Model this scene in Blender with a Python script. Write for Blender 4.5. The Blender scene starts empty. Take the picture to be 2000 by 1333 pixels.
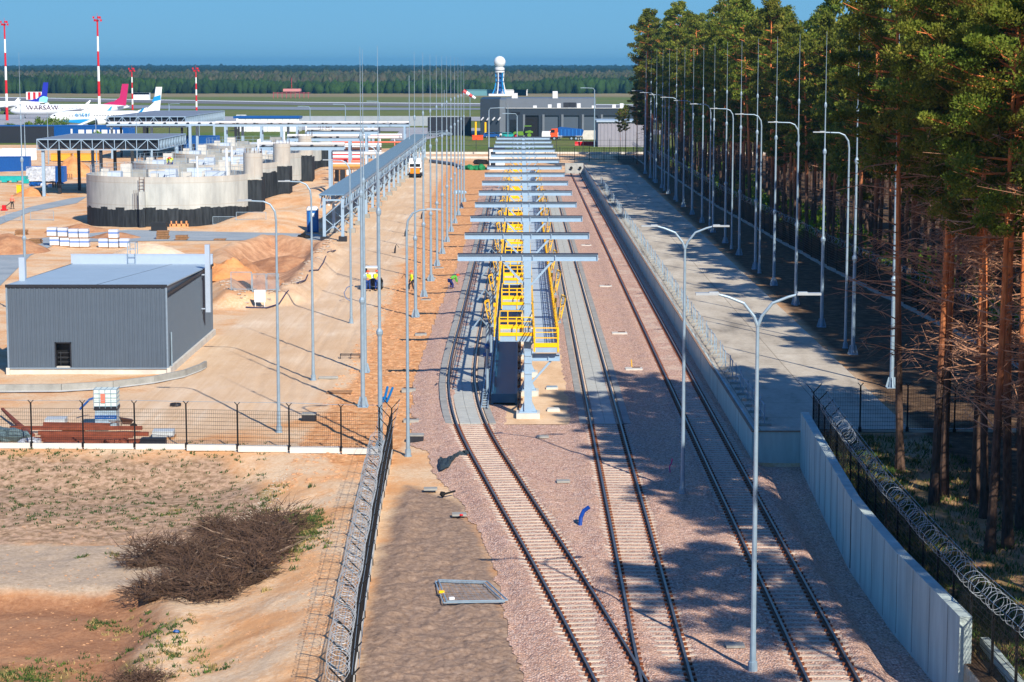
import bpy, math, random
import numpy as np
from mathutils import Vector, Matrix
random.seed(7); RNG=np.random.default_rng(11)
R=math.radians
sc=bpy.context.scene
# ---------------------------------------------------------------- camera, sky, sun, exposure
F=4200.; H=19.5
PT=math.atan((666.5-128)/F); YAW=math.atan(17/(F/math.cos(PT)))
cd=bpy.data.cameras.new('camera'); cam=bpy.data.objects.new('camera',cd); sc.collection.objects.link(cam)
cam.location=(0,0,H); cam.rotation_euler=(R(90)-PT,0,YAW)
cd.sensor_width=36; cd.lens=36*F/2000; cd.clip_start=.5; cd.clip_end=30000
sc.camera=cam
SUN_EL=35.; SUN_AZ=156.
w=bpy.data.worlds.new("World"); sc.world=w; w.use_nodes=True
nt=w.node_tree; bg=nt.nodes['Background']
sky=nt.nodes.new('ShaderNodeTexSky'); sky.sky_type='NISHITA'; sky.sun_disc=False
sky.sun_elevation=R(SUN_EL); sky.sun_rotation=R(SUN_AZ); sky.air_density=1.0; sky.dust_density=0.0; sky.ozone_density=4.0
hs=nt.nodes.new('ShaderNodeMix'); hs.data_type='RGBA'; hs.blend_type='MULTIPLY'; hs.inputs[0].default_value=1
hs.inputs[7].default_value=(.48,.78,1.0,1)
nt.links.new(sky.outputs[0],hs.inputs[6]); # clear spring sky: deepen the zenith and keep the horizon band an even mid blue
tcw=nt.nodes.new('ShaderNodeTexCoord'); spw=nt.nodes.new('ShaderNodeSeparateXYZ'); nt.links.new(tcw.outputs['Generated'],spw.inputs[0])
rw=nt.nodes.new('ShaderNodeValToRGB'); nt.links.new(spw.outputs[2],rw.inputs[0]); ew=rw.color_ramp.elements
for p_,c_ in ((.0,(.80,2.6,4.7)),(.012,(.90,2.8,5.1)),(.06,(.95,2.9,5.3)),(.5,(.40,1.5,4.4))): 
    e_=ew[0] if p_==0 else ew.new(p_); e_.position=p_; e_.color=c_+(1,)
ew[-1].color=(.3,1.05,3.5,1)
mw=nt.nodes.new('ShaderNodeMix'); mw.data_type='RGBA'; mw.inputs[0].default_value=.85; nt.links.new(hs.outputs[2],mw.inputs[6]); nt.links.new(rw.outputs[0],mw.inputs[7])
nt.links.new(mw.outputs[2],bg.inputs[0]); bg.inputs[1].default_value=.10
sl=bpy.data.lights.new('sun','SUN'); sl.energy=5.0; sl.angle=R(.5); sl.color=(1,.92,.79)
so=bpy.data.objects.new('sun',sl); sc.collection.objects.link(so)
sd=Vector((math.sin(R(SUN_AZ))*math.cos(R(SUN_EL)),math.cos(R(SUN_AZ))*math.cos(R(SUN_EL)),math.sin(R(SUN_EL))))
so.rotation_euler=sd.to_track_quat('Z','Y').to_euler(); so.location=sd*100
vs=sc.view_settings; vs.view_transform='Standard'; vs.look='None'; vs.gamma=1; vs.exposure=.42
try:
    sc.cycles.volume_bounces=0; sc.cycles.max_bounces=5; sc.cycles.transparent_max_bounces=8
except Exception: pass
# ---------------------------------------------------------------- helpers
def ray(x,y):
    cx=(x-1000)/F; cy=(666.5-y)/F
    fy=math.cos(PT);fz=-math.sin(PT)
    d=[cx, fy+cy*math.sin(PT), fz+cy*math.cos(PT)]
    c,s=math.cos(YAW),math.sin(YAW)
    return (c*d[0]-s*d[1], s*d[0]+c*d[1], d[2])
def G(x,y,z=0.):
    d=ray(x,y); t=(z-H)/d[2]; return (d[0]*t,d[1]*t)
def at(x,y,Y):
    d=ray(x,y); t=Y/d[1]; return (d[0]*t,Y,H+d[2]*t)
def lin(c): return tuple((v/255/12.92 if v/255<=.04045 else ((v/255+.055)/1.055)**2.4) for v in c)
ORD='first second third fourth fifth sixth seventh eighth ninth tenth eleventh twelfth thirteenth fourteenth fifteenth sixteenth seventeenth eighteenth nineteenth twentieth'.split()
def o_(i):
    if i<20: return ORD[i]
    return {20:'twenty first',21:'twenty second',22:'twenty third',23:'twenty fourth',24:'twenty fifth',25:'twenty sixth'}.get(i,'far')
COL=sc.collection
def tag(o,label=None,cat=None,group=None,kind=None):
    if label: o['label']=label
    if cat: o['category']=cat
    if group: o['group']=group
    if kind: o['kind']=kind
    return o
def empty(name,loc,rz=0.,label=None,cat=None,group=None):
    o=bpy.data.objects.new(name,None); COL.objects.link(o); o.location=loc; o.rotation_euler=(0,0,rz)
    o.empty_display_size=.3
    return tag(o,label,cat,group)
def dup(o,loc=None,rz=None,label=None,group=None,scale=None,parent=None):
    c=o.copy(); COL.objects.link(c)
    if parent is not None: c.parent=parent
    if loc is not None: c.location=loc
    if rz is not None: c.rotation_euler=(0,0,rz)
    if label: c['label']=label
    if group: c['group']=group
    if scale: c.scale=(scale,)*3 if not hasattr(scale,'__len__') else scale
    for ch in list(o.children): dup(ch,parent=c)
    return c
class MB:
    def __init__(s): s.v=[]; s.f=[]; s.m=[]; s.mi=0
    def add(s,vs,fs):
        n=len(s.v); s.v.extend([tuple(p) for p in vs]); s.f.extend([tuple(i+n for i in f) for f in fs]); s.m.extend([s.mi]*len(fs)); return s
    def box(s,x0,x1,y0,y1,z0,z1):
        return s.add([(x0,y0,z0),(x1,y0,z0),(x1,y1,z0),(x0,y1,z0),(x0,y0,z1),(x1,y0,z1),(x1,y1,z1),(x0,y1,z1)],
          [(0,3,2,1),(4,5,6,7),(0,1,5,4),(1,2,6,5),(2,3,7,6),(3,0,4,7)])
    def obox(s,c,size,rz=0,rx=0,ry=0):
        m=Matrix.Translation(c)@Matrix.Rotation(rz,4,'Z')@Matrix.Rotation(ry,4,'Y')@Matrix.Rotation(rx,4,'X')
        a,b,d=[v/2 for v in size]; P=[(-a,-b,-d),(a,-b,-d),(a,b,-d),(-a,b,-d),(-a,-b,d),(a,-b,d),(a,b,d),(-a,b,d)]
        return s.add([m@Vector(p) for p in P],[(0,3,2,1),(4,5,6,7),(0,1,5,4),(1,2,6,5),(2,3,7,6),(3,0,4,7)])
    def bar(s,a,b,wd,hd=None):
        hd=hd or wd; a=Vector(a);b=Vector(b);d=b-a;L=d.length
        if L<1e-6: return s
        q=d.to_track_quat('Y','Z').to_matrix().to_4x4(); m=Matrix.Translation((a+b)/2)@q
        x,y,z=wd/2,L/2,hd/2; P=[(-x,-y,-z),(x,-y,-z),(x,y,-z),(-x,y,-z),(-x,-y,z),(x,-y,z),(x,y,z),(-x,y,z)]
        return s.add([m@Vector(p) for p in P],[(0,3,2,1),(4,5,6,7),(0,1,5,4),(1,2,6,5),(2,3,7,6),(3,0,4,7)])
    def tube(s,pts,r,n=6,cap=True):
        pts=[Vector(p) for p in pts]; k=len(pts)
        if not hasattr(r,'__len__'): r=[r]*k
        vs=[];fs=[]; up=None
        for i,p in enumerate(pts):
            d=(pts[min(i+1,k-1)]-pts[max(i-1,0)])
            if d.length<1e-9: d=Vector((0,0,1))
            d.normalize()
            if up is None: up=Vector((1,0,0)) if abs(d.x)<.9 else Vector((0,1,0))
            a=d.cross(up); 
            if a.length<1e-6: a=d.orthogonal()
            a.normalize(); b=d.cross(a).normalized(); up=-b if False else up
            for j in range(n):
                t=2*math.pi*j/n; vs.append(p+(a*math.cos(t)+b*math.sin(t))*r[i])
        for i in range(k-1):
            for j in range(n):
                j2=(j+1)%n; fs.append((i*n+j,i*n+j2,(i+1)*n+j2,(i+1)*n+j))
        if cap: fs.append(tuple(range(n-1,-1,-1))); fs.append(tuple((k-1)*n+j for j in range(n)))
        return s.add(vs,fs)
    def lathe(s,prof,n=16,c=(0,0,0),cap=True):
        vs=[];fs=[];k=len(prof)
        for r,z in prof:
            for j in range(n):
                t=2*math.pi*j/n; vs.append((c[0]+r*math.cos(t),c[1]+r*math.sin(t),c[2]+z))
        for i in range(k-1):
            for j in range(n):
                j2=(j+1)%n; fs.append((i*n+j,i*n+j2,(i+1)*n+j2,(i+1)*n+j))
        if cap:
            if prof[0][0]>1e-4: fs.append(tuple(range(n-1,-1,-1)))
            if prof[-1][0]>1e-4: fs.append(tuple((k-1)*n+j for j in range(n)))
        return s.add(vs,fs)
    def prism(s,poly,z0,z1):
        n=len(poly); vs=[(x,y,z0) for x,y in poly]+[(x,y,z1) for x,y in poly]
        return s.add(vs,[tuple(range(n-1,-1,-1)),tuple(range(n,2*n))]+[(i,(i+1)%n,n+(i+1)%n,n+i) for i in range(n)])
    def extr(s,poly,ax,t0,t1):
        # poly in the plane normal to ax ('X': (y,z), 'Y': (x,z)), thickness t0..t1
        n=len(poly)
        if ax=='X': vs=[(t0,a,b) for a,b in poly]+[(t1,a,b) for a,b in poly]
        else: vs=[(a,t0,b) for a,b in poly]+[(a,t1,b) for a,b in poly]
        return s.add(vs,[tuple(range(n-1,-1,-1)),tuple(range(n,2*n))]+[(i,(i+1)%n,n+(i+1)%n,n+i) for i in range(n)])
    def blob(s,c,r,n=8,j=.2):
        vs=[];fs=[];k=max(4,n//2); c=Vector(c)
        rr=r if hasattr(r,'__len__') else (r,r,r)
        for i in range(k+1):
            ph=math.pi*i/k
            for q in range(n):
                t=2*math.pi*q/n; u=1+random.uniform(-j,j) if 0<i<k else 1
                vs.append(c+Vector((rr[0]*math.sin(ph)*math.cos(t)*u,rr[1]*math.sin(ph)*math.sin(t)*u,rr[2]*math.cos(ph)*u)))
        for i in range(k):
            for q in range(n):
                q2=(q+1)%n; fs.append((i*n+q,(i+1)*n+q,(i+1)*n+q2,i*n+q2))
        return s.add(vs,fs)
    def build(s,name,mats,parent=None,smooth=False,recalc=True):
        me=bpy.data.meshes.new(name); me.from_pydata(s.v,[],s.f)
        if not isinstance(mats,(list,tuple)): mats=[mats]
        for m in mats: me.materials.append(m)
        if len(mats)>1: me.polygons.foreach_set('material_index',s.m)
        if recalc:
            import bmesh
            bm=bmesh.new(); bm.from_mesh(me); bmesh.ops.recalc_face_normals(bm,faces=bm.faces); bm.to_mesh(me); bm.free()
        if smooth: me.polygons.foreach_set('use_smooth',[True]*len(me.polygons)); 
        me.update(); o=bpy.data.objects.new(name,me); COL.objects.link(o)
        if parent is not None: o.parent=parent
        return o
def autosmooth(o,ang=35):
    try:
        me=o.data; me.polygons.foreach_set('use_smooth',[True]*len(me.polygons))
        me.set_sharp_from_angle(angle=R(ang))
    except Exception: pass
    return o
def text_mesh(name,txt,size,mat,parent,loc,rot,ext=.01,sx=1):
    cu=bpy.data.curves.new(name,'FONT'); cu.body=txt; cu.size=size; cu.extrude=ext; cu.align_x='CENTER'; cu.align_y='CENTER'
    t=bpy.data.objects.new(name,cu); COL.objects.link(t); bpy.context.view_layer.update()
    me=bpy.data.meshes.new_from_object(t.evaluated_get(bpy.context.evaluated_depsgraph_get())); bpy.data.objects.remove(t)
    me.materials.clear(); me.materials.append(mat)
    o=bpy.data.objects.new(name,me); COL.objects.link(o); o.parent=parent; o.location=loc; o.rotation_euler=rot; o.scale=(sx,1,1)
    return o
# ---------------------------------------------------------------- materials
MATS={}
def M(name,col,rough=.6,metal=0,var=.12,scale=4.,bump=0.,bscale=25.,stretch=None,spec=.4,col2=None,streak=0):
    if name in MATS: return MATS[name]
    m=bpy.data.materials.new(name); m.use_nodes=True; n=m.node_tree.nodes; l=m.node_tree.links; b=n['Principled BSDF']
    c=lin(col); b.inputs['Roughness'].default_value=rough; b.inputs['Metallic'].default_value=metal
    b.inputs['Specular IOR Level'].default_value=spec
    tc=n.new('ShaderNodeTexCoord'); mp=n.new('ShaderNodeMapping'); l.new(tc.outputs['Object'],mp.inputs[0])
    if stretch: mp.inputs['Scale'].default_value=stretch
    nz=n.new('ShaderNodeTexNoise'); nz.inputs['Scale'].default_value=scale; nz.inputs['Detail'].default_value=5; nz.inputs['Roughness'].default_value=.65
    l.new(mp.outputs[0],nz.inputs[0])
    cr=n.new('ShaderNodeValToRGB'); l.new(nz.outputs[0],cr.inputs[0]); l.new(cr.outputs[0],b.inputs['Base Color'])
    c2=lin(col2) if col2 else tuple(min(1,v*(1+var)) for v in c); c1=tuple(v*(1-var) for v in c)
    cr.color_ramp.elements[0].position=.3; cr.color_ramp.elements[1].position=.7
    cr.color_ramp.elements[0].color=c1+(1,); cr.color_ramp.elements[1].color=c2+(1,)
    if bump:
        n2=n.new('ShaderNodeTexNoise'); n2.inputs['Scale'].default_value=bscale; n2.inputs['Detail'].default_value=4; l.new(mp.outputs[0],n2.inputs[0])
        bp=n.new('ShaderNodeBump'); bp.inputs['Strength'].default_value=bump; bp.inputs['Distance'].default_value=.05
        l.new(n2.outputs[0],bp.inputs['Height']); l.new(bp.outputs[0],b.inputs['Normal'])
    MATS[name]=m; return m
galv=M('galvanised steel',(142,164,182),.5,.25,.12,3)
bluesteel=M('blue grey painted steel',(150,176,200),.45,.1,.06,2)
darksteel=M('dark steel',(45,48,56),.5,.3,.2,6)
blacksteel=M('black coated steel',(22,23,26),.45,.2,.2,6)
yellow=M('yellow paint',(250,190,5),.42,0,.07,3)
rust=M('rusty rail steel',(92,62,50),.6,.35,.3,8)
railtop=M('worn rail head',(120,112,108),.35,.7,.2,10)
clipm=M('rusty clips',(120,66,36),.7,.2,.3,30)
conc=M('light concrete',(198,195,188),.85,0,.14,1.2,.15,30)
concd=M('grey concrete',(150,150,146),.85,0,.2,1.5,.2,30)
slabm=M('precast slab',(176,178,172),.8,0,.12,2.5,.1,20)
white=M('white paint',(222,226,230),.45,0,.04,3)
offwhite=M('off white sheet',(214,216,220),.5,0,.06,2)
red=M('red paint',(200,20,30),.45,0,.08,3)
deckm=M('blue grey deck sheet',(118,150,174),.5,.1,.1,.6)
wood=M('weathered timber',(150,112,78),.8,0,.3,6,.2,30)
bluem=M('blue paint',(14,78,150),.4,0,.1,3)
blued=M('deep blue coating',(14,52,96),.45,0,.15,2)
teal=M('teal tarpaulin',(20,160,160),.5,0,.15,2)
tarp=M('crumpled grey plastic',(176,182,192),.35,0,.35,3,.6,4)
glass=M('dark window glass',(20,28,36),.12,0,.2,3,spec=.8)
rubber=M('black rubber',(18,18,18),.8,0,.2,5)
orange=M('orange paint',(226,80,30),.45,0,.1,3)
greenp=M('green paint',(110,150,30),.45,0,.1,3)
blackm=M('bitumen black coating',(30,33,38),.7,0,.25,2,.2,20)
skin=M('skin',(190,140,110),.6,0,.05,3)
hivis=M('yellow hi vis fabric',(215,235,20),.6,0,.05,3)
navy=M('navy work trousers',(22,60,130),.8,0,.1,3)
darkcl=M('dark work trousers',(52,48,48),.8,0,.1,3)
# ---------------------------------------------------------------- terrain
def sstep(a,b,x): 
    t=np.clip((x-a)/(b-a),0,1); return t*t*(3-2*t)
def vnoise(X,Y,s,seed=0):
    # value noise, numpy
    x=X/s; y=Y/s; xi=np.floor(x).astype(np.int64); yi=np.floor(y).astype(np.int64); fx=x-xi; fy=y-yi
    fx=fx*fx*(3-2*fx); fy=fy*fy*(3-2*fy)
    def h(a,b):
        n=(a*374761393+b*668265263+seed*1442695041)&0x7fffffff
        n=((n^(n>>13))*1274126177)&0x7fffffff
        return ((n^(n>>16))&0xffff)/65535.
    return (h(xi,yi)*(1-fx)+h(xi+1,yi)*fx)*(1-fy)+(h(xi,yi+1)*(1-fx)+h(xi+1,yi+1)*fx)*fy
def fbm(X,Y,s,seed=0,o=4):
    r=0;a=1;t=0
    for i in range(o): r=r+a*vnoise(X,Y,s/2**i,seed+i*17); t+=a; a*=.5
    return r/t-.5
def sdist(X,Y,poly):
    # signed distance-ish (positive inside)
    X=np.asarray(X,float);Y=np.asarray(Y,float); d=np.full(X.shape,1e9); ins=np.zeros(X.shape,bool); n=len(poly)
    for i in range(n):
        x0,y0=poly[i]; x1,y1=poly[(i+1)%n]; dx,dy=x1-x0,y1-y0; L=dx*dx+dy*dy+1e-12
        t=np.clip(((X-x0)*dx+(Y-y0)*dy)/L,0,1); d=np.minimum(d,np.hypot(X-x0-t*dx,Y-y0-t*dy))
        c=((y0>Y)!=(y1>Y)); 
        with np.errstate(divide='ignore',invalid='ignore'): xc=x0+(Y-y0)*dx/(dy if dy!=0 else 1e-12)
        ins^=(c&(X<xc))
    return np.where(ins,d,-d)
def PX(*pts,z=0.): return [G(x,y,z) for x,y in pts]
WALLX=11.5
TW=[(13.9,105.4),(13.35,92),(13.0,83),(13.1,74),(13.5,64.5)]   # tall wall (left face) X at Y
def twx(Y): return np.interp(Y,[64.5,74,83,92,105.4],[13.5,13.1,13.0,13.35,13.9])
soil_poly=PX((795,948),(840,962),(905,985),(935,1040),(960,1100),(985,1180),(1012,1250),(1035,1333),(1045,1400),(680,1400),(700,1250),(722,1160),(745,1080),(765,1000))
bank_poly=PX((-300,884),(440,890),(520,935),(500,985),(430,1010),(-300,1012))
pale_poly=PX((-300,1008),(430,1012),(360,1060),(250,1092),(-300,1092))
pit_poly=PX((-300,1092),(220,1090),(300,1105),(330,1150),(280,1200),(270,1262),(120,1290),(-300,1285))
road_poly=PX((560,1),(0,0)) if False else [(-17,112),(-12.2,118),(-11.2,135),(-11.5,160),(-12,200),(-13,260),(-14.5,340),(-15,470),(-23,470),(-20,340),(-19.2,240),(-20.5,200),(-22,160),(-22.5,128),(-33,118),(-60,118),(-60,111),(-30,111)]
rough_poly=[(-11.5,110),(-10.3,135),(-10.6,170),(-11.5,220),(-13.5,330),(-14,440),(-6,440),(-6,115),(-6.2,104),(-9,104)]
exc_poly=PX((430,505),(520,478),(640,490),(610,540),(560,590),(450,600),(440,560))
grass_polyR=[(15.5,58),(16.5,105),(40,105),(40,58)]
def height(X,Y):
    z=.05*fbm(X,Y,3.,1)+.05*fbm(X,Y,.8,5)
    ru=sdist(X,Y,road_poly); u_=(X-np.interp(Y,[110,118,135,200,340,470],[-13,-14,-15.5,-16.5,-17,-19])); z=z-.05*sstep(0,1,ru)*(np.exp(-((np.abs(u_)-.95)/.22)**2)+np.exp(-((np.abs(u_-2.6)-.9)/.2)**2))*(.6+fbm(X,Y,5,55))
    # left lower ground
    f2=np.interp(Y,[60,66.5,92,107.5],[-5.2,-5.31,-6.16,-6.5])-1.0
    low=sstep(108.2,102.5,Y)*sstep(0,5.5,f2-X-1.2*sstep(95,108,Y)*3)
    z=z-1.35*low*(.85+.5*fbm(X,Y,6,9))
    z=z-.75*sstep(-.6,1.6,sdist(X,Y,pit_poly))+.0
    z=z+.16*sstep(-3,0,f2-X)*sstep(110,100,Y)*fbm(X,Y,1.3,33)
    # soil mound
    sdv=sdist(X,Y,soil_poly); z=z+np.where(sdv>-.5,sstep(-.4,1.2,sdv)*(.06+.20*fbm(X,Y,1.4,21)+.2*fbm(X,Y,.4,22)),0)
    rx=np.interp(Y,[66,75,80,85,90,97],[-4.6,-4.6,-4.7,-4.6,-4.75,-5.1]); z=z+.45*np.exp(-((X-rx)/.55)**2)*.3*sstep(62,74,Y)*sstep(98,95,Y)*(.7+1.6*fbm(X,Y,1.0,4)+.6*fbm(X,Y,.35,7))
    # rough sand along masts
    z=z+.30*sstep(-.3,1.2,sdist(X,Y,rough_poly))*fbm(X,Y,2.6,3)
    # excavation with berm
    e=sdist(X,Y,exc_poly); z=z+sstep(-2.5,0,e)*sstep(2.2,.3,e)*1.25*(.8+1.0*fbm(X,Y,4,8))-sstep(1,4,e)*1.0
    # slopes beside the tanks, right side
    tk=sstep(-33.5,-27.5,X); tk=np.minimum(sstep(-40,-33,X),sstep(-23.5,-29,X))*sstep(245,262,Y)*sstep(450,400,Y); z=z+tk*(1.7+3.4*fbm(X,Y,13,12))
    # hollow around the first tank
    r=np.hypot(X+43.2,Y-269); z=z-1.0*sstep(17,12.3,r)*sstep(262,250,Y)*0
    # sandy unevenness on the site at left
    z=z+sstep(-22,-27,X)*sstep(160,180,Y)*sstep(470,440,Y)*.9*fbm(X,Y,11,14)
    # right raised land
    up=np.where(Y>=105.55,(X>WALLX+.12).astype(float),(X>twx(Y)+.15).astype(float)); up=up*(Y<395)
    rl=1.35+.12*fbm(X,Y,2.2,6)+sstep(27,45,X)*.5*fbm(X,Y,9,2); rl=np.where(Y<105.5,rl-.1,rl)
    rl=np.where((Y>105.3)&(X<19.6),1.32,rl)
    z=np.where(up>0,rl,z)
    # beside the wall the ballast drops
    z=np.where((up==0)&(X>10.8)&(Y<105.6),z-.45,z)
    z=z*sstep(560,480,Y)+np.where(up>0,0,0)
    return z
ROADS=[PX((-60,520),(40,470),(250,450),(330,452),(620,458),(640,470),(300,472),(120,474),(60,500),(0,560)),PX((-60,430),(0,425),(60,405),(140,388),(170,385),(150,398),(60,415),(0,440),(-60,450))]
height0=height
def height(X,Y):
    z=height0(X,Y)
    for p in ROADS: k=sstep(-3,-.2,sdist(X,Y,p)) if np.size(X)>1 or abs(float(np.ravel(X)[0])+38)<45 else 0*X; z=z*(1-k)+.02*k
    return z
def zg(x,y): return float(height(np.array([float(x)]),np.array([float(y)]))[0])
def attr_color(me,name,arr):
    a=me.color_attributes.new(name,'FLOAT_COLOR','POINT'); a.data.foreach_set('color',arr.astype(np.float32).ravel())
def grid_obj(name,X,Y,Z,mat,keep=None):
    ny,nx=X.shape; idx=np.arange(ny*nx).reshape(ny,nx)
    q=np.stack([idx[:-1,:-1],idx[:-1,1:],idx[1:,1:],idx[1:,:-1]],-1).reshape(-1,4)
    co=np.stack([X,Y,Z],-1).reshape(-1,3)
    if keep is not None:
        k=(keep[:-1,:-1]|keep[:-1,1:]|keep[1:,1:]|keep[1:,:-1]).ravel(); q=q[k]
        used=np.unique(q); rm=np.full(ny*nx,-1); rm[used]=np.arange(len(used)); q=rm[q]; co=co[used]
    else: used=np.arange(ny*nx)
    me=bpy.data.meshes.new(name); me.vertices.add(len(co)); me.vertices.foreach_set('co',co.astype(np.float32).ravel())
    me.loops.add(q.size); me.loops.foreach_set('vertex_index',q.astype(np.int32).ravel())
    me.polygons.add(len(q)); me.polygons.foreach_set('loop_start',(np.arange(len(q))*4).astype(np.int32))
    me.polygons.foreach_set('use_smooth',np.ones(len(q),bool)); me.update(calc_edges=True); me.materials.append(mat)
    o=bpy.data.objects.new(name,me); COL.objects.link(o); return o,used
# node helpers for the ground
class NT:
    def __init__(s,name):
        s.m=bpy.data.materials.new(name); s.m.use_nodes=True; s.n=s.m.node_tree.nodes; s.l=s.m.node_tree.links; s.b=s.n['Principled BSDF']
        s.tc=s.n.new('ShaderNodeTexCoord').outputs['Object']; s.b.inputs['Roughness'].default_value=.9; s.b.inputs['Specular IOR Level'].default_value=.15
    def noise(s,scale,detail=5,stretch=None,rough=.6):
        v=s.tc
        if stretch:
            mp=s.n.new('ShaderNodeMapping'); mp.inputs['Scale'].default_value=stretch; s.l.new(v,mp.inputs[0]); v=mp.outputs[0]
        z=s.n.new('ShaderNodeTexNoise'); z.inputs['Scale'].default_value=scale; z.inputs['Detail'].default_value=detail; z.inputs['Roughness'].default_value=rough
        s.l.new(v,z.inputs[0]); return z.outputs[0]
    def vor(s,scale,out='Color',feature='F1'):
        z=s.n.new('ShaderNodeTexVoronoi'); z.inputs['Scale'].default_value=scale; z.feature=feature; s.l.new(s.tc,z.inputs[0]); return z.outputs[out]
    def ramp(s,v,stops):
        r=s.n.new('ShaderNodeValToRGB'); s.l.new(v,r.inputs[0]); e=r.color_ramp.elements
        while len(e)<len(stops): e.new(.5)
        for i,(p,c) in enumerate(stops): e[i].position=p; e[i].color=(lin(c) if max(c)>1 else c)+(1,)
        return r.outputs[0]
    def mix(s,f,a,b,bl='MIX'):
        x=s.n.new('ShaderNodeMix'); x.data_type='RGBA'; x.blend_type=bl
        for k,v in ((0,f),(6,a),(7,b)):
            if isinstance(v,(int,float)): x.inputs[k].default_value=v
            elif isinstance(v,tuple): x.inputs[k].default_value=(lin(v) if max(v)>1 else v)+(1,)
            else: s.l.new(v,x.inputs[k])
        return x.outputs[2]
    def math(s,op,a,b=0.,clamp=False):
        x=s.n.new('ShaderNodeMath'); x.operation=op; x.use_clamp=clamp
        for k,v in ((0,a),(1,b)):
            if isinstance(v,(int,float)): x.inputs[k].default_value=v
            else: s.l.new(v,x.inputs[k])
        return x.outputs[0]
    def attr(s,name):
        a=s.n.new('ShaderNodeAttribute'); a.attribute_name=name; sp=s.n.new('ShaderNodeSeparateColor'); s.l.new(a.outputs['Color'],sp.inputs[0]); return sp.outputs[0],sp.outputs[1],sp.outputs[2],a.outputs['Alpha']
    def edge(s,mask,noise,w=.12,amp=.8):
        # break a soft mask up with noise
        t=s.math('ADD',mask,s.math('MULTIPLY',s.math('SUBTRACT',noise,.5),amp)); mr=s.n.new('ShaderNodeMapRange'); mr.inputs[1].default_value=.5-w; mr.inputs[2].default_value=.5+w; s.l.new(t,mr.inputs[0]); return mr.outputs[0]
    def bump(s,h,st=.5,d=.05,prev=None):
        b=s.n.new('ShaderNodeBump'); b.inputs['Strength'].default_value=st; b.inputs['Distance'].default_value=d; s.l.new(h,b.inputs['Height'])
        if prev is not None: s.l.new(prev,b.inputs['Normal'])
        return b.outputs[0]
    def out(s,c,nrm=None):
        s.l.new(c,s.b.inputs['Base Color'])
        if nrm is not None: s.l.new(nrm,s.b.inputs['Normal'])
        return s.m
def ground_mat():
    t=NT('site ground'); r3,g3,b3,a3=t.attr('mc'); r1,g1,b1,a1=t.attr('ma'); r2,g2,b2,a2=t.attr('mb')
    big=t.noise(.09,6); mid=t.noise(.6,6); fine=t.noise(5,5,rough=.75); grain=t.noise(28,3); streak=t.noise(.55,5,(1.8,.22,1)); hs_=t.noise(.35,5,(.5,1.6,1))
    sand=t.ramp(mid,[(.28,(200,146,100)),(.5,(218,172,128)),(.72,(234,202,164))])
    sand=t.mix(t.math('MULTIPLY',t.edge(big,mid,.15,.5),.5),sand,(200,140,92))
    sand=t.mix(t.edge(t.noise(.22,6),fine,.1,.35),sand,t.ramp(fine,[(.3,(206,176,144)),(.7,(230,206,178))]))
    sand=t.mix(.35,sand,t.ramp(grain,[(.3,(120,90,66)),(.7,(250,225,196))]),'SOFT_LIGHT')
    road=t.ramp(streak,[(.3,(216,188,156)),(.55,(230,208,182)),(.75,(242,228,208))])
    road=t.mix(.45,road,t.ramp(t.noise(1.,5,(5.,.07,1),.7),[(.35,(96,84,70)),(.5,(150,140,128)),(.65,(210,204,196))]),'SOFT_LIGHT')
    road=t.mix(t.edge(big,fine,.2,.3),road,t.ramp(fine,[(.3,(196,158,120)),(.7,(218,186,150))]))
    c=t.mix(t.edge(b1,mid,.15,.5),sand,road)
    rgh=t.ramp(t.noise(1.6,6,rough=.7),[(.3,(176,118,74)),(.5,(212,154,104)),(.72,(232,186,140))]); rgh=t.mix(.5,rgh,t.ramp(t.vor(3.,'Distance'),[(.1,(90,70,60)),(.45,(200,200,200))]),'SOFT_LIGHT')
    c=t.mix(t.edge(r3,mid,.12,.6),c,rgh)
    exc=t.ramp(t.noise(.8,6,rough=.7),[(.3,(150,112,88)),(.5,(192,144,108)),(.72,(222,180,144))]); c=t.mix(t.edge(g3,mid,.2,.6),c,exc)
    soil=t.ramp(fine,[(.3,(112,92,78)),(.52,(152,128,110)),(.75,(182,158,140))])
    c=t.mix(t.edge(r1,mid,.16,.6),c,soil)
    bank=t.ramp(fine,[(.3,(154,122,98)),(.5,(188,156,130)),(.7,(206,176,150))])
    bank=t.mix(t.edge(t.noise(2.6,4),fine,.05,.5),bank,t.ramp(fine,[(.4,(122,98,74)),(.6,(166,138,110))]))
    c=t.mix(t.edge(r2,mid,.2,.7),c,bank)
    pit=t.ramp(hs_,[(.3,(140,92,62)),(.5,(166,116,82)),(.7,(184,138,102))])
    pit=t.mix(.4,pit,t.ramp(fine,[(.3,(110,74,52)),(.7,(200,156,120))]))
    c=t.mix(t.edge(g2,mid,.2,.6),c,pit)
    pale=t.ramp(fine,[(.3,(158,136,112)),(.6,(190,170,148)),(.8,(206,186,164))])
    c=t.mix(t.edge(b2,mid,.1,.5),c,pale)
    gr=t.ramp(t.noise(.5,6),[(.3,(58,84,20)),(.5,(84,108,34)),(.72,(116,130,56))])
    gr=t.mix(t.edge(t.noise(.02,5,(.35,1.6,1)),mid,.2,.3),gr,t.ramp(fine,[(.3,(98,98,50)),(.7,(128,122,74))]))
    c=t.mix(t.edge(g1,mid,.1,.4),c,gr)
    litter=t.ramp(t.noise(1.4,6,rough=.7),[(.3,(60,44,32)),(.5,(92,72,54)),(.72,(140,112,84))])
    c=t.mix(a2,c,litter)
    tan=t.ramp(t.noise(.03,5,(.3,1,1)),[(.3,(120,110,74)),(.7,(148,134,98))])
    c=t.mix(a1,c,tan)
    n=t.bump(mid,.28,.2); n=t.bump(fine,.7,.07,n); n=t.bump(grain,.6,.03,n)
    return t.out(c,n)
rows=[-150,-60,0,25,45]; y=57.
while y<620: rows.append(y); y+=.10*(y/65)**2
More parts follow.
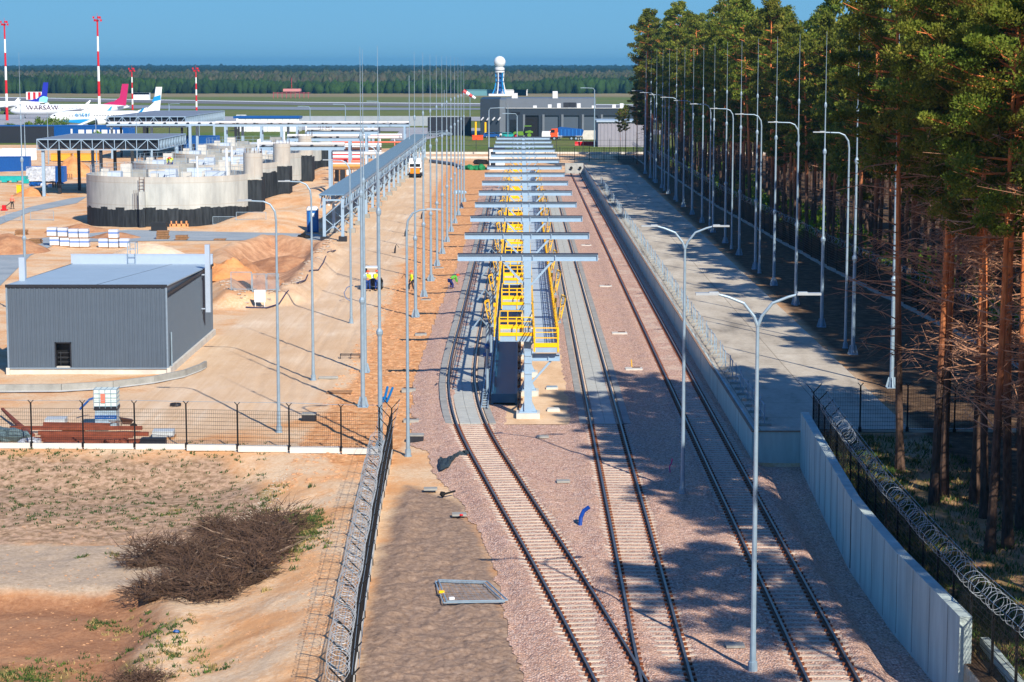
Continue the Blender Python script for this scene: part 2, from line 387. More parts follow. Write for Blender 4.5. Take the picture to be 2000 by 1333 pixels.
while y<9500: rows.append(y); y*=1.014
rows=np.array(rows); s0=np.linspace(-.30,.30,860); cols=np.concatenate([[-6,-2.5,-1.2,-.7,-.5,-.4,-.34],s0,[.34,.4,.5,.7,1.2,2.5,6]])
GX=cols[None,:]*np.maximum(rows[:,None],60.)+0*rows[:,None]; GY=rows[:,None]+0*GX
GZ=height(GX,GY); GZ=np.where(GY>560,-.02,GZ)
gnd,_=grid_obj('ground',GX,GY,GZ,ground_mat()); gnd['kind']='structure'
def soft(p,w=.6): return np.clip(.5+sdist(GX,GY,p)/(2*w),0,1)
ma=np.zeros(GX.shape+(4,)); mb=np.zeros(GX.shape+(4,))
ma[...,0]=np.maximum(soft(soil_poly,1.1),0)
gy0=np.interp(GX,[-200,-120,-60,-28,-24,200],[530,530,530,505,487,487])
gr=np.clip((GY-gy0)/4,0,1); gr=np.maximum(gr,.6*soft(grass_polyR,2)*(GX>twx(GY)+1)*(GX<twx(GY)+4.5))
for (px,py,rad) in ((560,1075,1.2),(590,1060,.9),(520,985,.8),(330,1225,.7),(250,1285,.9),(60,1290,1.2),(0,1285,1.3),(190,1190,.6),(120,1290,1.),(430,1280,.35),(300,1232,.6)):
    gx,gy=G(px,py,-1.3); gr=np.maximum(gr,.52*np.exp(-(((GX-gx)/rad)**2+((GY-gy)/rad/1.5)**2)))
ma[...,1]=gr
ma[...,2]=soft(road_poly,1.5)
ma[...,3]=np.clip((GY-1330)/30,0,1)*(GY<9000)
mb[...,0]=soft(bank_poly,1.6)*(1-soft(soil_poly,.5)); mb[...,1]=soft(pit_poly,1.7); mb[...,2]=soft(pale_poly,1.2)
lit=((GX>19.4)&(GY>58)&(GY<470)).astype(float)*np.clip((GX-19.4)/1.,0,1); lit=np.maximum(lit,((GX>twx(GY)+.2)&(GY<=105.5)).astype(float)*np.where(GX>14.2,.8,1)*np.clip(1.15-soft(grass_polyR,2)*.6,0,1))
mb[...,3]=lit*(GY>50)*(1-np.clip(ma[...,1]*.9,0,1)*(GY<106))
attr_color(gnd.data,'ma',ma.reshape(-1,4)); attr_color(gnd.data,'mb',mb.reshape(-1,4)); mc=np.zeros(GX.shape+(4,)); mc[...,0]=soft(rough_poly,.8)*(1-soft(soil_poly,.5)); mc[...,1]=soft(exc_poly,3.); attr_color(gnd.data,'mc',mc.reshape(-1,4))
# ---- ballast bed
def ballast_mat():
    t=NT('pink granite ballast'); c=t.vor(12.); sp=t.n.new('ShaderNodeSeparateColor'); t.l.new(c,sp.inputs[0])
    col=t.ramp(sp.outputs[0],[(0,(168,136,124)),(.3,(216,174,154)),(.6,(234,196,176)),(.85,(246,218,200)),(1,(212,188,176))])
    d=t.vor(12.,'Distance'); gap=t.ramp(d,[(.25,(1.,1.,1.)),(.62,(.42,.36,.36))]); col=t.mix(.75,col,gap,'MULTIPLY')  # occlusion shade between the stones is painted into the colour
    big=t.noise(.5,6); col=t.mix(t.math('MULTIPLY',t.edge(big,t.noise(4,4),.15,.5),.35),col,(206,168,138))
    h=t.math('SUBTRACT',1.,d); n=t.bump(h,.9,.06); n=t.bump(t.noise(1.2,4),.5,.2,n)
    return t.out(col,n)
bal_poly=PX((1020,1333),(1000,1250),(962,1090),(935,1040),(905,985),(850,925),(838,880),(800,870),(806,835))+[(-6.5,130),(-6.55,160),(-6.2,200),(-5.9,240),(-6,330),(-6,392),(WALLX+.05,392),(WALLX+.05,105.4),(13.9,105.4),(13.35,92),(13.,83),(13.1,74),(13.5,64.5),(13.5,55),(1.2,55)]
sub=(rows>55)&(rows<400); cs=(cols>-.1)&(cols<.235)
BX=GX[sub][:,cs]; BY=GY[sub][:,cs]; bd=sdist(BX,BY,bal_poly)+.5*fbm(BX,BY,.9,40)*(BX<8)
BZ=height(BX,BY)*0+.015+.12*sstep(-.1,.9,bd)+.045*fbm(BX,BY,.9,41)
for C_ in (0,1,2):
    cx_=np.interp(BY,[50,60,66.8,73,79,85,93,101.3,110.1,115.2],[4.6,3.8,3.04,2.35,1.65,.93,-.1,-1.12,-2.22,-2.72]) if C_==0 else (4.6 if C_==1 else 9.84); u_=np.abs(BX-cx_); BZ=BZ+(.016+(.016*sstep(112,125,BY) if C_==2 else 0)+.055*sstep(.95,1.3,u_)*sstep(2.0,1.4,u_)*(1+1.5*fbm(BX,BY,.7,60)))*(u_<2.0)
BZ=BZ-.35*sstep(11.25,12.3,BX)*(BY<106); BZ=np.maximum(BZ,height(BX,BY)+.03) if True else BZ
bal,_=grid_obj('ballast_bed',BX,BY,BZ,ballast_mat(),keep=(bd>-.02)&~(BX>np.where(BY>105.4,WALLX,twx(BY))+.1)); bal['kind']='structure'
# ---- sheets on the ground
def sheet(name,poly,z,mat,kind='structure',th=None):
    mb_=MB(); n=len(poly)
    if th: mb_.prism(poly,z-th,z)
    else: mb_.add([(x,y,z) for x,y in poly],[tuple(range(n))])
    o=mb_.build(name,mat); 
    if kind: o['kind']=kind
    return o
def sheet_mat(name,stops,scale,stretch=None,bumpd=.03,joint=None):
    t=NT(name); a=t.noise(scale,6,stretch,.65); b=t.noise(scale*9,5); c=t.ramp(a,stops); c=t.mix(.3,c,t.ramp(b,[(.3,(70,70,70)),(.7,(200,200,200))]),'SOFT_LIGHT')
    if joint:
        br=t.n.new('ShaderNodeTexBrick'); br.inputs['Scale'].default_value=1; br.offset=0; br.inputs['Brick Width'].default_value=joint[0]; br.inputs['Row Height'].default_value=joint[1]
        br.inputs['Mortar Size'].default_value=.03; br.inputs['Color1'].default_value=(1,1,1,1); br.inputs['Color2'].default_value=(.93,.93,.93,1); br.inputs['Mortar'].default_value=(.55,.53,.5,1); t.l.new(t.tc,br.inputs[0]); c=t.mix(1,c,br.outputs[0],'MULTIPLY')
    return t.out(c,t.bump(b,.4,bumpd))
padm=sheet_mat('worn concrete yard',[(.28,(146,138,126)),(.45,(186,176,160)),(.75,(214,206,190))],.45,(1,.35,1),joint=(4,5))
asph=sheet_mat('asphalt',[(.3,(104,108,116)),(.5,(122,126,132)),(.75,(140,142,146))],.4,(.4,1,1))
apron=sheet_mat('pale apron concrete',[(.3,(150,152,156)),(.7,(176,176,178))],.1)
platm=sheet_mat('pale compacted sand',[(.3,(204,168,130)),(.5,(222,190,154)),(.75,(236,212,182))],.35,(1,.4,1),.08)
sheet('sand_platform',[(-1.5,115.3),(3.3,115.3),(3.3,338),(-1.5,338)],.155,platm)
sheet('concrete_yard',[(WALLX+.3,105.72),(19.55,105.72),(19.7,395),(WALLX+.3,395)],1.4,padm)
# asphalt lane on the left site
lane=sheet_mat('pale blue grey lane',[(.3,(136,146,154)),(.5,(154,164,170)),(.75,(170,176,178))],.4,(.4,1,1))
sheet('site_road',ROADS[0],.06,lane)
sheet('site_path',ROADS[1],.06,lane)
# airfield
def strip(name,ya,yb,xa,xb,y2a,y2b,z,m): 
    # image rows ya..yb at x=xa, y2a..y2b at xb
    sheet(name,[G(xa,ya,z),G(xb,y2a,z),G(xb,y2b,z),G(xa,yb,z)],z,m)
runm=M('runway asphalt',(128,134,142),.8,0,.1,.02)
pline=M('pale runway edge',(205,208,212),.8,0,.06,.02)
sheet('runway',[G(-3500,130+.01),G(3500,131)][:0]+[G(-1500,172),G(3500,240.5),G(3500,247),G(-1500,177)],.06,runm) if False else sheet('runway',[G(-900,183),G(0,191.5),G(600,201.2),G(1400,207.5),G(2600,213),G(2600,218),G(1400,212.2),G(600,206),G(0,197),G(-900,188)],.06,M('dark runway',(112,110,108),.8,0,.15,.02))
strip('runway_edge',192.3,194.0,-2500,4200,188,213,.10,pline) if False else None
sheet('taxiway_line',[G(-900,181.8),G(0,190.3),G(600,200),G(1400,206.2),G(2600,211.7),G(2600,213.2),G(1400,207.6),G(600,201.4),G(0,191.7),G(-900,183.2)],.12,pline)
sheet('taxiway',[G(-900,196),G(0,203),G(500,209),G(1100,213.4),G(1100,214.6),G(660,216),G(300,213),G(0,211.5),G(-900,205)],.10,runm)
sheet('taxiway_near',[G(-1500,225),G(300,228),G(940,229),G(1900,232),G(1900,236.5),G(940,237),G(300,236),G(-1500,236)],.10,apron)
sheet('apron',[G(-900,216),G(330,228),G(700,238),G(690,247),G(330,247),G(-900,247)],.16,apron)
sheet('service_road',[(-26,560),(-20,612),(70,612),(70,650),(-33,680),(-80,690),(-80,660),(-36,640),(-34,560)],.08,apron)
# ---------------------------------------------------------------- retaining walls
wallm=M('shuttered wall concrete',(182,196,192),.8,0,.2,1.3,.12,14,stretch=(1,1,.18))
capm=M('rust stained coping',(150,120,98),.85,0,.25,1.5)
m=MB(); m.box(WALLX,WALLX+.28,105.45,395,-.3,1.43); m.box(WALLX+.28,13.95,105.45,105.72,-.6,1.43)
y=108.
rw=m.build('retaining_wall',wallm); tag(rw,'long low concrete retaining wall along the edge of the raised concrete yard','retaining wall')
m=MB(); m.box(WALLX-.02,WALLX+.12,105.4,395,1.434,1.49); m.box(WALLX+.12,13.9,105.40,105.55,1.434,1.49); m.build('coping',capm,rw)
m=MB()
for k in range(24):
    y=112+k*12; m.box(WALLX-.006,WALLX+.01,y,y+.03,0,1.42)
m.build('expansion_joint',darksteel,rw)['kind']='stuff'
# tall curved wall
m=MB(); ys=np.linspace(64.5,105.35,18); 
def tz(Y): return 2.45+ .25*(105.4-Y)/41
L=[(float(twx(v)),float(v),tz(v)) for v in ys]; n=len(L); vs=[]
for (x,y,z) in L: vs+=[(x,y,-.8),(x+.38,y,-.8),(x+.38,y,z),(x,y,z)]
fs=[(0,1,2,3),((n-1)*4+3,(n-1)*4+2,(n-1)*4+1,(n-1)*4)]
for i in range(n-1):
    for j in range(4): fs.append((i*4+j,i*4+(j+1)%4,(i+1)*4+(j+1)%4,(i+1)*4+j))
m.add(vs,fs); tw=m.build('concrete_wall',wallm); tag(tw,'tall curving shuttered concrete wall below the razor wire fence at lower right','wall')
m=MB()
for v in np.arange(66,105,2.45):
    x=float(twx(v)); m.box(x-.006,x+.02,v,v+.035,-.2,tz(v)-.03)
m.build('panel_joint',darksteel,tw)['kind']='stuff'
m=MB(); m.obox((13.75,61.5,.15),(.3,6,.75),0); m.obox((14.6,62.,1.5),(.28,8,.3),0)
kb=m.build('kerb_wall',wallm); tag(kb,'short low concrete kerb continuing from the near end of the tall curving wall','kerb')
# ---------------------------------------------------------------- railway tracks
RZ=.36
def rail_mesh(xs,ys,name,parent,gs=.8,sign=1,z0=.19,top=True):
    # sweep I profile
    prof=[(-.09,0),(.09,0),(.09,.02),(.016,.04),(.016,.12),(.043,.135),(.043,.17),(-.043,.17),(-.043,.135),(-.016,.12),(-.016,.04),(-.09,.02)]
    k=len(prof); vs=[];fs=[];mi=[]
    for i in range(len(xs)):
        a=max(i-1,0);b=min(i+1,len(xs)-1); d=Vector((xs[b]-xs[a],ys[b]-ys[a])).normalized(); nx,ny=d.y,-d.x
        for (u,z) in prof: o=sign*gs+u; vs.append((xs[i]+nx*o,ys[i]+ny*o,z0+z))
    m=MB()
    for i in range(len(xs)-1):
        for j in range(k):
            fs.append((i*k+j,i*k+(j+1)%k,(i+1)*k+(j+1)%k,(i+1)*k+j)); mi.append(1 if j==6 else 0)
    m.v=vs; m.f=fs; m.m=mi; return m.build(name,[rust,railtop],parent)
sleepm=M('concrete sleeper',(196,180,164),.85,0,.12,2,.15,20)
def sleeper_mb(n=1):
    m=MB(); m.mi=0
    m.add([(-1.3,-.13,0),(1.3,-.13,0),(1.3,.13,0),(-1.3,.13,0),(-1.28,-.11,.17),(-.5,-.09,.15),(.5,-.09,.15),(1.28,-.11,.17),(1.28,.11,.17),(.5,.09,.15),(-.5,.09,.15),(-1.28,.11,.17)],
      [(0,1,7,6,5,4),(2,3,11,10,9,8),(4,5,10,11),(5,6,9,10),(6,7,8,9),(0,4,11,3),(1,2,8,7)])
    m.mi=1
    for s in (-.8,.8):
        for d in (-.135,.135): m.box(s+d-.05,s+d+.05,-.07,.07,.16,.235)
    return m
smb=sleeper_mb(); sl0=smb.build('sleeper',[sleepm,clipm]); SME=sl0.data; bpy.data.objects.remove(sl0)
def cline(pts,Y): 
    P=sorted(pts); xs=[p[1] for p in P]; ys=[p[0] for p in P]
    Y=np.asarray(Y,float); x=np.interp(Y,ys,xs)
    for k in (3.5,3.5): x=(np.interp(Y-k,ys,xs)+np.interp(Y+k,ys,xs)+2*x)/4
    return x
CA=[(50,4.6),(60,3.8),(66.8,3.04),(73,2.35),(79,1.65),(85,.93),(93,-.1),(101.3,-1.12),(110.1,-2.22),(115.2,-2.72),(120,-3.1),(126,-3.45),(133.5,-3.72),(145,-3.8),(162,-3.74),(224,-3.7),(340,-3.68),(400,-3.68)]
CB=[(50,4.6),(400,4.6)]; CC=[(50,9.84),(400,9.84)]
def track(label,C,y1,yend_sl,seed,dz=0.):
    t=empty('railway_track',(0,0,0),0,label,'railway track','railway tracks of the siding')
    ys=np.arange(56,y1+.1,1.0 if C is CA else 4.0); xs=cline(C,ys)
    for s in (-1,1): rail_mesh(xs,ys,'rail',t,.8,s,z0=.175+dz)
    yy=56.; cnt=0; rest=MB()
    while yy<yend_sl:
        x=float(cline(C,[yy])[0]); x2=float(cline(C,[yy+.5])[0]); rz=-math.atan2(x2-x,.5)
        if yy>63 and cnt<100:
            o=bpy.data.objects.new('sleeper',SME); COL.objects.link(o); o.parent=t; o.location=(x,yy,.015+dz); o.rotation_euler=(0,0,rz+random.uniform(-.008,.008)); cnt+=1
        elif yy>63:
            mt=Matrix.Translation((x,yy,.015+dz))@Matrix.Rotation(rz,4,'Z'); rest.mi=0
            n=len(rest.v); rest.v+= [tuple(mt@Vector(v)) for v in smb.v]; rest.f+=[tuple(i+n for i in f) for f in smb.f]; rest.m+=smb.m
        yy+=.6
    if rest.v: rest.build('sleeper_run',[sleepm,clipm],t)['kind']='stuff'
    return t
tA=track('curving left railway track bending from the platform down to the junction at the bottom',CA,338,115,1,.004)
tB=track('straight middle railway track running along the right side of the yellow railed platform',CB,338,115,2,0)
tC=track('straight right railway track on open ballast beside the low retaining wall',CC,388,387,3,0)
# slab trackbeds
def trackbed(label,C):
    t=empty('slab_trackbed',(0,0,0),0,label,'trackbed','slab trackbeds of the loading sidings'); ys=np.arange(115.25,338.3,2.95)
    def band(a,b,z,name,mat,gap=.04,step=1,zb=-.1):
        m=MB()
        for i in range(0,len(ys)-1,step):
            y0=ys[i]+gap/2; y1=ys[min(i+step,len(ys)-1)]-gap/2; x0,x1=cline(C,[y0,y1])
            m.add([(x0+a,y0,zb),(x0+b,y0,zb),(x1+b,y1,zb),(x1+a,y1,zb),(x0+a,y0,z),(x0+b,y0,z),(x1+b,y1,z),(x1+a,y1,z)],[(0,3,2,1),(4,5,6,7),(0,1,5,4),(1,2,6,5),(2,3,7,6),(3,0,4,7)])
        o=m.build(name,mat,t); return o
    band(-1.38,-1.0,.23,'edge_kerb',concd); band(1.0,1.38,.23,'edge_kerb',concd); band(-1.0,1.0,.12,'base_slab',M('rust stained slab',(120,98,84),.85,0,.2,3),0)
    band(-.58,-.008,.20,'paving_slab',slabm)['kind']='stuff'; band(.008,.58,.20,'paving_slab',slabm)['kind']='stuff'
    m=MB(); y=115.5
    while y<335:
        x=float(cline(C,[y])[0])
        for s in (-.8,.8):
            for d in (-.13,.13): m.box(x+s+d-.04,x+s+d+.04,y-.09,y+.09,.12,.21)
        y+=.6 if y<200 else 1.8
    m.build('rail_clip',sleepm,t)['kind']='stuff'
    return t
trackbed('grey concrete slab trackbed under the curving left track',CA)
trackbed('grey concrete slab trackbed under the straight middle track',CB)
# buffer block at end of right track
b=empty('buffer_stop',(9.9,388.5,0),0,'white concrete buffer block with two black buffers at the far end of the right track','buffer stop')
m=MB(); m.extr([(-1.2,0),(1.3,0),(1.3,2.0),(.3,2.0),(-1.2,.25)],'X',-1.9,1.4); m.build('block',concd,b)
for s in (-.8,.8):
    m=MB(); m.tube([(s,.6,1.2),(s,-1.0,1.2)],.12,8); m.tube([(s,-1.,1.2),(s,-1.12,1.2)],.28,10); m.build('buffer',rubber,b)
# ---------------------------------------------------------------- T gantries
def hsec(m,x,y,z0,z1,w=.42,d=.42,t=.045):
    m.box(x-w/2,x+w/2,y-d/2,y-d/2+t,z0,z1); m.box(x-w/2,x+w/2,y+d/2-t,y+d/2,z0,z1); m.box(x-t/2,x+t/2,y-d/2+t,y+d/2-t,z0,z1)
GX0=.42; GZT=8.45
def plinth(parent,w=1.3,d=1.3,h=.45):
    m=MB(); m.box(-w/2,w/2,-d/2,d/2,-.1,h); m.build('plinth',conc,parent)
    m=MB(); m.box(-.5,.5,-.4,.4,h,h+.05)
    for s in (-1,1): m.extr([(s*.22,h+.05),(s*.46,h+.05),(s*.22,h+.6)],'Y',-.03,.03)
    m.build('base_plate',bluesteel,parent)
g0=empty('overhead_gantry',(GX0,125.9,0)); tag(g0,'tall T shaped blue grey steel gantry nearest the camera above the yellow platforms','gantry','T shaped gantries along the platform')
m=MB(); hsec(m,0,0,.5,GZT-.32)
for z in (3.3,5.6,7.1): m.box(-.19,.19,-.25,.19,z,z+.05)
m.build('column',bluesteel,g0); plinth(g0)
m=MB(); Lh=4.12; m.box(-Lh,Lh,-.02,.02,GZT-.32,GZT); m.box(-Lh,Lh,-.15,.15,GZT,GZT+.035); m.box(-Lh,Lh,-.15,.15,GZT-.35,GZT-.32)
for x in (-Lh+.02,-1.55,-.3,.3,1.62,Lh-.02): m.box(x-.02,x+.02,-.14,-.02,GZT-.32,GZT)
m.build('crossbeam',bluesteel,g0)
m=MB(); m.box(-Lh,Lh,-.17,.17,GZT+.037,GZT+.10); m.build('top_strip',M('dark blue beam top',(38,46,66),.6),g0)  # plain dark strip along the top of the crossbeam
for s in (-1,1):
    m=MB(); m.bar((s*.2,0,GZT-1.75),(s*1.45,0,GZT-.36),.12,.12); m.build('brace',bluesteel,g0)
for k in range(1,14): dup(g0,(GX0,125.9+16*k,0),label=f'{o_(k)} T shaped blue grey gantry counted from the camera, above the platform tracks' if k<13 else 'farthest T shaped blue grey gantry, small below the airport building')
# short posts with bracket for the right walkway
s0=empty('platform_post',(GX0,117.7,0)); tag(s0,'short H section steel post with side bracket at the near end of the platforms','post','short posts under the platforms')
m=MB(); hsec(m,0,0,.5,3.9); m.box(-.24,.24,-.24,.24,3.9,3.96)
for z in (2.6,3.2,3.6): m.box(-.19,.19,-.25,.19,z,z+.05)
m.build('column',bluesteel,s0); plinth(s0)
m=MB(); m.box(.22,1.75,-.02,.02,3.35,3.66); m.box(.22,1.75,-.15,.15,3.66,3.7); m.box(.22,1.75,-.15,.15,3.31,3.35); m.box(1.1,1.14,-.14,-.02,3.35,3.66); m.build('bracket_beam',bluesteel,s0)
m=MB(); m.bar((.2,0,2.1),(1.25,0,3.3),.11,.11); m.build('brace',bluesteel,s0)
for k in range(1,13): dup(s0,(GX0,117.7+16*k,0),label=f'{o_(k)} short platform post from the camera between two tall gantries')
# ---- right walkway
t=empty('loading_platform',(0,0,0)); tag(t,'long elevated grey grating walkway with yellow guard rails right of the gantry posts','platform')
def grating(name):
    q=NT(name); br=q.n.new('ShaderNodeTexBrick'); br.offset=0; br.inputs['Scale'].default_value=1; br.inputs['Brick Width'].default_value=3.; br.inputs['Row Height'].default_value=.3; br.inputs['Mortar Size'].default_value=.035
    br.inputs['Color1'].default_value=lin((186,204,220))+(1,); br.inputs['Color2'].default_value=lin((178,196,212))+(1,); br.inputs['Mortar'].default_value=lin((120,136,152))+(1,)
    q.l.new(q.tc,br.inputs[0]); q.b.inputs['Metallic'].default_value=0; q.b.inputs['Roughness'].default_value=.5; return q.out(br.outputs[0],q.bump(br.outputs[1],.4,.02))
gratm=grating('walkway grating')
PZ=4.1; PX0,PX1=.80,2.05; PY0,PY1=117.2,318.
m=MB(); m.box(PX0+.03,PX1-.03,PY0+.03,PY1-.03,PZ,PZ+.04); m.build('deck',gratm,t)
m=MB(); m.box(PX0,PX1,PY0,PY0+.03,PZ-.26,PZ+.02); m.box(PX0,PX0+.03,PY0+.03,PY1,PZ-.26,PZ+.03); m.box(PX1-.03,PX1,PY0+.03,PY1,PZ-.26,PZ+.03)
for y in np.arange(PY0+3,PY1,4): m.box(PX0+.03,PX1-.03,y,y+.08,PZ-.2,PZ-.002)
m.build('frame',bluesteel,t)
# cable tray and ladder rack lying on the walkway
m=MB()
for x in (1.35,1.7): m.box(x,x+.03,PY0+.1,PY1-.2,PZ+.05,PZ+.07)
for y in np.arange(PY0+1,PY1,3.0): m.box(1.38,1.7,y,y+.05,PZ+.05,PZ+.07)
for y in np.arange(PY0+2.4,PY1,4.0): m.box(PX0+.05,PX1-.05,y,y+.07,PZ+.041,PZ+.05)
m.build('cable_ladder',M('dull cable ladder',(76,92,112),.5),t)
def railing(name,pts,parent,z,h=1.1,sp=1.5,kick=.15,gaps=()):
    m=MB()
    for (a,b) in zip(pts[:-1],pts[1:]):
        a=Vector((a[0],a[1],z));b=Vector((b[0],b[1],z));L=(b-a).length;n=max(1,round(L/sp)); d=(b-a).normalized()
        for zz in (h,h*.5): m.bar(a+Vector((0,0,zz)),b+Vector((0,0,zz)),.055,.055)
        if h>1: m.bar(a+Vector((0,0,h*.78)),b+Vector((0,0,h*.78)),.04,.04)
        if kick: m.bar(a+Vector((0,0,kick/2+.03)),b+Vector((0,0,kick/2+.03)),.02,kick)
        for i in range(n+1):
            p=a+(b-a)*(i/n); m.bar(p+Vector((0,0,-.22)),p+Vector((0,0,h)),.06,.06)
    return m.build(name,yellow,parent)
railing('outer_guard_rail',[(PX1+.03,PY0),(PX1+.03,PY1)],t,PZ,1.1,1.5,.34)
railing('end_guard_rail',[(PX0-.02,PY0-.02),(PX1,PY0-.02)],t,PZ,1.1,.85,.24)
railing('inner_guard_rail',[(PX0-.04,PY0),(PX0-.04,PY1)],t,PZ,1.1,1.6,.14)
# ---- left landings every 16 m plus a slim walkway beam joining them
def landing(k):
    y0=122.2+16*k; lab='nearest yellow railed landing of the left platform, in front of the first gantry post' if k==0 else f'{o_(k)} yellow railed landing from the camera on the left side of the gantry row'
    q=empty('landing_platform',(0,y0,0)); tag(q,lab,'landing platform','yellow railed landings on the left')
    m=MB(); m.box(-1.17,.72,.03,3.2,PZ,PZ+.04); m.build('deck',gratm,q)
    m=MB(); m.box(-1.2,.75,0,.03,PZ-.3,PZ+.02); m.box(-1.2,-1.17,.03,3.2,PZ-.25,PZ+.02); m.box(.72,.75,.03,3.2,PZ-.25,PZ+.02); m.build('frame',bluesteel,q)
    railing('front_guard_rail',[(-1.22,-.03),(.76,-.03)],q,PZ,1.1,.95,.2)
    m=MB(); m.bar((-1.2,3.2,PZ+.14),(.2,3.2,PZ+.14),.02,.3); m.bar((-1.2,3.2,PZ+1.1),(.1,3.2,PZ+1.1),.05); m.bar((-1.2,3.2,PZ+.55),(.1,3.2,PZ+.55),.05)
    for x in (-.75,.1): m.bar((x,3.2,PZ-.1),(x,3.2,PZ+1.1),.06)
    for x in (-1.2,.1): m.bar((x,0,PZ+.16),(x,3.2,PZ+.16),.02,.3); m.bar((x,0,PZ+1.1),(x,3.2,PZ+1.1),.06); m.bar((x,0,PZ+.6),(x,3.2,PZ+.6),.05)
    m.build('back_guard_rail',yellow,q)
    return q
for k in range(13): landing(k)
t=empty('side_walkway',(0,0,0)); tag(t,'narrow yellow railed side walkway above the left loading track','walkway')
m=MB(); m.box(-1.54,-1.46,122.,318,PZ-.2,PZ-.02); m.build('beam',bluesteel,t)
railing('outer_guard_rail',[(-1.5,122.2),(-1.5,318)],t,PZ,1.1,2.0,0)
for yy in np.arange(125.9,318,16):
    m=MB(); m.box(-1.24,.2,yy-.05,yy+.05,PZ-.24,PZ-.1); m.build('support_arm',bluesteel,t)
# ---- folding gangways
def gangway(side):
    q=empty('folding_gangway',(0,0,0))
    s=side
    m=MB(); m.box(-.3,.3,-.35,.35,-.1,0); m.box(-.2,.2,-.1,.1,0,1.1) ; m.build('pivot_stand',galv,q)
    m=MB(); 
    for yy in (-.45,.45):
        m.bar((0,yy,.1),(s*.35,yy,2.05),.06); m.bar((s*.3,yy,.3),(s*.85,yy,1.9),.06); m.bar((s*.35,yy,2.05),(s*.85,yy,1.9),.06); m.bar((s*.1,yy,.6),(s*.42,yy,.8),.05); m.bar((s*.2,yy,1.2),(s*.6,yy,1.3),.05)
    for z,x in ((2.05,.35),(1.9,.85),(1.2,.6),(.3,.25)): m.bar((s*x,-.45,z),(s*x,.45,z),.06)
    m.build('hoop_cage',yellow,q)
    m=MB()
    for i in range(6): m.obox((s*(.05+.07*i),0,.35+.28*i),(.24,.8,.04),ry=s*.2)
    m.build('folded_steps',galv,q)
    m=MB(); m.bar((-s*.1,.55,.2),(-s*.3,.55,1.5),.09); m.obox((-s*.32,.55,1.6),(.25,.2,.3)); m.build('counterweight_arm',yellow,q)
    return q
gl=gangway(-1); gr_=gangway(1); gl.scale=(.5,.9,.74); gr_.scale=(.52,.9,.78)
gl.location=(-1.72,127.5,PZ); tag(gl,'nearest folded yellow gangway cage hanging over the left loading track','folding gangway','folded gangways over the left track')
gr_.location=(2.3,129.5,PZ); tag(gr_,'nearest folded yellow gangway cage leaning over the middle track','folding gangway','folded gangways over the middle track')
for k in range(1,12):
    y=127.5+16*k
    dup(gl,(-1.72,y,PZ),label=f'{o_(k)} folded gangway from the camera over the left loading track')
    dup(gr_,(2.3,y+2,PZ),label=f'{o_(k)} folded gangway from the camera over the middle track')
# vertical pipework under gangways at left posts
hp=empty('riser_stand',(0,0,0)); m=MB(); m.tube([(0,0,.2),(0,0,4.6)],.09,8); m.tube([(0,0,4.4),(-.4,-.3,4.9),(-.9,-.4,4.2)],.06,6); m.build('riser_pipe',galv,hp)
m=MB(); m.blob((0,0,3.2),(.17,.17,.2),8,.02); m.box(-.25,.25,-.05,.05,2.6,2.8); m.build('valve',bluem,hp)
tag(hp,'nearest grey loading riser pipe with blue valve beside the left walkway','riser pipe','loading riser pipes beside the left walkway'); hp.location=(-1.95,124.8,0)
for k in range(1,12): dup(hp,(-1.95,124.8+16*k,0),label=f'{o_(k)} loading riser pipe from the camera beside the left walkway')
# ---- dark blue tray below
q=empty('drip_tray',(0,0,0)); tag(q,'long dark blue steel tray standing on the sand under the left platform','tray')
trm=M('dark blue tray liner',(8,74,108),.5,0,.1,3)
m=MB(); m.box(-1.55,-.32,122,318,.3,.5); m.build('tray_floor',trm,q)
m=MB(); m.box(-1.68,-1.55,122,318,.2,.82); m.box(-.32,-.19,122,318,.2,.82); m.box(-1.55,-.32,121.9,122,.3,.82); m.build('tray_wall',M('blue grey tray side',(40,92,124),.5,0,.1,3),q)
m=MB()
for y in np.arange(123,318,6): m.box(-1.6,-.3,y,y+.25,.02,.2)
m.build('support_sleeper',conc,q)
# open cable rack between track A and the tray
q=empty('pipe_rack_ladder',(0,0,0)); tag(q,'low galvanised ladder rack lying between the left track and the dark blue tray','cable rack')
m=MB()
for x in (-2.2,-1.85): m.box(x-.03,x+.03,120,300,.3,.42)
for y in np.arange(120.2,300,.9): m.box(-2.2,-1.85,y,y+.06,.31,.36)
m.build('ladder',galv,q)
q=empty('low_pipe',(0,0,0)); m=MB(); m.tube([(-.02,120,.35),(-.02,300,.35)],.06,6); 
for y in np.arange(121,300,2.6): m.box(-.17,.13,y,y+.12,.1,.28)
pr=m.build('low_pipe',rust,None); bpy.data.objects.remove(q); tag(pr,'low brown pipe on small blocks between the dark blue tray and the gantry posts','pipe')
# manhole slabs on sand
for i,(px,py) in enumerate(((1078,760),(1081,803))):
    x,y=G(px,py,.15); q=empty('inspection_cover',(x,y,.155),.02,['grey metal inspection cover on sand right of the gantry feet, the farther one','pale concrete inspection cover on sand right of the gantry feet, the nearer one'][i],'inspection cover')
    m=MB(); m.box(-.36,.36,-.32,.32,0,.12); m.build('collar',conc,q); m=MB(); m.box(-.31,.31,-.27,.27,.12,.16); m.build('lid',[galv,conc][i],q)
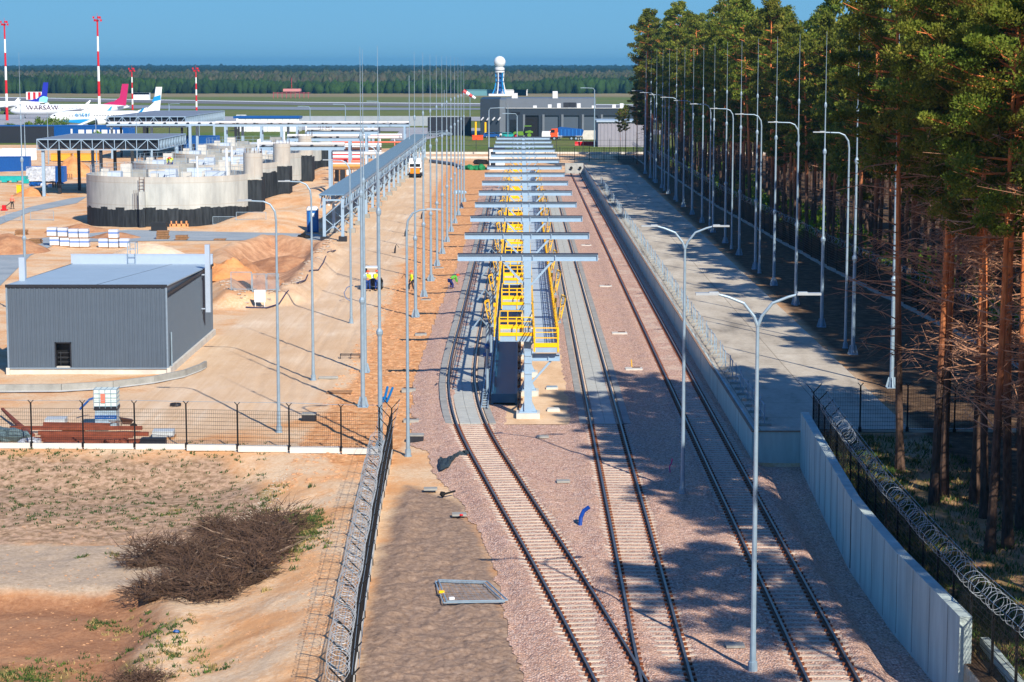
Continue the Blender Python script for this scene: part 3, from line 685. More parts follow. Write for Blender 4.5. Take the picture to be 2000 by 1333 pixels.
# small sump boxes in ballast right of track B and left bank
for i,(px,py) in enumerate(((1210,652),(1238,722),(1183,560),(1160,507),(1145,480))):
    x,y=G(px,py,.12); q=empty('sump_cover',(x,y,.1),0,f'{o_(i if i<2 else i)} rusty rimmed concrete sump set in the pink ballast, numbered from right to left' if False else ['concrete sump with rusty bar in the ballast right of the middle track, second nearest','concrete sump with yellow marker in the ballast right of the middle track, nearest','third nearest concrete sump in the ballast right of the middle track','fourth nearest concrete sump in the ballast right of the middle track','farthest concrete sump in the ballast right of the middle track'][i],'drain sump','concrete sumps in the ballast')
    m=MB(); m.box(-.55,.55,-.5,.5,-.05,.1); m.build('rim',conc,q); m=MB(); m.box(-.1,.42,.2,.3,.1,.15); m.build('bar',rust,q)
    if i==1: m=MB(); m.tube([(-.1,.4,.1),(-.15,.4,.6)],.03,5); m.build('marker',yellow,q)
for i,(px,py) in enumerate(((822,652),(798,760),(803,820),(832,585),(842,543),(858,523))):
    x,y=G(px,py,.12); q=empty('drain_box',(x,y,.05),.05,['white concrete drain box on the sand bank beside the leftmost track ballast, second row','white concrete drain box by the ballast edge, near the blue pipes','nearest white concrete drain box by the ballast edge','small white drain box on the bank near the standing worker','white drain box at the ballast edge near the bending worker','farthest white drain box at the ballast edge'][i],'drain box','drain boxes at the ballast edge')
    m=MB(); m.box(-.42,.42,-.36,.36,-.1,.09); m.build('box',concd,q); m=MB(); m.box(-.3,.3,.15,.3,.1,.13); m.build('bar',rust,q)
# ---------------------------------------------------------------- masts and lamps
def mast():
    q=empty('lightning_mast',(0,0,0)); m=MB(); m.lathe([(.13,.35),(.105,6.1),(.105,6.15)],10); m.lathe([(.085,6.15),(.07,12.2)],10); m.lathe([(.05,12.2),(.038,15.4)],8); m.lathe([(.024,15.4),(.009,20.5)],6); m.build('pole',galv,q,smooth=False)
    for z,r in ((6.15,.17),(12.25,.13),(15.45,.095)):
        m=MB(); m.lathe([(r*.7,z-.2),(r,z-.08),(r,z+.05),(r*.5,z+.2)],10); m.build('collar',galv,q)
    m=MB(); m.box(-.3,.3,-.3,.3,.0,.04); m.lathe([(.18,.04),(.17,.35)],10)
    for a in range(4):
        c,s=math.cos(a*math.pi/2),math.sin(a*math.pi/2); m.bar((c*.28,s*.28,.05),(c*.13,s*.13,.6),.03,.12)
    m.build('flange',galv,q); return q
mt=mast()
ML=[(-7.13,107.9),(-9.04,121.9),(-9.95,136.2)]+[(-8.17,166.3+14.45*k) for k in range(11)]
for i,(x,y) in enumerate(ML):
    q=mt if i==0 else dup(mt); q.location=(x,y,zg(x,y)+.0)
    tag(q,'thick lightning mast nearest the camera at the fence corner left of the tracks' if i==0 else f'{o_(i)} lightning mast from the camera in the row left of the sidings','mast','lightning masts left of the sidings')
for k in range(-1,17):
    x,y=21.05,135.1+14.3*k; q=dup(mt); q.location=(x,y,zg(x,y))
    tag(q,f'{o_(k+1)} lightning mast from the camera in the row along the pine forest','mast','lightning masts along the pine forest')
for i,(px,py,Y,l) in enumerate(((46,130,167,'lone thin lightning mast rising behind the grey clad shed at left'),)):
    x=at(px,600,Y)[0]; q=dup(mt,(x+.2,Y,zg(x,Y)),label=l); q['group']=''; del q['group']
lampm=M('lamp head grey',(176,184,190),.4,.3,.05,3)
def lamp(Hh,reach,double=False,side=-1):
    q=empty('street_lamp',(0,0,0)); m=MB(); m.lathe([(.12,.02),(.11,.3),(.09,1.5),(.055,Hh-1.0)],10); m.build('pole',galv,q)
    m=MB(); m.lathe([(.2,0),(.2,.04)],10); m.lathe([(.16,.04),(.15,.35)],10); m.build('base',galv,q)
    for s in ((-1,1) if double else (side,)):
        m=MB(); pts=[]
        if double: pts=[(0,0,Hh-1.02),(s*.12,0,Hh-.7),(s*.45,0,Hh-.28),(s*.95,0,Hh-.08),(s*(reach-.7),0,Hh)]
        else: pts=[(0,0,Hh-1.02),(s*.06,0,Hh-.55),(s*.3,0,Hh-.18),(s*.65,0,Hh-.03),(s*(reach-.7),0,Hh)]
        m.tube(pts,[.06,.055,.05,.045,.04],8); m.build('arm',galv,q)
        m=MB(); m.obox((s*(reach-.35),0,Hh+.02),(.75,.26,.07)); m.obox((s*(reach-.55),0,Hh+.06),(.3,.2,.05)); m.build('lamp_head',lampm,q)
    return q
ld=lamp(12.25,1.95,True); x,y=G(1333,966,.1); ld.location=(x,y,.08); tag(ld,'double armed lamp on the ballast between the middle and right tracks, the farther one','street lamp','double armed lamps between the tracks')
x,y=G(1470,1312,.1); dup(ld,(x,y,.08),label='double armed lamp nearest the camera, standing beside the right track')
ll=lamp(12.4,2.0,False,-1)
for i,(px,py) in enumerate(((545,845),(612,743),(686,632),(729,555))):
    x,y=G(px,py); q=ll if i==0 else dup(ll); q.location=(x,y,zg(x,y)); tag(q,['curved arm lamp leaning left over the sandy road, nearest the mesh fence','second curved arm lamp along the sandy road, in front of the excavation','third curved arm lamp along the sandy road, beside the pipe bridge','fourth curved arm lamp along the sandy road near the parked skid loader'][i],'street lamp','lamps along the sandy road')
    if i==3: q.location=(-12.8,192,zg(-12.8,192))
lr=lamp(12.4,1.7,False,1); x,y=G(797,892); lr.location=(x,y,zg(x,y)); tag(lr,'curved arm lamp leaning right, beside the fence corner and the curving track','street lamp')
x,y=-5.55,132; 
lf=lamp(14.9-1.0,2.3,False,-1)
for k in range(10):
    x,y=21.0,138+25.2*k; q=lf if k==0 else dup(lf); q.location=(x,y,zg(x,y)); tag(q,f'{o_(k)} tall curved arm lamp from the camera in the row before the pine forest','street lamp','lamps before the pine forest')
# ---------------------------------------------------------------- fences
def mesh_panel_mb(m,a,b,z0,z1,hs=.2,vsp=.25,t=.012,vt=.01):
    a=Vector(a);b=Vector(b);L=(b-a).length; n=int(L/vsp); d=(b-a)/L
    nz=int((z1-z0)/hs)
    for i in range(nz+1):
        z=z0+i*hs; m.bar((a.x,a.y,a.z+z),(b.x,b.y,b.z+z),t,t)
    for i in range(n+1):
        p=a+d*(i*vsp); m.bar((p.x,p.y,p.z+z0),(p.x,p.y,p.z+z1),vt,vt)
def ypost(parent,p,h,arm=.35,name='post',d=(1,0)):
    m=MB(); x,y,z=p; m.box(x-.035,x+.035,y-.035,y+.035,z,z+h); 
    for s in (-1,1): m.bar((x,y,z+h),(x+s*arm*d[0],y+s*arm*d[1],z+h+arm*1.1),.04)
    m.box(x-.07,x+.07,y-.07,y+.07,z,z+.25); m.build(name,blacksteel,parent)
# fence 1 (across, left)
f1=empty('mesh_fence',(0,0,0),0,'black mesh fence on a white concrete kerb crossing the left foreground','fence')
F1=[(-41+2.72*i,109.2-.0*i) for i in range(14)]
F1=[]; 
for i in range(-3,8):
    px=48+103*i if i<7 else 742; X=(px-1017)/4200*108.6; Yy=np.interp(px,[-300,350,742],[108.9,108.3,107.0]); F1.append((X,float(Yy)))
for i,(x,y) in enumerate(F1):
    ypost(f1,(x,y,.12),2.25,.14,d=(1,0))
    if i>=7: 
        m=MB(); m.lathe([(.2,-.5),(.18,.1)],10,(x,y,-.1)); m.build('footing',conc,f1)
for a,b in zip(F1[:-1],F1[1:]):
    m=MB(); mesh_panel_mb(m,(a[0]+.04,a[1],0),(b[0]-.04,b[1],0),.3,2.1,.2,.1,.014,.008); m.build('mesh_panel',blacksteel,f1)
    m=MB(); m.box(a[0]+.06,b[0]-.06,min(a[1],b[1])-.03,max(a[1],b[1])+.03,.02,.3); m.build('kerb_panel',M('white kerb concrete',(208,206,200),.8,0,.06,2),f1)
m=MB()
for s in (-.13,.13):
    m.tube([(x+s,y,2.5+.02*((i*7)%3)) for i,(x,y) in enumerate(F1)],.008,4)
m.build('barbed_wire',galv,f1)
# coil helper
def coil(m,path,r,pitch,wire=.012,seg=14,jit=.12):
    # helix around a path
    P=[Vector(p) for p in path]; cum=[0]
    for a,b in zip(P[:-1],P[1:]): cum.append(cum[-1]+(b-a).length)
    L=cum[-1]; n=int(L/pitch*seg); pts=[]
    for i in range(n):
        s=L*i/n; k=0
        while k<len(cum)-2 and cum[k+1]<s: k+=1
        u=(s-cum[k])/(cum[k+1]-cum[k]); p=P[k].lerp(P[k+1],u); d=(P[k+1]-P[k]).normalized(); side=d.cross(Vector((0,0,1))).normalized(); up=side.cross(d)
        t=2*math.pi*i/seg; rr=r*(1+jit*math.sin(i*.37)+jit*.5*math.sin(i*1.7)); pts.append(p+side*math.cos(t)*rr+up*math.sin(t)*rr+d*(pitch*.35*math.sin(i*.09)))
    m.tube(pts,wire,4,cap=False)
wirem=M('razor wire',(176,186,196),.5,.3,.1,20)
f2=empty('razor_wire_fence',(0,0,0),0,'dark razor wire fence seen edge on, running from the fence corner to the bottom','fence')
F2=[]; 
for i in range(19):
    Y=107.0-2.7*i; X=float(np.interp(Y,[55,66.56,91.86,107.44],[-4.75,-5.31,-6.16,-6.5])); F2.append((X,Y))
for (x,y) in F2: ypost(f2,(x,y,0),2.35,.42,d=(1,.05))
for a,b in zip(F2[:-1],F2[1:]):
    m=MB(); mesh_panel_mb(m,(a[0],a[1]-.04,0),(b[0],b[1]+.04,0),.25,2.3,.2,.1,.014,.010); m.build('mesh_panel',blacksteel,f2)
    m=MB(); m.obox(((a[0]+b[0])/2,(a[1]+b[1])/2,.12),(.08,2.6,.3),rz=math.atan2(-(b[0]-a[0]),b[1]-a[1])+0); m.build('kerb_panel',conc,f2)
m=MB(); coil(m,[(x-.22,y,2.7) for x,y in F2 if y<97],.34,.40,.0085,18,.06); m.build('razor_coil',wirem,f2)
m=MB()
for s in (-.4,-.2,.2,.4): m.tube([(x+s,y,2.35+abs(s)*1.1) for x,y in F2],.008,4,cap=False)
m.build('barbed_wire',galv,f2)
# fence behind tall wall, right
f3=empty('razor_wire_fence',(0,0,0),0,'black fence topped by razor wire behind the tall concrete wall at lower right','fence')
F3=[]
for i in range(20):
    Y=105.6-2.5*i; F3.append((float(np.interp(Y,[58,66,74,83,92,105.6],[14.5,14.05,13.95,13.95,14.15,14.55])),Y))
for (x,y) in F3: ypost(f3,(x,y,1.2),2.2,.4,d=(1,.05))
for a,b in zip(F3[:-1],F3[1:]):
    m=MB(); mesh_panel_mb(m,(a[0],a[1]-.04,1.1),(b[0],b[1]+.04,1.1),.15,2.2,.2,.12,.014,.008); m.build('mesh_panel',blacksteel,f3)
m=MB(); coil(m,[(x+.02,y,3.62) for x,y in F3 if y<103],.31,.5,.008,18,.06); m.build('razor_coil',wirem,f3)
m=MB()
for s in (-.38,.38): m.tube([(x+s,y,3.4+abs(s)*1.1) for x,y in F3],.008,4,cap=False)
m.build('barbed_wire',galv,f3)
f4=empty('mesh_fence',(0,0,0),0,'black mesh fence crossing in front of the raised concrete yard toward the pines','fence')
F4=[(14.55+2.35*i,105.75+.0*i) for i in range(5)]
for (x,y) in F4[1:]: ypost(f4,(x,y,1.4 if x<19.6 else 1.3),2.3,.14)
for a,b in zip(F4[:-1],F4[1:]):
    m=MB(); mesh_panel_mb(m,(a[0]+.04,a[1],1.3),(b[0]-.04,b[1],1.3),.2,2.2,.2,.12,.012,.008); m.build('mesh_panel',blacksteel,f4)
m=MB(); m.box(14.8,26,105.86,106.0,1.2,1.52); m.build('kerb_panel',conc,f4)
# perimeter fence before the forest
f5=empty('perimeter_fence',(0,0,0),0,'long dark perimeter fence on a white kerb strip at the foot of the pine forest','fence')
F5=[]; 
for i in range(80):
    Y=112+4.5*i; F5.append((float(np.interp(Y,[105,137,193,277,460],[30.5,30,27.6,25.3,24.2])),Y))
m=MB(); mk=MB(); mw=MB()
for i,(x,y) in enumerate(F5):
    z=zg(x,y); 
    if i<60:
        mp=MB(); mp.box(x-.04,x+.04,y-.04,y+.04,z,z+2.5); mp.build('post',blacksteel,f5)
    if i:
        a,b=F5[i-1],F5[i]; za=zg(*a); mk.bar((a[0],a[1],za+.2),(x,y,z+.1),.09,.3)
        for h in np.arange(.5,2.5,.22): m.bar((a[0],a[1],za+h),(x,y,z+h),.02)
        if a[1]<300:
            for u in np.arange(0,1,.05): m.bar((a[0]+(x-a[0])*u,a[1]+(y-a[1])*u,za+.4),(a[0]+(x-a[0])*u,a[1]+(y-a[1])*u,za+2.4),.015)
m.build('mesh',blacksteel,f5); mk.build('kerb',concd,f5)
coil(mw,[(x,y,zg(x,y)+2.8) for x,y in F5],.28,1.3,.010,10,.2); mw.build('razor_coil',wirem,f5)
# barrier along the yard edge: posts with counterweight feet
bp=empty('barrier_post',(0,0,0)); m=MB(); m.box(-.03,.03,-.03,.03,.05,1.1); m.build('upright',galv,bp); m=MB(); m.box(-.35,.35,-.11,.11,0,.12); m.build('foot_block',concd,bp); m=MB(); m.bar((0,0,.5),(-.3,0,.05),.03); m.bar((0,0,1.07),(0,1.2,1.07),.03); m.build('stay',galv,bp)
bp.location=(12.35,107.5,1.405); tag(bp,'short steel post with a block foot in the row along the yard edge','barrier post','temporary edge protection posts on the yard')
for k in range(1,110):
    y=107.5+k*2.05*(1 if k<1e9 else 1); dup(bp,(12.35+.05*math.sin(k*2.3),y,1.405),rz=.1*math.sin(k*5.1))
m=MB()
for s,z in ((0,.55),(0,1.02)):
    m.tube([(12.33+.06*math.sin(k*1.1),107.5+k*2.05,1.4+z-.03*(k%2)) for k in range(110)],.012,4)
gw=m.build('guard_wire',wirem); tag(gw,'sagging guard wires strung between the short posts on the yard edge','wire')
# far cross fence behind track ends
f6=empty('mesh_fence',(0,0,0),0,'distant black fence panels closing the end of the right track by the shaded pines','fence')
for i in range(14):
    x=5+3.0*i; m=MB(); m.box(x-.06,x+.06,440-.06,440.06,0,3.0); m.build('post',blacksteel,f6)
m=MB()
for z in (.4,1.5,2.7): m.box(5,44,439.97,440.03,z,z+.07)
for x in np.arange(5,44,.5): m.box(x,x+.04,439.98,440.02,.4,2.75)
m.build('mesh',blacksteel,f6)
# long boundary wall/kerbs across at the end of the site
m=MB(); m.box(-34,60,478,478.5,0,.45); q=m.build('boundary_kerb',conc); tag(q,'low pale concrete boundary kerb crossing behind the far end of the site','kerb')
m=MB(); m.box(-33,8,455,455.4,0,.4); q=m.build('boundary_kerb',conc); tag(q,'second pale kerb line crossing just before the grass strip','kerb')
f7=empty('mesh_fence',(0,0,0),0,'thin distant fence along the far grass strip left of the gantries','fence')
for i in range(12):
    x=-34+6*i; m=MB(); m.box(x-.06,x+.06,484,484.12,0,3.2); m.build('post',darksteel,f7)
m=MB(); 
for z in (.6,1.6,2.8): m.box(-34,32,484.04,484.08,z,z+.05)
m.build('wire',darksteel,f7)
# low apron fence wall (grey) beside white long building
m=MB(); m.box(-82,-20,700,700.3,0,3.2); q=m.build('apron_screen',M('grey screen mesh',(150,158,168),.6,0,.1,.4)); tag(q,'long grey screen fence behind the pipe bridges at the apron edge','screen fence')
# ---------------------------------------------------------------- grey clad shed
clad=M('blue grey corrugated cladding',(86,100,116),.45,.2,.05,1); cladr=M('light grey membrane roof',(152,172,188),.55,0,.05,.6,.1,6); trim=M('light blue grey trim',(168,184,204),.45,.1,.04,2)
sh=empty('clad_shed',(-32.5,135.3,0),0,'windowless blue grey corrugated metal shed with low pitched roof and small doorway','shed')
W,D,HF,HB=10.05,20.2,5.72,5.25
def corr(m,x0,x1,z0,z1,axis,pos,sgn,pitch=.29,dep=.05):
    n=round((x1-x0)/pitch); p=(x1-x0)/n; prof=[]
    for i in range(n):
        a=x0+i*p; prof+=[(a,0),(a+p*.58,0),(a+p*.66,dep),(a+p*.92,dep)]
    prof.append((x1,0)); vs=[]
    for (a,d) in prof:
        for z in (z0,z1): vs.append((a,pos+sgn*d,z) if axis=='X' else (pos+sgn*d,a,z))
    m.add(vs,[(2*i,2*i+2,2*i+3,2*i+1) for i in range(len(prof)-1)])
m=MB(); corr(m,0,3.0,.42,HF,'X',0,-1); corr(m,3.0,3.9,2.0,HF,'X',0,-1); corr(m,3.9,W,.42,HF,'X',0,-1); 
corr(m,0,D,.42,HB-.1,'Y',W,1); corr(m,0,D,.42,HB,'Y',0,-1); corr(m,0,W,.42,HB+.6,'X',D,1)
m.add([(W+.01,0,HB-.1),(W+.01,D,HB-.1),(W+.01,0,HF)],[(0,1,2)]); m.add([(-.01,0,HB),(-.01,D,HB),(-.01,0,HF)],[(0,1,2)])
m.build('wall',clad,sh,recalc=False)
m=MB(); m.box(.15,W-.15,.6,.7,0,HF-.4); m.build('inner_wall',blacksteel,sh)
m=MB(); m.box(.03,3.0,.02,.3,-.3,.42); m.box(3.0,3.9,.02,.3,-.3,.5); m.box(3.9,W-.02,.02,.3,-.3,.42); m.box(W-.02,W+.22,-.1,D+.1,-.3,.42); m.box(-.2,.03,-.1,D,-.3,.42)
m.extr([(.02,.42),(.3,.42),(.3,.9)],'X',3.0,3.9) if False else None
m.build('plinth',conc,sh)
m=MB(); m.add([(-.1,-.08,HF),(W+.1,-.08,HF),(W+.1,D-.25,HB-.05),(-.1,D-.25,HB-.05),(-.1,-.08,HF-.08),(W+.1,-.08,HF-.08),(W+.1,D-.25,HB-.13),(-.1,D-.25,HB-.13)],[(0,1,2,3),(7,6,5,4),(0,4,5,1),(1,5,6,2),(2,6,7,3),(3,7,4,0)]); r=m.build('roof',cladr,sh)
m=MB(); m.bar((W*.56,0,HF+.005),(W*.72,D-.3,HB-.045),.03,.012); m.build('roof_seam',darksteel,r)
m=MB(); m.box(-.1,W+.1,-.14,-.08,HF-.14,HF+.03); m.box(W+.1,W+.16,-.1,D,HB-.2,HB-.02); m.build('roof_trim',darksteel,r)
m=MB(); m.box(-.1,W+.12,D-.22,D-.02,HB-.15,HB+.62); m.box(-.12,W+.14,D-.24,D,HB+.62,HB+.68); m.build('parapet',trim,r)
m=MB(); 
for z in (.75,1.05,1.35): m.bar((3.05,.35,z),(3.85,.35,z),.035)
for x in (3.2,): m.bar((x,.36,.4),(x,.36,1.4),.035)
m.build('doorway_rail',M('dim steel rail',(48,52,58),.6),sh)
m=MB(); m.tube([(W+.14,.9,.1),(W+.14,.9,2.6)],.05,6); m.build('downpipe',galv,sh)
m=MB(); m.box(W-.02,W+.09,-.09,-.055,.42,HF-.1); m.box(-.09,.02,-.09,-.055,.42,HF-.1); m.build('corner_flashing',M('corner flashing',(120,138,156),.5),sh)
m=MB(); m.box(2.93,3.0,-.08,.1,.5,2.06); m.box(3.9,3.97,-.08,.1,.5,2.06); m.box(2.93,3.97,-.08,.1,2.0,2.07); m.build('door_frame',darksteel,sh)
m=MB(); m.box(-.05,W+.05,-.075,-.055,.36,.44); m.build('base_flashing',M('corner flashing',(120,138,156)),sh)
x,y,z=W+.55,D-5.,0
m=MB(); m.box(W+.35,W+.68,14.6,15.0,2.3,7.05); m.build('flue_duct',trim,sh)
m=MB(); m.box(W+.03,W+.35,14.7,14.8,2.5,2.58); m.box(W+.03,W+.35,14.7,14.8,4.9,4.98); m.build('duct_bracket',trim,sh)
m=MB(); m.box(-1.2+1.3,-.8+1.25,9.0,9.35,5.2,7.6) if False else m.box(-.02,.36,3.4,3.7,5.4,7.15); m.build('roof_vent_duct',trim,sh)
m=MB(); x0=4.05; 
for x in (x0,x0+.55):
    m.bar((x,D-.35,HB-.1),(x,D-.35,HB+1.5),.05); m.bar((x,D+.6,HB-2),(x,D+.6,HB+1.5),.05)
for z in np.arange(HB,HB+1.6,.5): m.bar((x0,D-.35,z),(x0+.55,D-.35,z),.04); m.bar((x0,D+.6,z),(x0+.55,D+.6,z),.04); 
for x in (x0,x0+.55): m.bar((x,D-.35,HB+1.5),(x,D+.6,HB+1.5),.05)
m.build('roof_ladder',galv,sh)
# kerb ring before the shed
m=MB(); P=[G(x,y) for x,y in ((-120,766),(0,765),(120,764),(220,758),(300,748),(360,736),(392,724),(402,718))]
for a,b in zip(P[:-1],P[1:]): m.bar((a[0],a[1],.2),(b[0],b[1],.2),.18,.45)
q=m.build('curved_kerb',concd); tag(q,'grey kerb curving round the front of the clad shed','kerb')
sheet('gutter_path',P+[(b[0]+.1,b[1]-.75) for b in P[::-1]],.06,conc)
# IBC tank on stacked blocks, with barrow
x,y=G(210,838); q=empty('water_tank',(x,y,0),.03,'white plastic water container in a wire cage standing on a plastic wrapped pallet','water tank')
m=MB(); m.box(-.6,.6,-.5,.5,1.28,2.2); o=m.build('bottle',M('milky plastic',(206,220,214),.4,0,.06,3),q)
m=MB()
for z in np.arange(1.3,2.3,.23): m.box(-.63,.63,-.53,-.51,z,z+.03); m.box(.61,.63,-.51,.51,z,z+.03)
for xx in np.arange(-.62,.65,.31): m.box(xx-.012,xx+.012,-.55,-.53,1.2,2.25); m.box(xx-.012,xx+.012,-.5,.5,2.2,2.23)
m.build('cage',galv,q); m=MB(); m.box(-.63,.63,-.53,.53,1.1,1.26); m.build('pallet',darksteel,q)
m=MB(); m.obox((-.12,-.545,1.75),(.24,.01,.5)); m.build('sticker',M('faded red sticker',(226,120,100),.6),q)
x,y=G(210,838); q=empty('wrapped_pallet',(x,y,0),.03,'plastic wrapped pallet with a blue band carrying the white water container','pallet')
m=MB(); m.box(-.58,.58,-.5,.5,.12,1.08); m.build('wrapped_load',M('wrapped paving bags',(150,170,186),.4,0,.2,4,.4,6),q); m=MB(); m.box(-.59,.59,-.51,-.5,.62,.82); m.build('band',bluem,q); m=MB(); m.box(-.6,.6,-.5,.5,0,.1); m.build('pallet',wood,q)
for tx in (-.3,.25): text_mesh('band_text','— ▪ ——',.12,white,q,(tx,-.515,.72),(R(90),0,0),.002)
q=MB(); x,y=G(168,820); q.tube([(x+.6,y,1.25),(x+.25,y-.1,1.15),(x-.1,y-.15,.8),(x-.3,y-.2,.6)],.06,6); q=q.build('blue_hose',bluem); tag(q,'short blue hose hanging from the left side of the water container','hose')
x,y=G(247,842); q=empty('wheelbarrow',(x,y,0),.4,'rusty tipped wheelbarrow right of the water container','wheelbarrow')
m=MB(); m.add([(-.35,-.25,.75),(.35,-.25,.6),(.35,.25,.6),(-.35,.25,.75),(-.2,-.15,.4),(.2,-.15,.35),(.2,.15,.35),(-.2,.15,.4)],[(0,3,2,1),(4,5,6,7),(0,1,5,4),(1,2,6,5),(2,3,7,6),(3,0,4,7)]); m.build('tray',rust,q)
m=MB(); m.tube([(.2,-.3,.45),(-.9,-.25,.55)],.025,5); m.tube([(.2,.3,.45),(-.9,.25,.55)],.025,5); m.tube([(-.2,.2,.4),(-.3,.2,.0)],.02,5); m.build('handle',rust,q); m=MB(); m.tube([(.4,-.05,.2),(.4,.05,.2)],.2,12); m.build('wheel',rubber,q)
def pallet_stack(px,py,lab,load,h=.35,w=1.1):
    x,y=G(px,py); q=empty('slab_pallet',(x,y,0),.06,lab,'pallet','pallets of paving slabs behind the mesh fence'); m=MB(); m.box(-w/2,w/2,-.5,.5,.14,.14+h); m.build('load',load,q)
    m=MB(); 
    for yy in (-.5,-.05,.4): m.box(-w/2-.05,w/2+.05,yy,yy+.1,0,.1)
    m.box(-w/2-.05,w/2+.05,-.5,.5,.1,.13); m.build('pallet',wood,q)
bagm=M('bluish stone slabs',(176,184,190),.7,0,.15,8)
pallet_stack(110,832,'pallet of pale slabs behind the fence between the first two posts',bagm,.3,1.1); pallet_stack(146,842,'nearly empty pallet left of the water container',wood,.05,1.1); pallet_stack(320,856,'pallet of pale slabs right of the rusty rails',bagm,.3,1.1)
# rusty rails and beams pile
q=empty('rail_stack',(0,0,0),0,'long stack of rusty old rails and beams lying behind the mesh fence','rail stack')
for i,(xa,xb,py,z) in enumerate(((20,278,846,.25),(75,290,850,.1),(80,260,856,.1),(60,250,862,.1),(90,300,866,.1),(85,215,842,.35),(85,200,870,.1),(230,320,868,.12))):
    a=G(xa,py);b=G(xb,py+(2 if i%2 else 0)); m=MB(); m.bar((a[0],a[1],z),(b[0],b[1],z),.16,.16); m.bar((a[0],a[1],z+.1),(b[0],b[1],z+.1),.08,.05); m.build('rail_length',M('red brown rust',(124,64,44),.8,0,.3,2,.3,20),q)
q=empty('timber_pile',(0,0,0),0,'leaning rusty beams piled at the left edge behind the fence','beam pile')
for i in range(5):
    a=G(5+6*i,816+4*i);b=G(42+6*i,846+3*i); m=MB(); m.bar((a[0],a[1],.5-.05*i),(b[0],b[1],.2),.14,.12); m.build('beam',M('red brown rust',(124,64,44)),q)
def junk(name,px,py,lab,cat,mat,r,n=6,sd=0,z=0.):
    random.seed(100+sd); x,y=G(px,py,z); m=MB()
    for i in range(n): m.blob((random.uniform(-r,r)*.8,random.uniform(-r,r)*.4,r*.25*random.random()+.08),(r*random.uniform(.35,.6),r*.4,r*random.uniform(.2,.42)),7,.35)
    o=m.build(name,mat); o.location=(x,y,zg(x,y)); return tag(o,lab,cat)
junk('debris_bag',58,868,'crumpled white sacks heaped on rusty bars behind the fence','sack',tarp,.55,8,1)
junk('debris_pile',8,862,'grey tangled foil and scrap heap at the left picture edge behind the fence','scrap pile',M('dark foil scrap',(90,110,116),.5,0,.5,4,.6,8),1.1,10,2)
junk('rusty_scrap',225,868,'reddish rusty scrap pile beside the kerb behind the fence','scrap pile',M('red brown rust',(124,64,44)),.5,6,3)
x,y=G(300,872); m=MB(); m.box(-.65,.65,-.25,.25,0,.42); m.box(-.6,.6,-.2,.2,.42,.45); o=m.build('dark_trough',darksteel); o.location=(x,y,0); tag(o,'dark metal trough lying behind the fence kerb right of the scrap','trough')
# concrete blocks (small cable chambers)
for px,py,l in ((604,822,'small dark concrete cable chamber on sand left of the fence corner'),(813,864,'small dark concrete cable chamber right of the leaning lamp')):
    x,y=G(px,py,0); q=empty('cable_chamber',(x,y,0),0,l,'cable chamber'); m=MB(); m.box(-.38,.38,-.3,.3,-.1,.36); m.build('body',darksteel,q); m=MB(); m.box(-.4,.4,-.32,.32,.36,.43); m.build('lid',concd,q)
# coil of hose on sand
m=MB(); 
for k in range(3): m.tube([(.3*math.cos(t/3),.3*math.sin(t/3)*1.,.05+.04*k) for t in range(20)],.03,5)
x,y=G(343,794); o=m.build('hose_coil',darksteel); o.location=(x,y,.02); tag(o,'small dark coil of cable lying on the sand between fence posts','cable coil')
# ---------------------------------------------------------------- wrapped block pallets row
wrap=M('white plastic wrap with grey blocks',(206,210,216),.35,0,.15,3,.3,5)
wp=empty('wrapped_block_pallet',(0,0,0)); m=MB(); m.box(-.52,.52,-.5,.5,.12,1.0); m.build('load',wrap,wp); m=MB(); m.box(-.53,.53,-.51,.51,.55,.75); m.build('band',M('blue printed band',(110,140,200),.4,0,.1,2),wp); m=MB(); m.box(-.55,.55,-.5,.5,0,.11); m.build('pallet',wood,wp)
tagd=False
def gz(px,py): x,y=G(px,py); return x,y,zg(x,y)
lst=[(108,482,0,'lower'),(128,482,0,'lower'),(147,481,0,'lower'),(166,480,0,'lower'),(103,480,1,'upper'),(124,480,1,'upper'),(145,480,1,'upper'),(165,480,1,'upper'),(203,481,0,'lower'),(223,481,0,'lower'),(244,481,0,'lower'),(223,481,1,'upper')]
for i,(px,py,k,ww) in enumerate(lst):
    x,y=G(px,481); z=zg(x,y)+k*1.02; grp='left' if px<180 else 'right'; kth=o_([0,1,2,3,0,1,2,3,0,1,2,0][i])
    l=f'{kth} wrapped pallet of blocks from the left, {ww} layer of the long {grp} hand stack' if px<180 else (f'{kth} wrapped pallet from the left on the ground in the short right hand stack' if k==0 else 'single wrapped pallet standing on top of the short right hand stack')
    q=wp if i==0 else dup(wp); q.location=(x,y,z); q.rotation_euler=(0,0,.02*math.sin(i)); tag(q,l,'pallet','plastic wrapped block pallets'); q.scale=(.95,.95,1)
for i,(px,py,lab) in enumerate(((318,468,'taller stack of empty brown pallets on the grey lane'),(355,470,'low stack of empty pallets right of the taller stack'),(430,470,'flat pallets on the grey lane left of the lamp'),(510,470,'flat pallets on the grey lane right of the lamp'),(70,477,'dark heap of timber offcuts left of the wrapped pallets'),(42,458,'brown pallets beside the pale sand heap'))):
    x,y,z=gz(px,py); q=MB()
    for k in range([5,3,1,1,3,3][i]):
        for yy in (-.5,0,.5): q.obox((random.uniform(-.1,.1),yy,.07+.2*k),(1.3,.12,.12))
        q.obox((0,0,.15+.2*k),(1.3,1.2,.04))
    q=q.build('pallet_stack',wood); q.location=(x,y,z); tag(q,lab,'pallet stack')
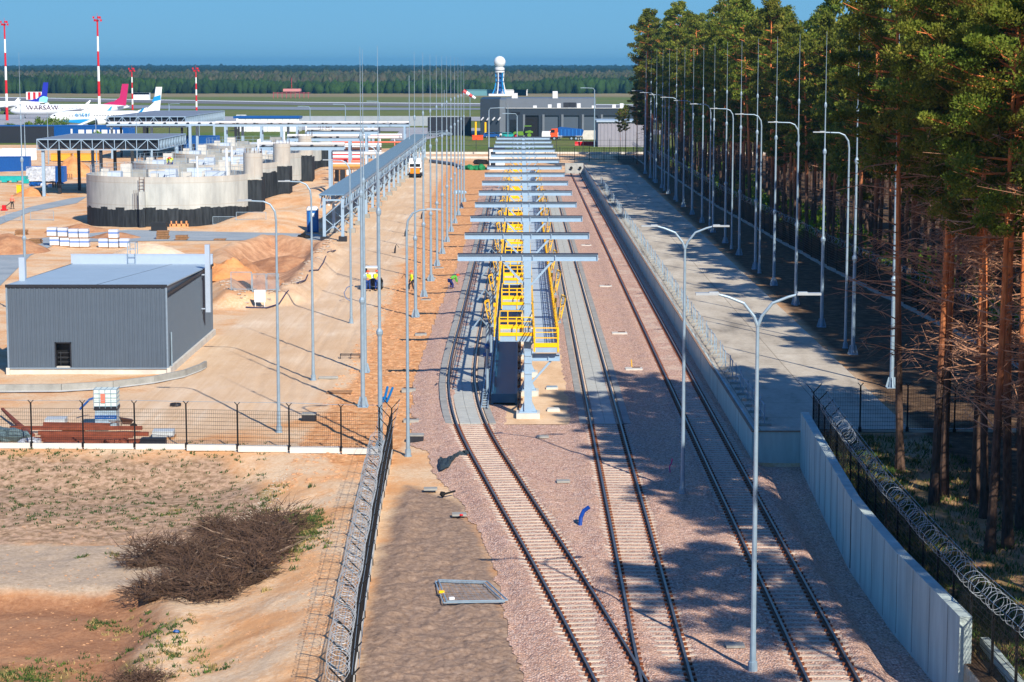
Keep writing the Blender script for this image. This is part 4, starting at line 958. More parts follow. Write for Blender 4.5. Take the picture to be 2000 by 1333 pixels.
# ---------------------------------------------------------------- sand heaps
def heap_mat(n,c1,c2,c3):
    t=NT(n); f=t.noise(3,6,rough=.7); g=t.noise(.5,4); c=t.ramp(g,[(.3,c1),(.5,c2),(.7,c3)]); c=t.mix(.35,c,t.ramp(f,[(.3,(80,70,60)),(.7,(230,220,210))]),'SOFT_LIGHT'); return t.out(c,t.bump(f,.8,.15))
hm1=heap_mat('pale sand heap',(214,184,152),(226,200,172),(236,214,190)); hm2=heap_mat('orange sand heap',(196,132,80),(212,150,98),(222,166,116)); hm3=heap_mat('brown earth heap',(150,108,80),(176,130,98),(196,152,116))
def heap(px,py,rx,ry,h,mat,lab,Y=None,jag=.5):
    x,y=G(px,py) ; N=40; a=np.linspace(-1,1,N); XX,YY=np.meshgrid(a,a); r=np.hypot(XX,YY); 
    hh=h*(np.clip(1-r,0,1)**.85)*(1+jag*fbm(XX*rx+px,YY*ry,rx*.5,int(px))) +h*.12*fbm(XX*rx+px,YY*ry,rx*.15,3)*(r<1); 
    X3=XX*rx; Y3=YY*ry; zz=zg(x,y); Z3=np.where(r<1.0,hh,-.3)-.05
    o,_=grid_obj('sand_heap',X3,Y3,Z3,mat,keep=r<1.03); o.location=(x,y,zz); tag(o,lab,'sand heap')
    return o
heap(290,498,4.2,4,1.5,hm1,'pale sand heap behind the roof of the clad shed')
heap(15,492,4.5,5,2.2,hm3,'brown sand heap at the left edge beside the timber offcuts')
heap(60,382,2.8,3.,1.3,hm2,'small orange sand heap in front of the teal tarpaulin')
heap(144,346,4.6,5.0,3.6,hm2,'large orange sand heap with a dark shaded side behind the foil covered container')
heap(405,438,3.2,3,1.4,hm3,'sand heap at the foot of the black coated tank wall')
heap(225,465,3.2,2.4,.8,hm3,'low earth hump left of the first tank base')
heap(160,452,4.5,2.4,.9,hm3,'low earth hump between the lane and the wrapped pallets')
heap(480,545,3.6,4.5,2.2,hm3,'ridge of excavated sand left of the sandy road',jag=1)
heap(440,560,2.8,3.,1.5,hm2,'crumbling orange spoil beside the wire enclosure',jag=1.2)
heap(560,505,5.5,5.,1.3,hm3,'broad mound of grey brown spoil in the excavation',jag=.8)
# ---------------------------------------------------------------- round concrete tanks
def tank_mat(name,zb,seed):
    t=NT(name); g=t.n.new('ShaderNodeSeparateXYZ'); t.l.new(t.tc,g.inputs[0])
    a=t.n.new('ShaderNodeMath'); a.operation='ARCTAN2'; t.l.new(g.outputs[1],a.inputs[0]); t.l.new(g.outputs[0],a.inputs[1]); ang=a.outputs[0]
    pn=t.math('FLOOR',t.math('MULTIPLY',ang,7.6)); wn=t.n.new('ShaderNodeTexWhiteNoise'); wn.noise_dimensions='1D'; t.l.new(t.math('ADD',pn,seed),wn.inputs['W'])
    st=t.math('FRACT',t.math('MULTIPLY',ang,15.2)); ln=t.math('LESS_THAN',st,.04)
    base=t.ramp(t.noise(.7,5,(1,1,.3)),[(.3,(156,160,160)),(.5,(178,182,180)),(.75,(194,198,196))]); base=t.mix(t.math('MULTIPLY',ln,.35),base,(150,140,124))
    zl=t.math('LESS_THAN',t.math('FRACT',t.math('MULTIPLY',g.outputs[2],.37)),.03); base=t.mix(t.math('MULTIPLY',zl,.5),base,(160,150,136))
    rim=t.n.new('ShaderNodeMapRange'); rim.inputs[1].default_value=5.2; rim.inputs[2].default_value=6.1; t.l.new(g.outputs[2],rim.inputs[0]); base=t.mix(t.math('MULTIPLY',rim.outputs[0],.15),base,(206,160,112))
    lim=t.math('ADD',zb,t.math('ADD',t.math('MULTIPLY',wn.outputs[0],.4),t.math('MULTIPLY',t.noise(.9,5),.5)))
    blk=t.ramp(t.noise(1.2,5,(3,3,.3)),[(.3,(26,30,34)),(.7,(58,64,70))]); c=t.mix(t.math('LESS_THAN',g.outputs[2],lim),base,blk); t.b.inputs['Roughness'].default_value=.75; return t.out(c,t.bump(t.noise(6,4),.3,.05))
TZ=[269,301.5,334.5,368.5]; tlab=['nearest','second','third','farthest']
for i,Y in enumerate(TZ):
    cx=-43.85; q=empty('round_tank',(cx,Y,0),0,f'{tlab[i]} round concrete storage tank with black coated base','tank','round concrete tanks')
    tm=tank_mat(f'tank wall {i}',1.9 if i==0 else [0,4.4,1.6,3.0][i],i*13.)
    m=MB(); m.lathe([(10.25,-1.2),(10.25,6.15),(9.9,6.15),(9.9,5.2)],72,cap=False); autosmooth(m.build('wall',tm,q),50)
    m=MB(); m.lathe([(9.88,5.2),(9.88,5.3)],48); m.build('top_slab',M('tank top slab',(160,168,174),.8,0,.15,.5),q)
    m=MB(); m.lathe([(1.2,5.4),(1.2,8.7)],28,(10.55,-1.0,0)); m.box(9.7,11.75,-2.2,1.2,-1.2,5.5); autosmooth(m.build('valve_tower',tank_mat(f'tower wall {i}',5.1,i*7+3.),q),50)
    m=MB(); 
    for a in np.arange(0,6.28,.5): m.bar((10.55+1.1*math.cos(a),-1+1.1*math.sin(a),8.7),(10.55+1.1*math.cos(a),-1+1.1*math.sin(a),9.25),.05)
    m.build('rebar',rust,q)
    if i==0:
        m=MB(); m.box(-2.0,-1.3,-10.9,-10.05,-1,4.45); m.build('buttress',tank_mat('buttress wall',1.9,5.),q)
        m=MB()
        for xx in (-2.6,-2.0):
            m.bar((xx+.65,-10.6,4.4),(xx+.65,-10.6,6.2),.07)
        for z in (4.7,5.1,5.5,5.9): m.bar((-1.95,-10.6,z),(-1.35,-10.6,z),.05)
        for xx in (-3.3,-3.05,-2.8): m.bar((xx+.65,-10.45,2.4),(xx+.65,-10.45,4.6),.05)
        m.build('rebar',rust,q)
    # rooftop blocks, formwork, rails
    random.seed(30+i); m=MB()
    for (bx,by,bw,bd,bh) in ((-3.9,-5.5,2.4,2.0,1.8),(-6.6,2.5,1.6,1.5,2.2),(4.6,-4,2.2,3.,1.5),(.6,3.5,2.4,2,2.2),(-8.3,-1.5,1.2,1.4,1.7),(5.8,3.2,1.6,1.6,2.5),(-1,-8.2,1.1,1,1.4),(2.6,-7.4,1.5,.8,1.6)):
        m=MB(); m.box(bx,bx+bw*.8,by,by+bd*.8,5.3,5.3+bh*.85); m.build('roof_block',concd if bw>2.3 else conc,q)
    m=MB()
    for (bx,by,bw,bh) in ((-1.4,-6.2,3.2,1.3),(5.2,-5.5,2.4,1.3),(.8,-8.4,1.3,1.7),(-7,-4,1.6,1.2),(2,1,3,1.4)): m.box(bx,bx+bw,by,by+1.6,5.3,5.3+bh)
    m.build('formwork_crate',M('pale blue formwork',(186,198,214),.6,0,.12,1.5),q)
    m=MB()
    for k in range(40):
        a=2*math.pi*k/40; x1,y1=9.75*math.cos(a),9.75*math.sin(a); m.bar((x1,y1,6.1),(x1,y1,7.2),.04)
        a2=2*math.pi*(k+1)/40
        for z in (6.65,7.2): m.bar((x1,y1,z),(9.75*math.cos(a2),9.75*math.sin(a2),z),.03)
    for k in range(0): a=0; r_=0; m.bar((r_*math.cos(a),r_*math.sin(a),5.3),(r_*math.cos(a)+random.uniform(-2,2),r_*math.sin(a)+random.uniform(-2,2),6.3),.06)
    m.build('edge_rail',galv,q)
    m=MB(); m.tube([(7.4,-2,5.3),(7.4,-2,9.3)],.16,8); m.tube([(3.3,1,5.3),(3.3,1,8.2)],.12,8); m.build('vent_pipe',white,q)
m=MB(); m.box(-.9,.9,-.4,.4,0,1.05); x,y,z=gz(311,452); o=m.build('black_block',blackm); o.location=(x,y,z); tag(o,'low black coated block standing before the first tank buttress','block')
# temporary fences around tank
def tfence(px0,px1,py,h,lab,mat=galv):
    a=G(px0,py);b=G(px1,py); z=zg(*a); m=MB(); m.bar((a[0],a[1],z+.1),(b[0],b[1],z+.1),.05); m.bar((a[0],a[1],z+h),(b[0],b[1],z+h),.05)
    m.bar((a[0],a[1],z),(a[0],a[1],z+h),.06); m.bar((b[0],b[1],z),(b[0],b[1],z+h),.06)
    o=empty('temporary_fence',(0,0,0),0,lab,'temporary fence'); m.build('frame',mat,o); m=MB()
    for u in np.arange(.05,1,.04): m.bar((a[0]+(b[0]-a[0])*u,a[1],z+.1),(a[0]+(b[0]-a[0])*u,a[1],z+h),.012)
    m.build('mesh',mat,o); return o
tfence(200,242,441,1.5,'white framed temporary fence panel before the black tank base'); tfence(416,460,445,1.0,'greenish temporary fence panel at the right foot of the first tank'); tfence(462,520,446,1.0,'temporary fence panel beside the sand heap right of the first tank')
tfence(452,492,597,1.5,'tilted temporary fence panel at the edge of the excavation'); tfence(494,520,597,1.5,'temporary fence panel with white notice board at the excavation'); tfence(522,545,594,1.4,'temporary fence panel touching the first road lamp'); tfence(60,105,432,1.2,'low site fence panel left of the red worker'); tfence(12,40,432,1.1,'small fence panel at the left lane edge')
m=MB(); x,y,z=gz(508,603); m.box(-.45,.45,-.03,.03,.5,1.5); m.box(-.4,-.35,-.02,.02,0,.5); m.box(.35,.4,-.02,.02,0,.5); o=m.build('notice_board',white); o.location=(x,y,z); tag(o,'white notice board standing at the excavation corner','notice board')
m=MB(); x,y,z=gz(350,446)
for xx in (-.9,-.3,.3,.9): m.box(xx-.07,xx+.07,-.3,.3,.1,.75)
m.box(-1.1,1.1,-.3,.3,0,.4); o=m.build('orange_formwork',M('orange plywood',(214,150,100),.7)); o.location=(x,y,z); tag(o,'orange plywood box form standing before the tank','formwork box')
# rubble bund around excavation (wire, cable)
rubm=M('grey rubble',(176,160,144),.9,0,.4,5,.6,10)
rub=MB(); random.seed(5)
path=[(655,490),(640,505),(610,535),(575,580),(520,600),(460,598),(445,570)]
for a,b in zip(path[:-1],path[1:]):
    for k in range(26):
        u=random.random(); x,y=G(a[0]+(b[0]-a[0])*u+random.uniform(-14,3),a[1]+(b[1]-a[1])*u+random.uniform(-5,3)); r_=random.uniform(.05,.17); rub.blob((x,y,zg(x,y)+r_*.3),(r_*1.5,r_,r_*.6),6,.3)
o=rub.build('rubble_strip',rubm); tag(o,'strip of broken grey rubble along the rim of the excavation','rubble',kind='stuff')
m=MB(); pts=[]
for px,py in ((662,487),(655,500),(640,512),(632,530),(622,545),(605,552),(597,565),(580,578),(560,592),(545,598),(520,604),(480,604)):
    x,y=G(px,py); pts.append((x,y,zg(x,y)+.08))
m.tube(pts,.06,5); o=m.build('ground_cable',M('violet black cable',(52,48,80),.6)); tag(o,'dark violet cable snaking along the excavation rim','cable')
# portable toilet
x,y,z=gz(614,452); q=empty('portable_toilet',(x-.1,y-1,z),.15,'blue portable toilet with white roof beside the pipe bridge legs','portable toilet')
m=MB(); m.box(-.58,.58,-.58,.58,0,2.0); m.build('cabin',bluem,q); m=MB(); m.box(-.62,.62,-.62,.62,2.0,2.08); m.add([(-.6,-.6,2.08),(.6,-.6,2.08),(.6,.6,2.08),(-.6,.6,2.08),(-.45,-.45,2.3),(.45,-.45,2.3),(.45,.45,2.3),(-.45,.45,2.3)],[(4,5,6,7),(0,1,5,4),(1,2,6,5),(2,3,7,6),(3,0,4,7)]); m.build('roof',white,q)
m=MB(); m.box(-.4,.4,-.61,-.58,.1,1.85); dd=m.build('door',M('lighter blue door',(30,110,180),.4),q); m=MB(); m.box(-.25,.15,-.63,-.61,1.4,1.75); m.build('sign',white,dd)
q.scale=(1.15,1.15,1.3)
junk('black_pipes',592,467,'bundle of black pipes lying before the portable toilet','pipe bundle',rubber,.9,5,9)
# ---------------------------------------------------------------- pipe bridge (long)
pb=empty('pipe_bridge',(0,0,0),0,'long blue grey lattice pipe bridge on many legs running beside the sandy road','pipe bridge')
XA,XB=-22.3,-19.75
m=MB(); m.box(XA-.2,XB+.1,239.2,452,5.15,5.22); dk=m.build('cover_deck',deckm,pb)
m=MB()
for x in (XA,XB): m.box(x-.1,x+.1,239.3,451,4.85,5.1); m.box(x-.08,x+.08,239.3,451,3.7,3.85)
for k,y in enumerate(np.arange(239.5,451,3.5)):
    for x in (XA,XB): m.bar((x,y,3.8),(x,y+1.75,4.9),.09); m.bar((x,y+1.75,4.9),(x,y+3.5,3.8),.09)
m.build('side_truss',bluesteel,pb)
m=MB()
for y in np.arange(241,451,1.4): m.box(XA-.2,XB+.12,y,y+.04,5.222,5.26)
m.build('deck_seam',M('deck seam',(84,108,128)),pb)['kind']='stuff'
for k in range(18):
    y=239.6+12.2*k
    for x in (XA+.4,XB-.1):
        m=MB(); m.box(x-.17,x+.17,y-.17,y+.17,.55,4.85); m.build('leg',bluesteel,pb)
        m=MB(); m.box(x-.45,x+.45,y-.45,y+.45,-.3,.55); m.build('footing',concd if k else darksteel,pb)
    m=MB(); m.bar((XA+.4,y,.9),(XB-.1,y,2.6),.08); m.bar((XB-.1,y,.9),(XA+.4,y,2.6),.08); m.bar((XA+.4,y,2.7),(XB-.1,y,4.5),.08); m.bar((XA+.2,y,4.6),(XB+.1,y,4.6),.2,.2)
    if k: m.bar((XB-.1,y-12.2+.3,4.6) if k%3==1 else (XB-.1,y-3,4.7),(XB-.1,y-.2,2.5),.1)
    m.build('cross_brace',bluesteel,pb)
m=MB(); m.tube([(-21.4,240,4.1),(-21.4,451,4.1)],.16,8); m.tube([(-20.7,240,4.15),(-20.7,451,4.15)],.12,8); m.build('pipe',offwhite,pb)
m=MB(); m.tube([(-21.,240,4.5),(-21.,451,4.5)],.08,6); m.build('pipe',bluem,pb)
# transverse racks (four) with legs
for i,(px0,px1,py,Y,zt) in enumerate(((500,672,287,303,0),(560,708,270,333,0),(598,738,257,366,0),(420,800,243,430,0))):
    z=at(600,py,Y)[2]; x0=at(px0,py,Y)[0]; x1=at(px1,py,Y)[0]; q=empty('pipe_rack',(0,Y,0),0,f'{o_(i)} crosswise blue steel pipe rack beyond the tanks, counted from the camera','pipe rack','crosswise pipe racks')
    m=MB(); m.box(x0,x1,-.12,.12,z-.5,z); m.box(x0,x1,2.0,2.2,z-.4,z); m.build('girder',bluesteel,q)
    m=MB()
    for x in np.arange(x0+1,x1,3.4): m.box(x-.15,x+.15,-.3,2.4,z+.07,z+.25)
    m.box(x0,x1,-.2,.2,z+.003,z+.08); m.build('pipe_shoe',darksteel,q)  # the long box is a plain dark strip along the girder top
    m=MB(); m.tube([(x0,1.,z+.35),(x1,1.,z+.35)],.22,8); m.build('pipe',offwhite,q); m=MB(); m.tube([(x0,1.9,z+.3),(x1,1.9,z+.3)],.1,6); m.build('pipe',red,q)
    xs_=[x1-2.0] if i<3 else np.linspace(x0+2,x1-1,6)
    for x in xs_:
        for yy in (0,2.1):
            m=MB(); m.box(x-.2,x+.2,yy-.2,yy+.2,-.5,z-.5); m.build('leg',bluesteel,q)
# bundle of white / pink pipes at right of tanks
for i,(py,Y,c) in enumerate(((264,440,offwhite),(266.5,432,red),(268.5,425,offwhite),(278,410,M('salmon pipe',(230,120,96),.5)),(283,395,offwhite),(287,388,offwhite),(291,380,rust),(295,372,offwhite),(300,362,offwhite),(303,355,red),(307,348,offwhite),(311,342,red),(316,335,M('salmon pipe',(230,120,96),.5)),(320,330,offwhite),(325,325,M('ochre timber',(200,150,80),.7)),(330,318,wood))):
    a=at(645,py,Y);b=at(785 if i<4 else 745 if i<9 else 705,py,Y); m=MB(); r_=.28 if i%2==0 else .14
    m.tube([(a[0],Y,a[2]),(b[0],Y,a[2])],r_,8); 
    for u in np.linspace(.1,.9,5): x=a[0]+(b[0]-a[0])*u; m.box(x-.08,x+.08,Y-.1,Y+.1,-.5,a[2]-r_)
    o=m.build('transfer_pipe',c); tag(o,f'{o_(i)} crosswise transfer pipe on stands between tanks and bridge, counted from the far side','pipe','crosswise transfer pipes')
for i,(px,py,Y) in enumerate(((650,300,362),(680,312,350),(665,305,335))):
    x=at(px,py,Y)[0]; m=MB(); m.lathe([(.9,0),(.9,3.8),(.3,4.4)],14); o=m.build('process_vessel',[darksteel,white,darksteel][i]); o.location=(x,Y,0); tag(o,['dark upright vessel among the crosswise pipes','white upright vessel among the crosswise pipes','nearest dark upright vessel behind the leftmost rack leg'][i],'vessel')
# truss canopies
def canopy(px0,px1,py,Y,dep,lab,legs,th=1.6):
    x0=at(px0,py,Y)[0];x1=at(px1,py,Y)[0];z=at(px0,py,Y)[2]; q=empty('truss_canopy',(0,Y,0),0,lab,'canopy')
    m=MB(); m.box(x0,x1,0,dep,z-.12,z); m.build('roof_deck',M('grey canopy deck',(120,128,140),.6,0,.1,.5),q)
    m=MB()
    for yy in (-.06,dep+.06):
        for zz in (z-.06,z-th): m.bar((x0,yy,zz),(x1,yy,zz),.14)
        n=int((x1-x0)/1.6)
        for k in range(n+1):
            x=x0+(x1-x0)*k/n; m.bar((x,yy,z-th),(x,yy,z-.06),.1)
            if k<n: m.bar((x,yy,z-th if k%2 else z-.06),(x+(x1-x0)/n,yy,z-.06 if k%2 else z-th),.09)
    for xx in (x0,x1):
        for zz in (z-.06,z-th): m.bar((xx,0,zz),(xx,dep,zz),.14)
        n=int(dep/1.3)
        for k in range(n+1): m.bar((xx,dep*k/n,z-th),(xx,dep*k/n,z-.06),.1)
        for k in range(n): m.bar((xx,dep*k/n,z-th if k%2 else z),(xx,dep*(k+1)/n,z if k%2 else z-th),.07)
    m.build('edge_truss',bluesteel,q)
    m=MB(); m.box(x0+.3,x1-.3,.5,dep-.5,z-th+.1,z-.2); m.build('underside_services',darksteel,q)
    for j,(px,yy) in enumerate(legs):
        x=at(px,py,Y)[0]; m=MB(); m.box(x-.22,x+.22,yy-.22,yy+.22,-.5,z-th); m.build('leg',bluesteel if j%3==0 else darksteel,q)
    return q
canopy(72,310,272,322,26,'nearest flat truss canopy on dark legs behind the first tank',[(82,.5),(92,8),(110,16),(118,24),(195,.5),(204,8),(220,16),(228,24),(300,.5),(316,14),(330,24)])
canopy(208,362,228,452,60,'farther flat truss canopy on dark columns before the airport apron',[(216,1),(222,8),(255,20),(276,3),(310,40),(352,2),(378,30),(405,50)],2.2)
q=empty('pipe_bridge',(0,0,0),0,'thin high pipe bridge crossing behind the canopies on tall columns','pipe bridge'); Y=448; z=at(300,243,Y)[2]; x0=at(208,243,Y)[0]; x1=at(800,243,Y)[0]
m=MB(); m.box(x0,x1,Y,Y+.3,z-.35,z); m.box(x0,x1,Y+3,Y+3.3,z-.35,z); m.box(x0,x1,Y+.3,Y+3,z-.2,z-.1); m.build('deck',bluesteel,q)
m=MB(); m.tube([(x0,Y+1.2,z+.2),(x1,Y+1.2,z+.2)],.3,8); m.build('pipe',offwhite,q)
m=MB()
for x in np.arange(x0,x1,2.4): m.box(x-.25,x+.25,Y+.3,Y+3,z+.0,z+.35)
m.build('pipe_shoe',darksteel,q)
for j,x in enumerate(np.arange(x0+8,x1,9.5)):
    m=MB(); m.box(x-.45,x+.1,Y-.25,Y+.3,-.5,z-.35); m.build('column',[darksteel,bluesteel][j%2],q); m=MB(); m.box(x+.6,x+1.1,Y+2.8,Y+3.3,-.5,z-.35); m.build('column',bluesteel,q)
# ---------------------------------------------------------------- containers, cabins, tarps on the left
def corrbox(m,w,d,h,z0=0,p=.28,dep=.05):
    corr(m,-w/2,w/2,z0,z0+h,'X',-d/2,-1,p,dep); corr(m,-d/2,d/2,z0,z0+h,'Y',w/2,1,p,dep); corr(m,-d/2,d/2,z0,z0+h,'Y',-w/2,-1,p,dep); corr(m,-w/2,w/2,z0,z0+h,'X',d/2,1,p,dep)
    m.add([(-w/2,-d/2,z0+h),(w/2,-d/2,z0+h),(w/2,d/2,z0+h),(-w/2,d/2,z0+h)],[(0,1,2,3)])
def container(px,py,w,d,h,mat,lab,rz=0,cat='container',name='shipping_container',door=True,z0=0):
    x,y=G(px,py); q=empty(name,(x,y,zg(x,y)),rz,lab,cat); m=MB(); corrbox(m,w,d,h,z0); m.build('body',mat,q)
    m=MB(); t=.12
    for sx in (-1,1):
        for sy in (-1,1): m.box(sx*w/2-t/2,sx*w/2+t/2,sy*d/2-t/2,sy*d/2+t/2,z0,z0+h+.04)
    for sy in (-1,1): m.box(-w/2,w/2,sy*d/2-.08,sy*d/2+.08,z0+h-.02,z0+h+.08)
    m.build('frame',mat,q); return q
container(0,336,11,2.5,2.7,bluem,'blue shipping container cut by the left picture edge',.1)
cc=container(92,355,6.1,3.,2.6,bluem,'blue shipping container half covered by crumpled grey foil',.05)
m=MB(); N=14
vs=[(-3.1+4.9*i/N,-1.62-.12*random.random()-(.35*(1-j/7)),.25+2.45*j/7+.08*random.random()) for j in range(8) for i in range(N+1)]
m.add(vs,[(j*(N+1)+i,j*(N+1)+i+1,(j+1)*(N+1)+i+1,(j+1)*(N+1)+i) for j in range(7) for i in range(N)]); m.build('foil_cover',tarp,None); 
o=bpy.data.objects['foil_cover']; o.location=cc.location; tag(o,'crumpled grey foil sheet draped over the front of the blue container','foil sheet')
o=junk('tarp_pile',12,335,'heap of shiny grey foil beside the blue container at the left edge','foil heap',tarp,2.2,8,11); 
m=MB(); x,y=G(20,358); 
for k in range(6): m.obox((k*.8-3.6,0,.45+.25*(k%2)),(.9,2.2,.5),rz=.03*k)
m.obox((-1.2,-.1,.9),(5.6,1.9,.5)); m.obox((1.6,-1.15,.35),(1.2,.08,.7)); o=m.build('teal_crates',teal); o.location=(x+1.2,y,0); tag(o,'row of stacked teal covered crates before the foil heap','crate stack')
o=junk('dark_scrap',68,352,'dark teal scrap between the teal crates and the container','scrap pile',M('dark teal scrap',(10,90,100),.5,0,.4,4),1.3,9,12)
o=junk('blue_sheet',72,364,'crumpled blue plastic sheet lying on the sand','plastic sheet',bluem,1.2,5,13); junk('blue_sheet',118,358,'smaller blue sheet lying before the container door','plastic sheet',bluem,.9,5,14); junk('white_sheet',92,366,'crumpled pale sheet beside the blue sheet','plastic sheet',offwhite,1.0,5,15)
x,y=G(37,282); container(36,284,9,2.5,2.6,M('white cabin wall',(226,226,230),.5,0,.03,1),'white site cabin with red frame and two small dark windows',0,'site cabin','site_cabin',z0=.6)
q=bpy.data.objects['site_cabin']; 
for ww in (-1.0,2.6): m=MB(); m.box(ww,ww+1.1,-1.36,-1.31,1.5,2.5); f=m.build('window_frame',red if False else white,q); m=MB(); m.box(ww+.15,ww+.95,-1.38,-1.361,1.6,2.4); m.build('window',glass,q)
m=MB(); 
for zz in (.6,3.15): m.box(-4.6,4.6,-1.42,-1.30,zz,zz+.14)
for xx in (-4.55,4.45): m.box(xx,xx+.14,-1.42,-1.30,.6,3.2)
m.build('red_trim',red,q); q.location=(*G(50,275),0)
bo=container(110,270,38,9,3.9,bluem,'long blue office building with small white windows behind the truss canopy',0,'site office','site_office'); Y=at(110,270,520)[1]; xx=at(112,260,560)[0]; bo.location=(xx,562,0); bo.rotation_euler=(0,0,-.0)
for k in range(6): m=MB(); m.box(6+2.0*k,7.5+2.0*k,-4.62,-4.56,1.2,3.0); m.build('window',offwhite,bo)
m=MB(); m.box(4.0,4.5,-4.62,-4.56,2,3.2); m.box(-6,-5,-4.62,-4.56,2,3); m.build('window',offwhite,bo); m=MB(); m.box(-8.2,-7.9,-4.7,-4.56,.2,3.6); m.build('door_strip',yellow,bo)
q=container(0,282,26,6,4,darksteel,'dark grey low building at the left edge beside the white cabin',0,'building','storage_building'); q.location=(at(-5,275,545)[0],548,0)
container(35,305,7.0,2.5,2.4,white,'plain white container standing on sand before the canopy legs',0); bpy.data.objects['shipping_container.002'].location=(at(35,300,445)[0],445,0)
for i,(px,py,w,h,Y,mt_,l) in enumerate(((386,268,9,4.2,470,bluem,'blue container behind the tank tops'),(430,272,5,3,455,bluem,'blue and yellow machine box behind the tank tops'),(410,278,3,3,440,offwhite,'white box cabin behind the second tank'),(446,268,3.5,2.6,462,offwhite,'small white cabin right of the blue machine box'))):
    q=container(px,py,w,4,h,mt_,l,0,'container'); q.location=(at(px,py,Y)[0],Y,0)
for i,(px,Y,w) in enumerate(((120,440,4),(165,440,4),(185,441,1.5))):
    x=at(px,290,Y)[0]; m=MB(); m.box(-w/2,w/2,-1,1,0,1.4); m.box(-w/2-.1,w/2+.1,-1.1,1.1,1.4,1.5); o=m.build('yellow_skip',[M('amber skip paint',(226,160,50),.5)]*1); o.location=(x,Y,.2); tag(o,['amber skip under the canopy, left','amber skip under the canopy, middle','small amber skip under the canopy, right'][i],'skip')
x,y,z=gz(38,381); m=MB(); m.box(-.35,.35,-.35,.35,0,1.35); m.box(-.4,.4,-.4,.4,1.35,1.45); o=m.build('yellow_bin',yellow); o.location=(x,y,z); tag(o,'small yellow bin beside the worker in red on the grey lane','bin')
x,y,z=gz(9,411); q=empty('plate_compactor',(x,y,z),0,'small red plate compactor machine at the left lane edge','compactor'); m=MB(); m.box(-.5,.4,-.3,.3,.05,.2); m.box(-.3,.2,-.25,.25,.2,.75); m.build('body',red,q); m=MB(); m.tube([(.2,-.2,.6),(.8,-.2,1.1),(.8,.2,1.1),(.2,.2,.6)],.03,5); m.build('handle',darksteel,q)
for i,(px,py,l) in enumerate(((110,370,'bundle of brown boards standing left of the tank path'),(134,352,'leaning dark plank beside the pale path'))):
    x,y,z=gz(px,py); m=MB()
    for k in range(4): m.obox((k*.35-.5,0,.5),(.22,.3,.9),rz=.1*k,rx=.15)
    o=m.build('board_bundle',wood); o.location=(x,y,z); tag(o,l,'boards')
# pallet-like frames on sand near masts
x,y=G(680,700); m=MB()
for yy in (-.3,.3): m.bar((-.5,yy,.25),(.9,yy,.25),.05)
for xx in (-.5,.2,.9): m.bar((xx,-.3,0),(xx,-.3,.3),.05); m.bar((xx,-.3,.28),(xx,.3,.28),.05)
o=m.build('steel_trestle',darksteel); o.location=(x,y,zg(x,y)); tag(o,'small dark steel trestle on the rough sand between the lamps','trestle')
x,y=G(663,768); m=MB(); 
for k in range(5): m.obox((0,k*.22-.4,.05),(1.5,.14,.04),rz=.1)
m.obox((-.5,0,.02),(.1,1.,.04),rz=.1); o=m.build('loose_pallet',wood); o.location=(x,y,zg(x,y)+.02); tag(o,'weathered loose pallet on the sand below the second road lamp','pallet')
x,y=G(641,741); m=MB(); m.tube([(-.6,0,.08),(.6,.1,.08)],.09,8); m.tube([(-.6,.2,.08),(.6,.3,.08)],.09,8); o=m.build('grey_pipes',concd); o.location=(x,y,zg(x,y)); tag(o,'two short grey pipes lying on the sand beside the second road lamp','pipes')
# blue pipes
x,y=G(748,790); q=MB(); q.tube([(0,0,.0),(.12,.6,.35),(.2,1.1,.75)],.075,8); q.tube([(.2,0,.0),(.36,.6,.35),(.5,1.1,.7)],.075,8); q.tube([(-.1,0,0),(-.02,.6,.2)],.06,8); o=q.build('blue_pipe_stubs',M('bright blue pipe',(16,100,160),.4)); o.location=(x,y,zg(x,y)); tag(o,'pair of blue plastic pipe ends sticking out of the sand beside the mast','pipes')
x,y=G(1133,1028,.1); q=MB(); q.tube([(0,0,0),(.03,.1,.35),(.15,.15,.62),(.38,.1,.8)],.09,10); o=q.build('blue_conduit',M('cobalt blue conduit',(6,62,150),.4)); o.location=(x,y,.1); tag(o,'bent cobalt blue conduit rising from the ballast between the tracks','conduit')
x,y=G(1309,925,.1); q=MB(); q.tube([(0,0,0),(-.03,.1,.3),(.06,.05,.5),(.1,.1,.7)],.03,6); o=q.build('pink_cable_end',M('magenta cable',(220,40,130),.5)); o.location=(x,y,.1); tag(o,'magenta cable ends poking from the ballast beside the farther double lamp','cable')
# black sheet beside curving track
m=MB(); pts=[(855,915),(862,895),(885,893),(905,885),(916,887),(905,898),(885,905),(868,908)]; P=[G(a,b,.1) for a,b in pts]; cxm=sum(p[0] for p in P)/8; cym=sum(p[1] for p in P)/8
vs=[(p[0],p[1],.12+.08*(i%2)) for i,p in enumerate(P)]+[((p[0]+cxm)/2,(p[1]+cym)/2,.34+.16*(i%3)) for i,p in enumerate(P)]+[(cxm,cym,.4)]
random.seed(66); NU,NV=16,6; vs=[]
for i in range(NU+1):
    u=i/NU; cx_=858+58*u; cy_=908-20*u+4*math.sin(u*7); hw=(9+4*math.sin(u*5+1))*(1-.55*u)+random.uniform(-1.5,1.5)
    for j in range(NV+1):
        v=j/NV*2-1; p=G(cx_+random.uniform(-1,1),cy_+v*hw+random.uniform(-1,1),.1); vs.append((p[0],p[1],.15+.22*(1-v*v)*random.random()+.04*random.random()))
m.add(vs,[(i*(NV+1)+j,(i+1)*(NV+1)+j,(i+1)*(NV+1)+j+1,i*(NV+1)+j+1) for i in range(NU) for j in range(NV)]); o=m.build('black_sheet',M('dark geotextile',(44,58,66),.8,0,.3,3,.5,5),smooth=False); tag(o,'crumpled dark geotextile sheet against the curving left track','sheet')
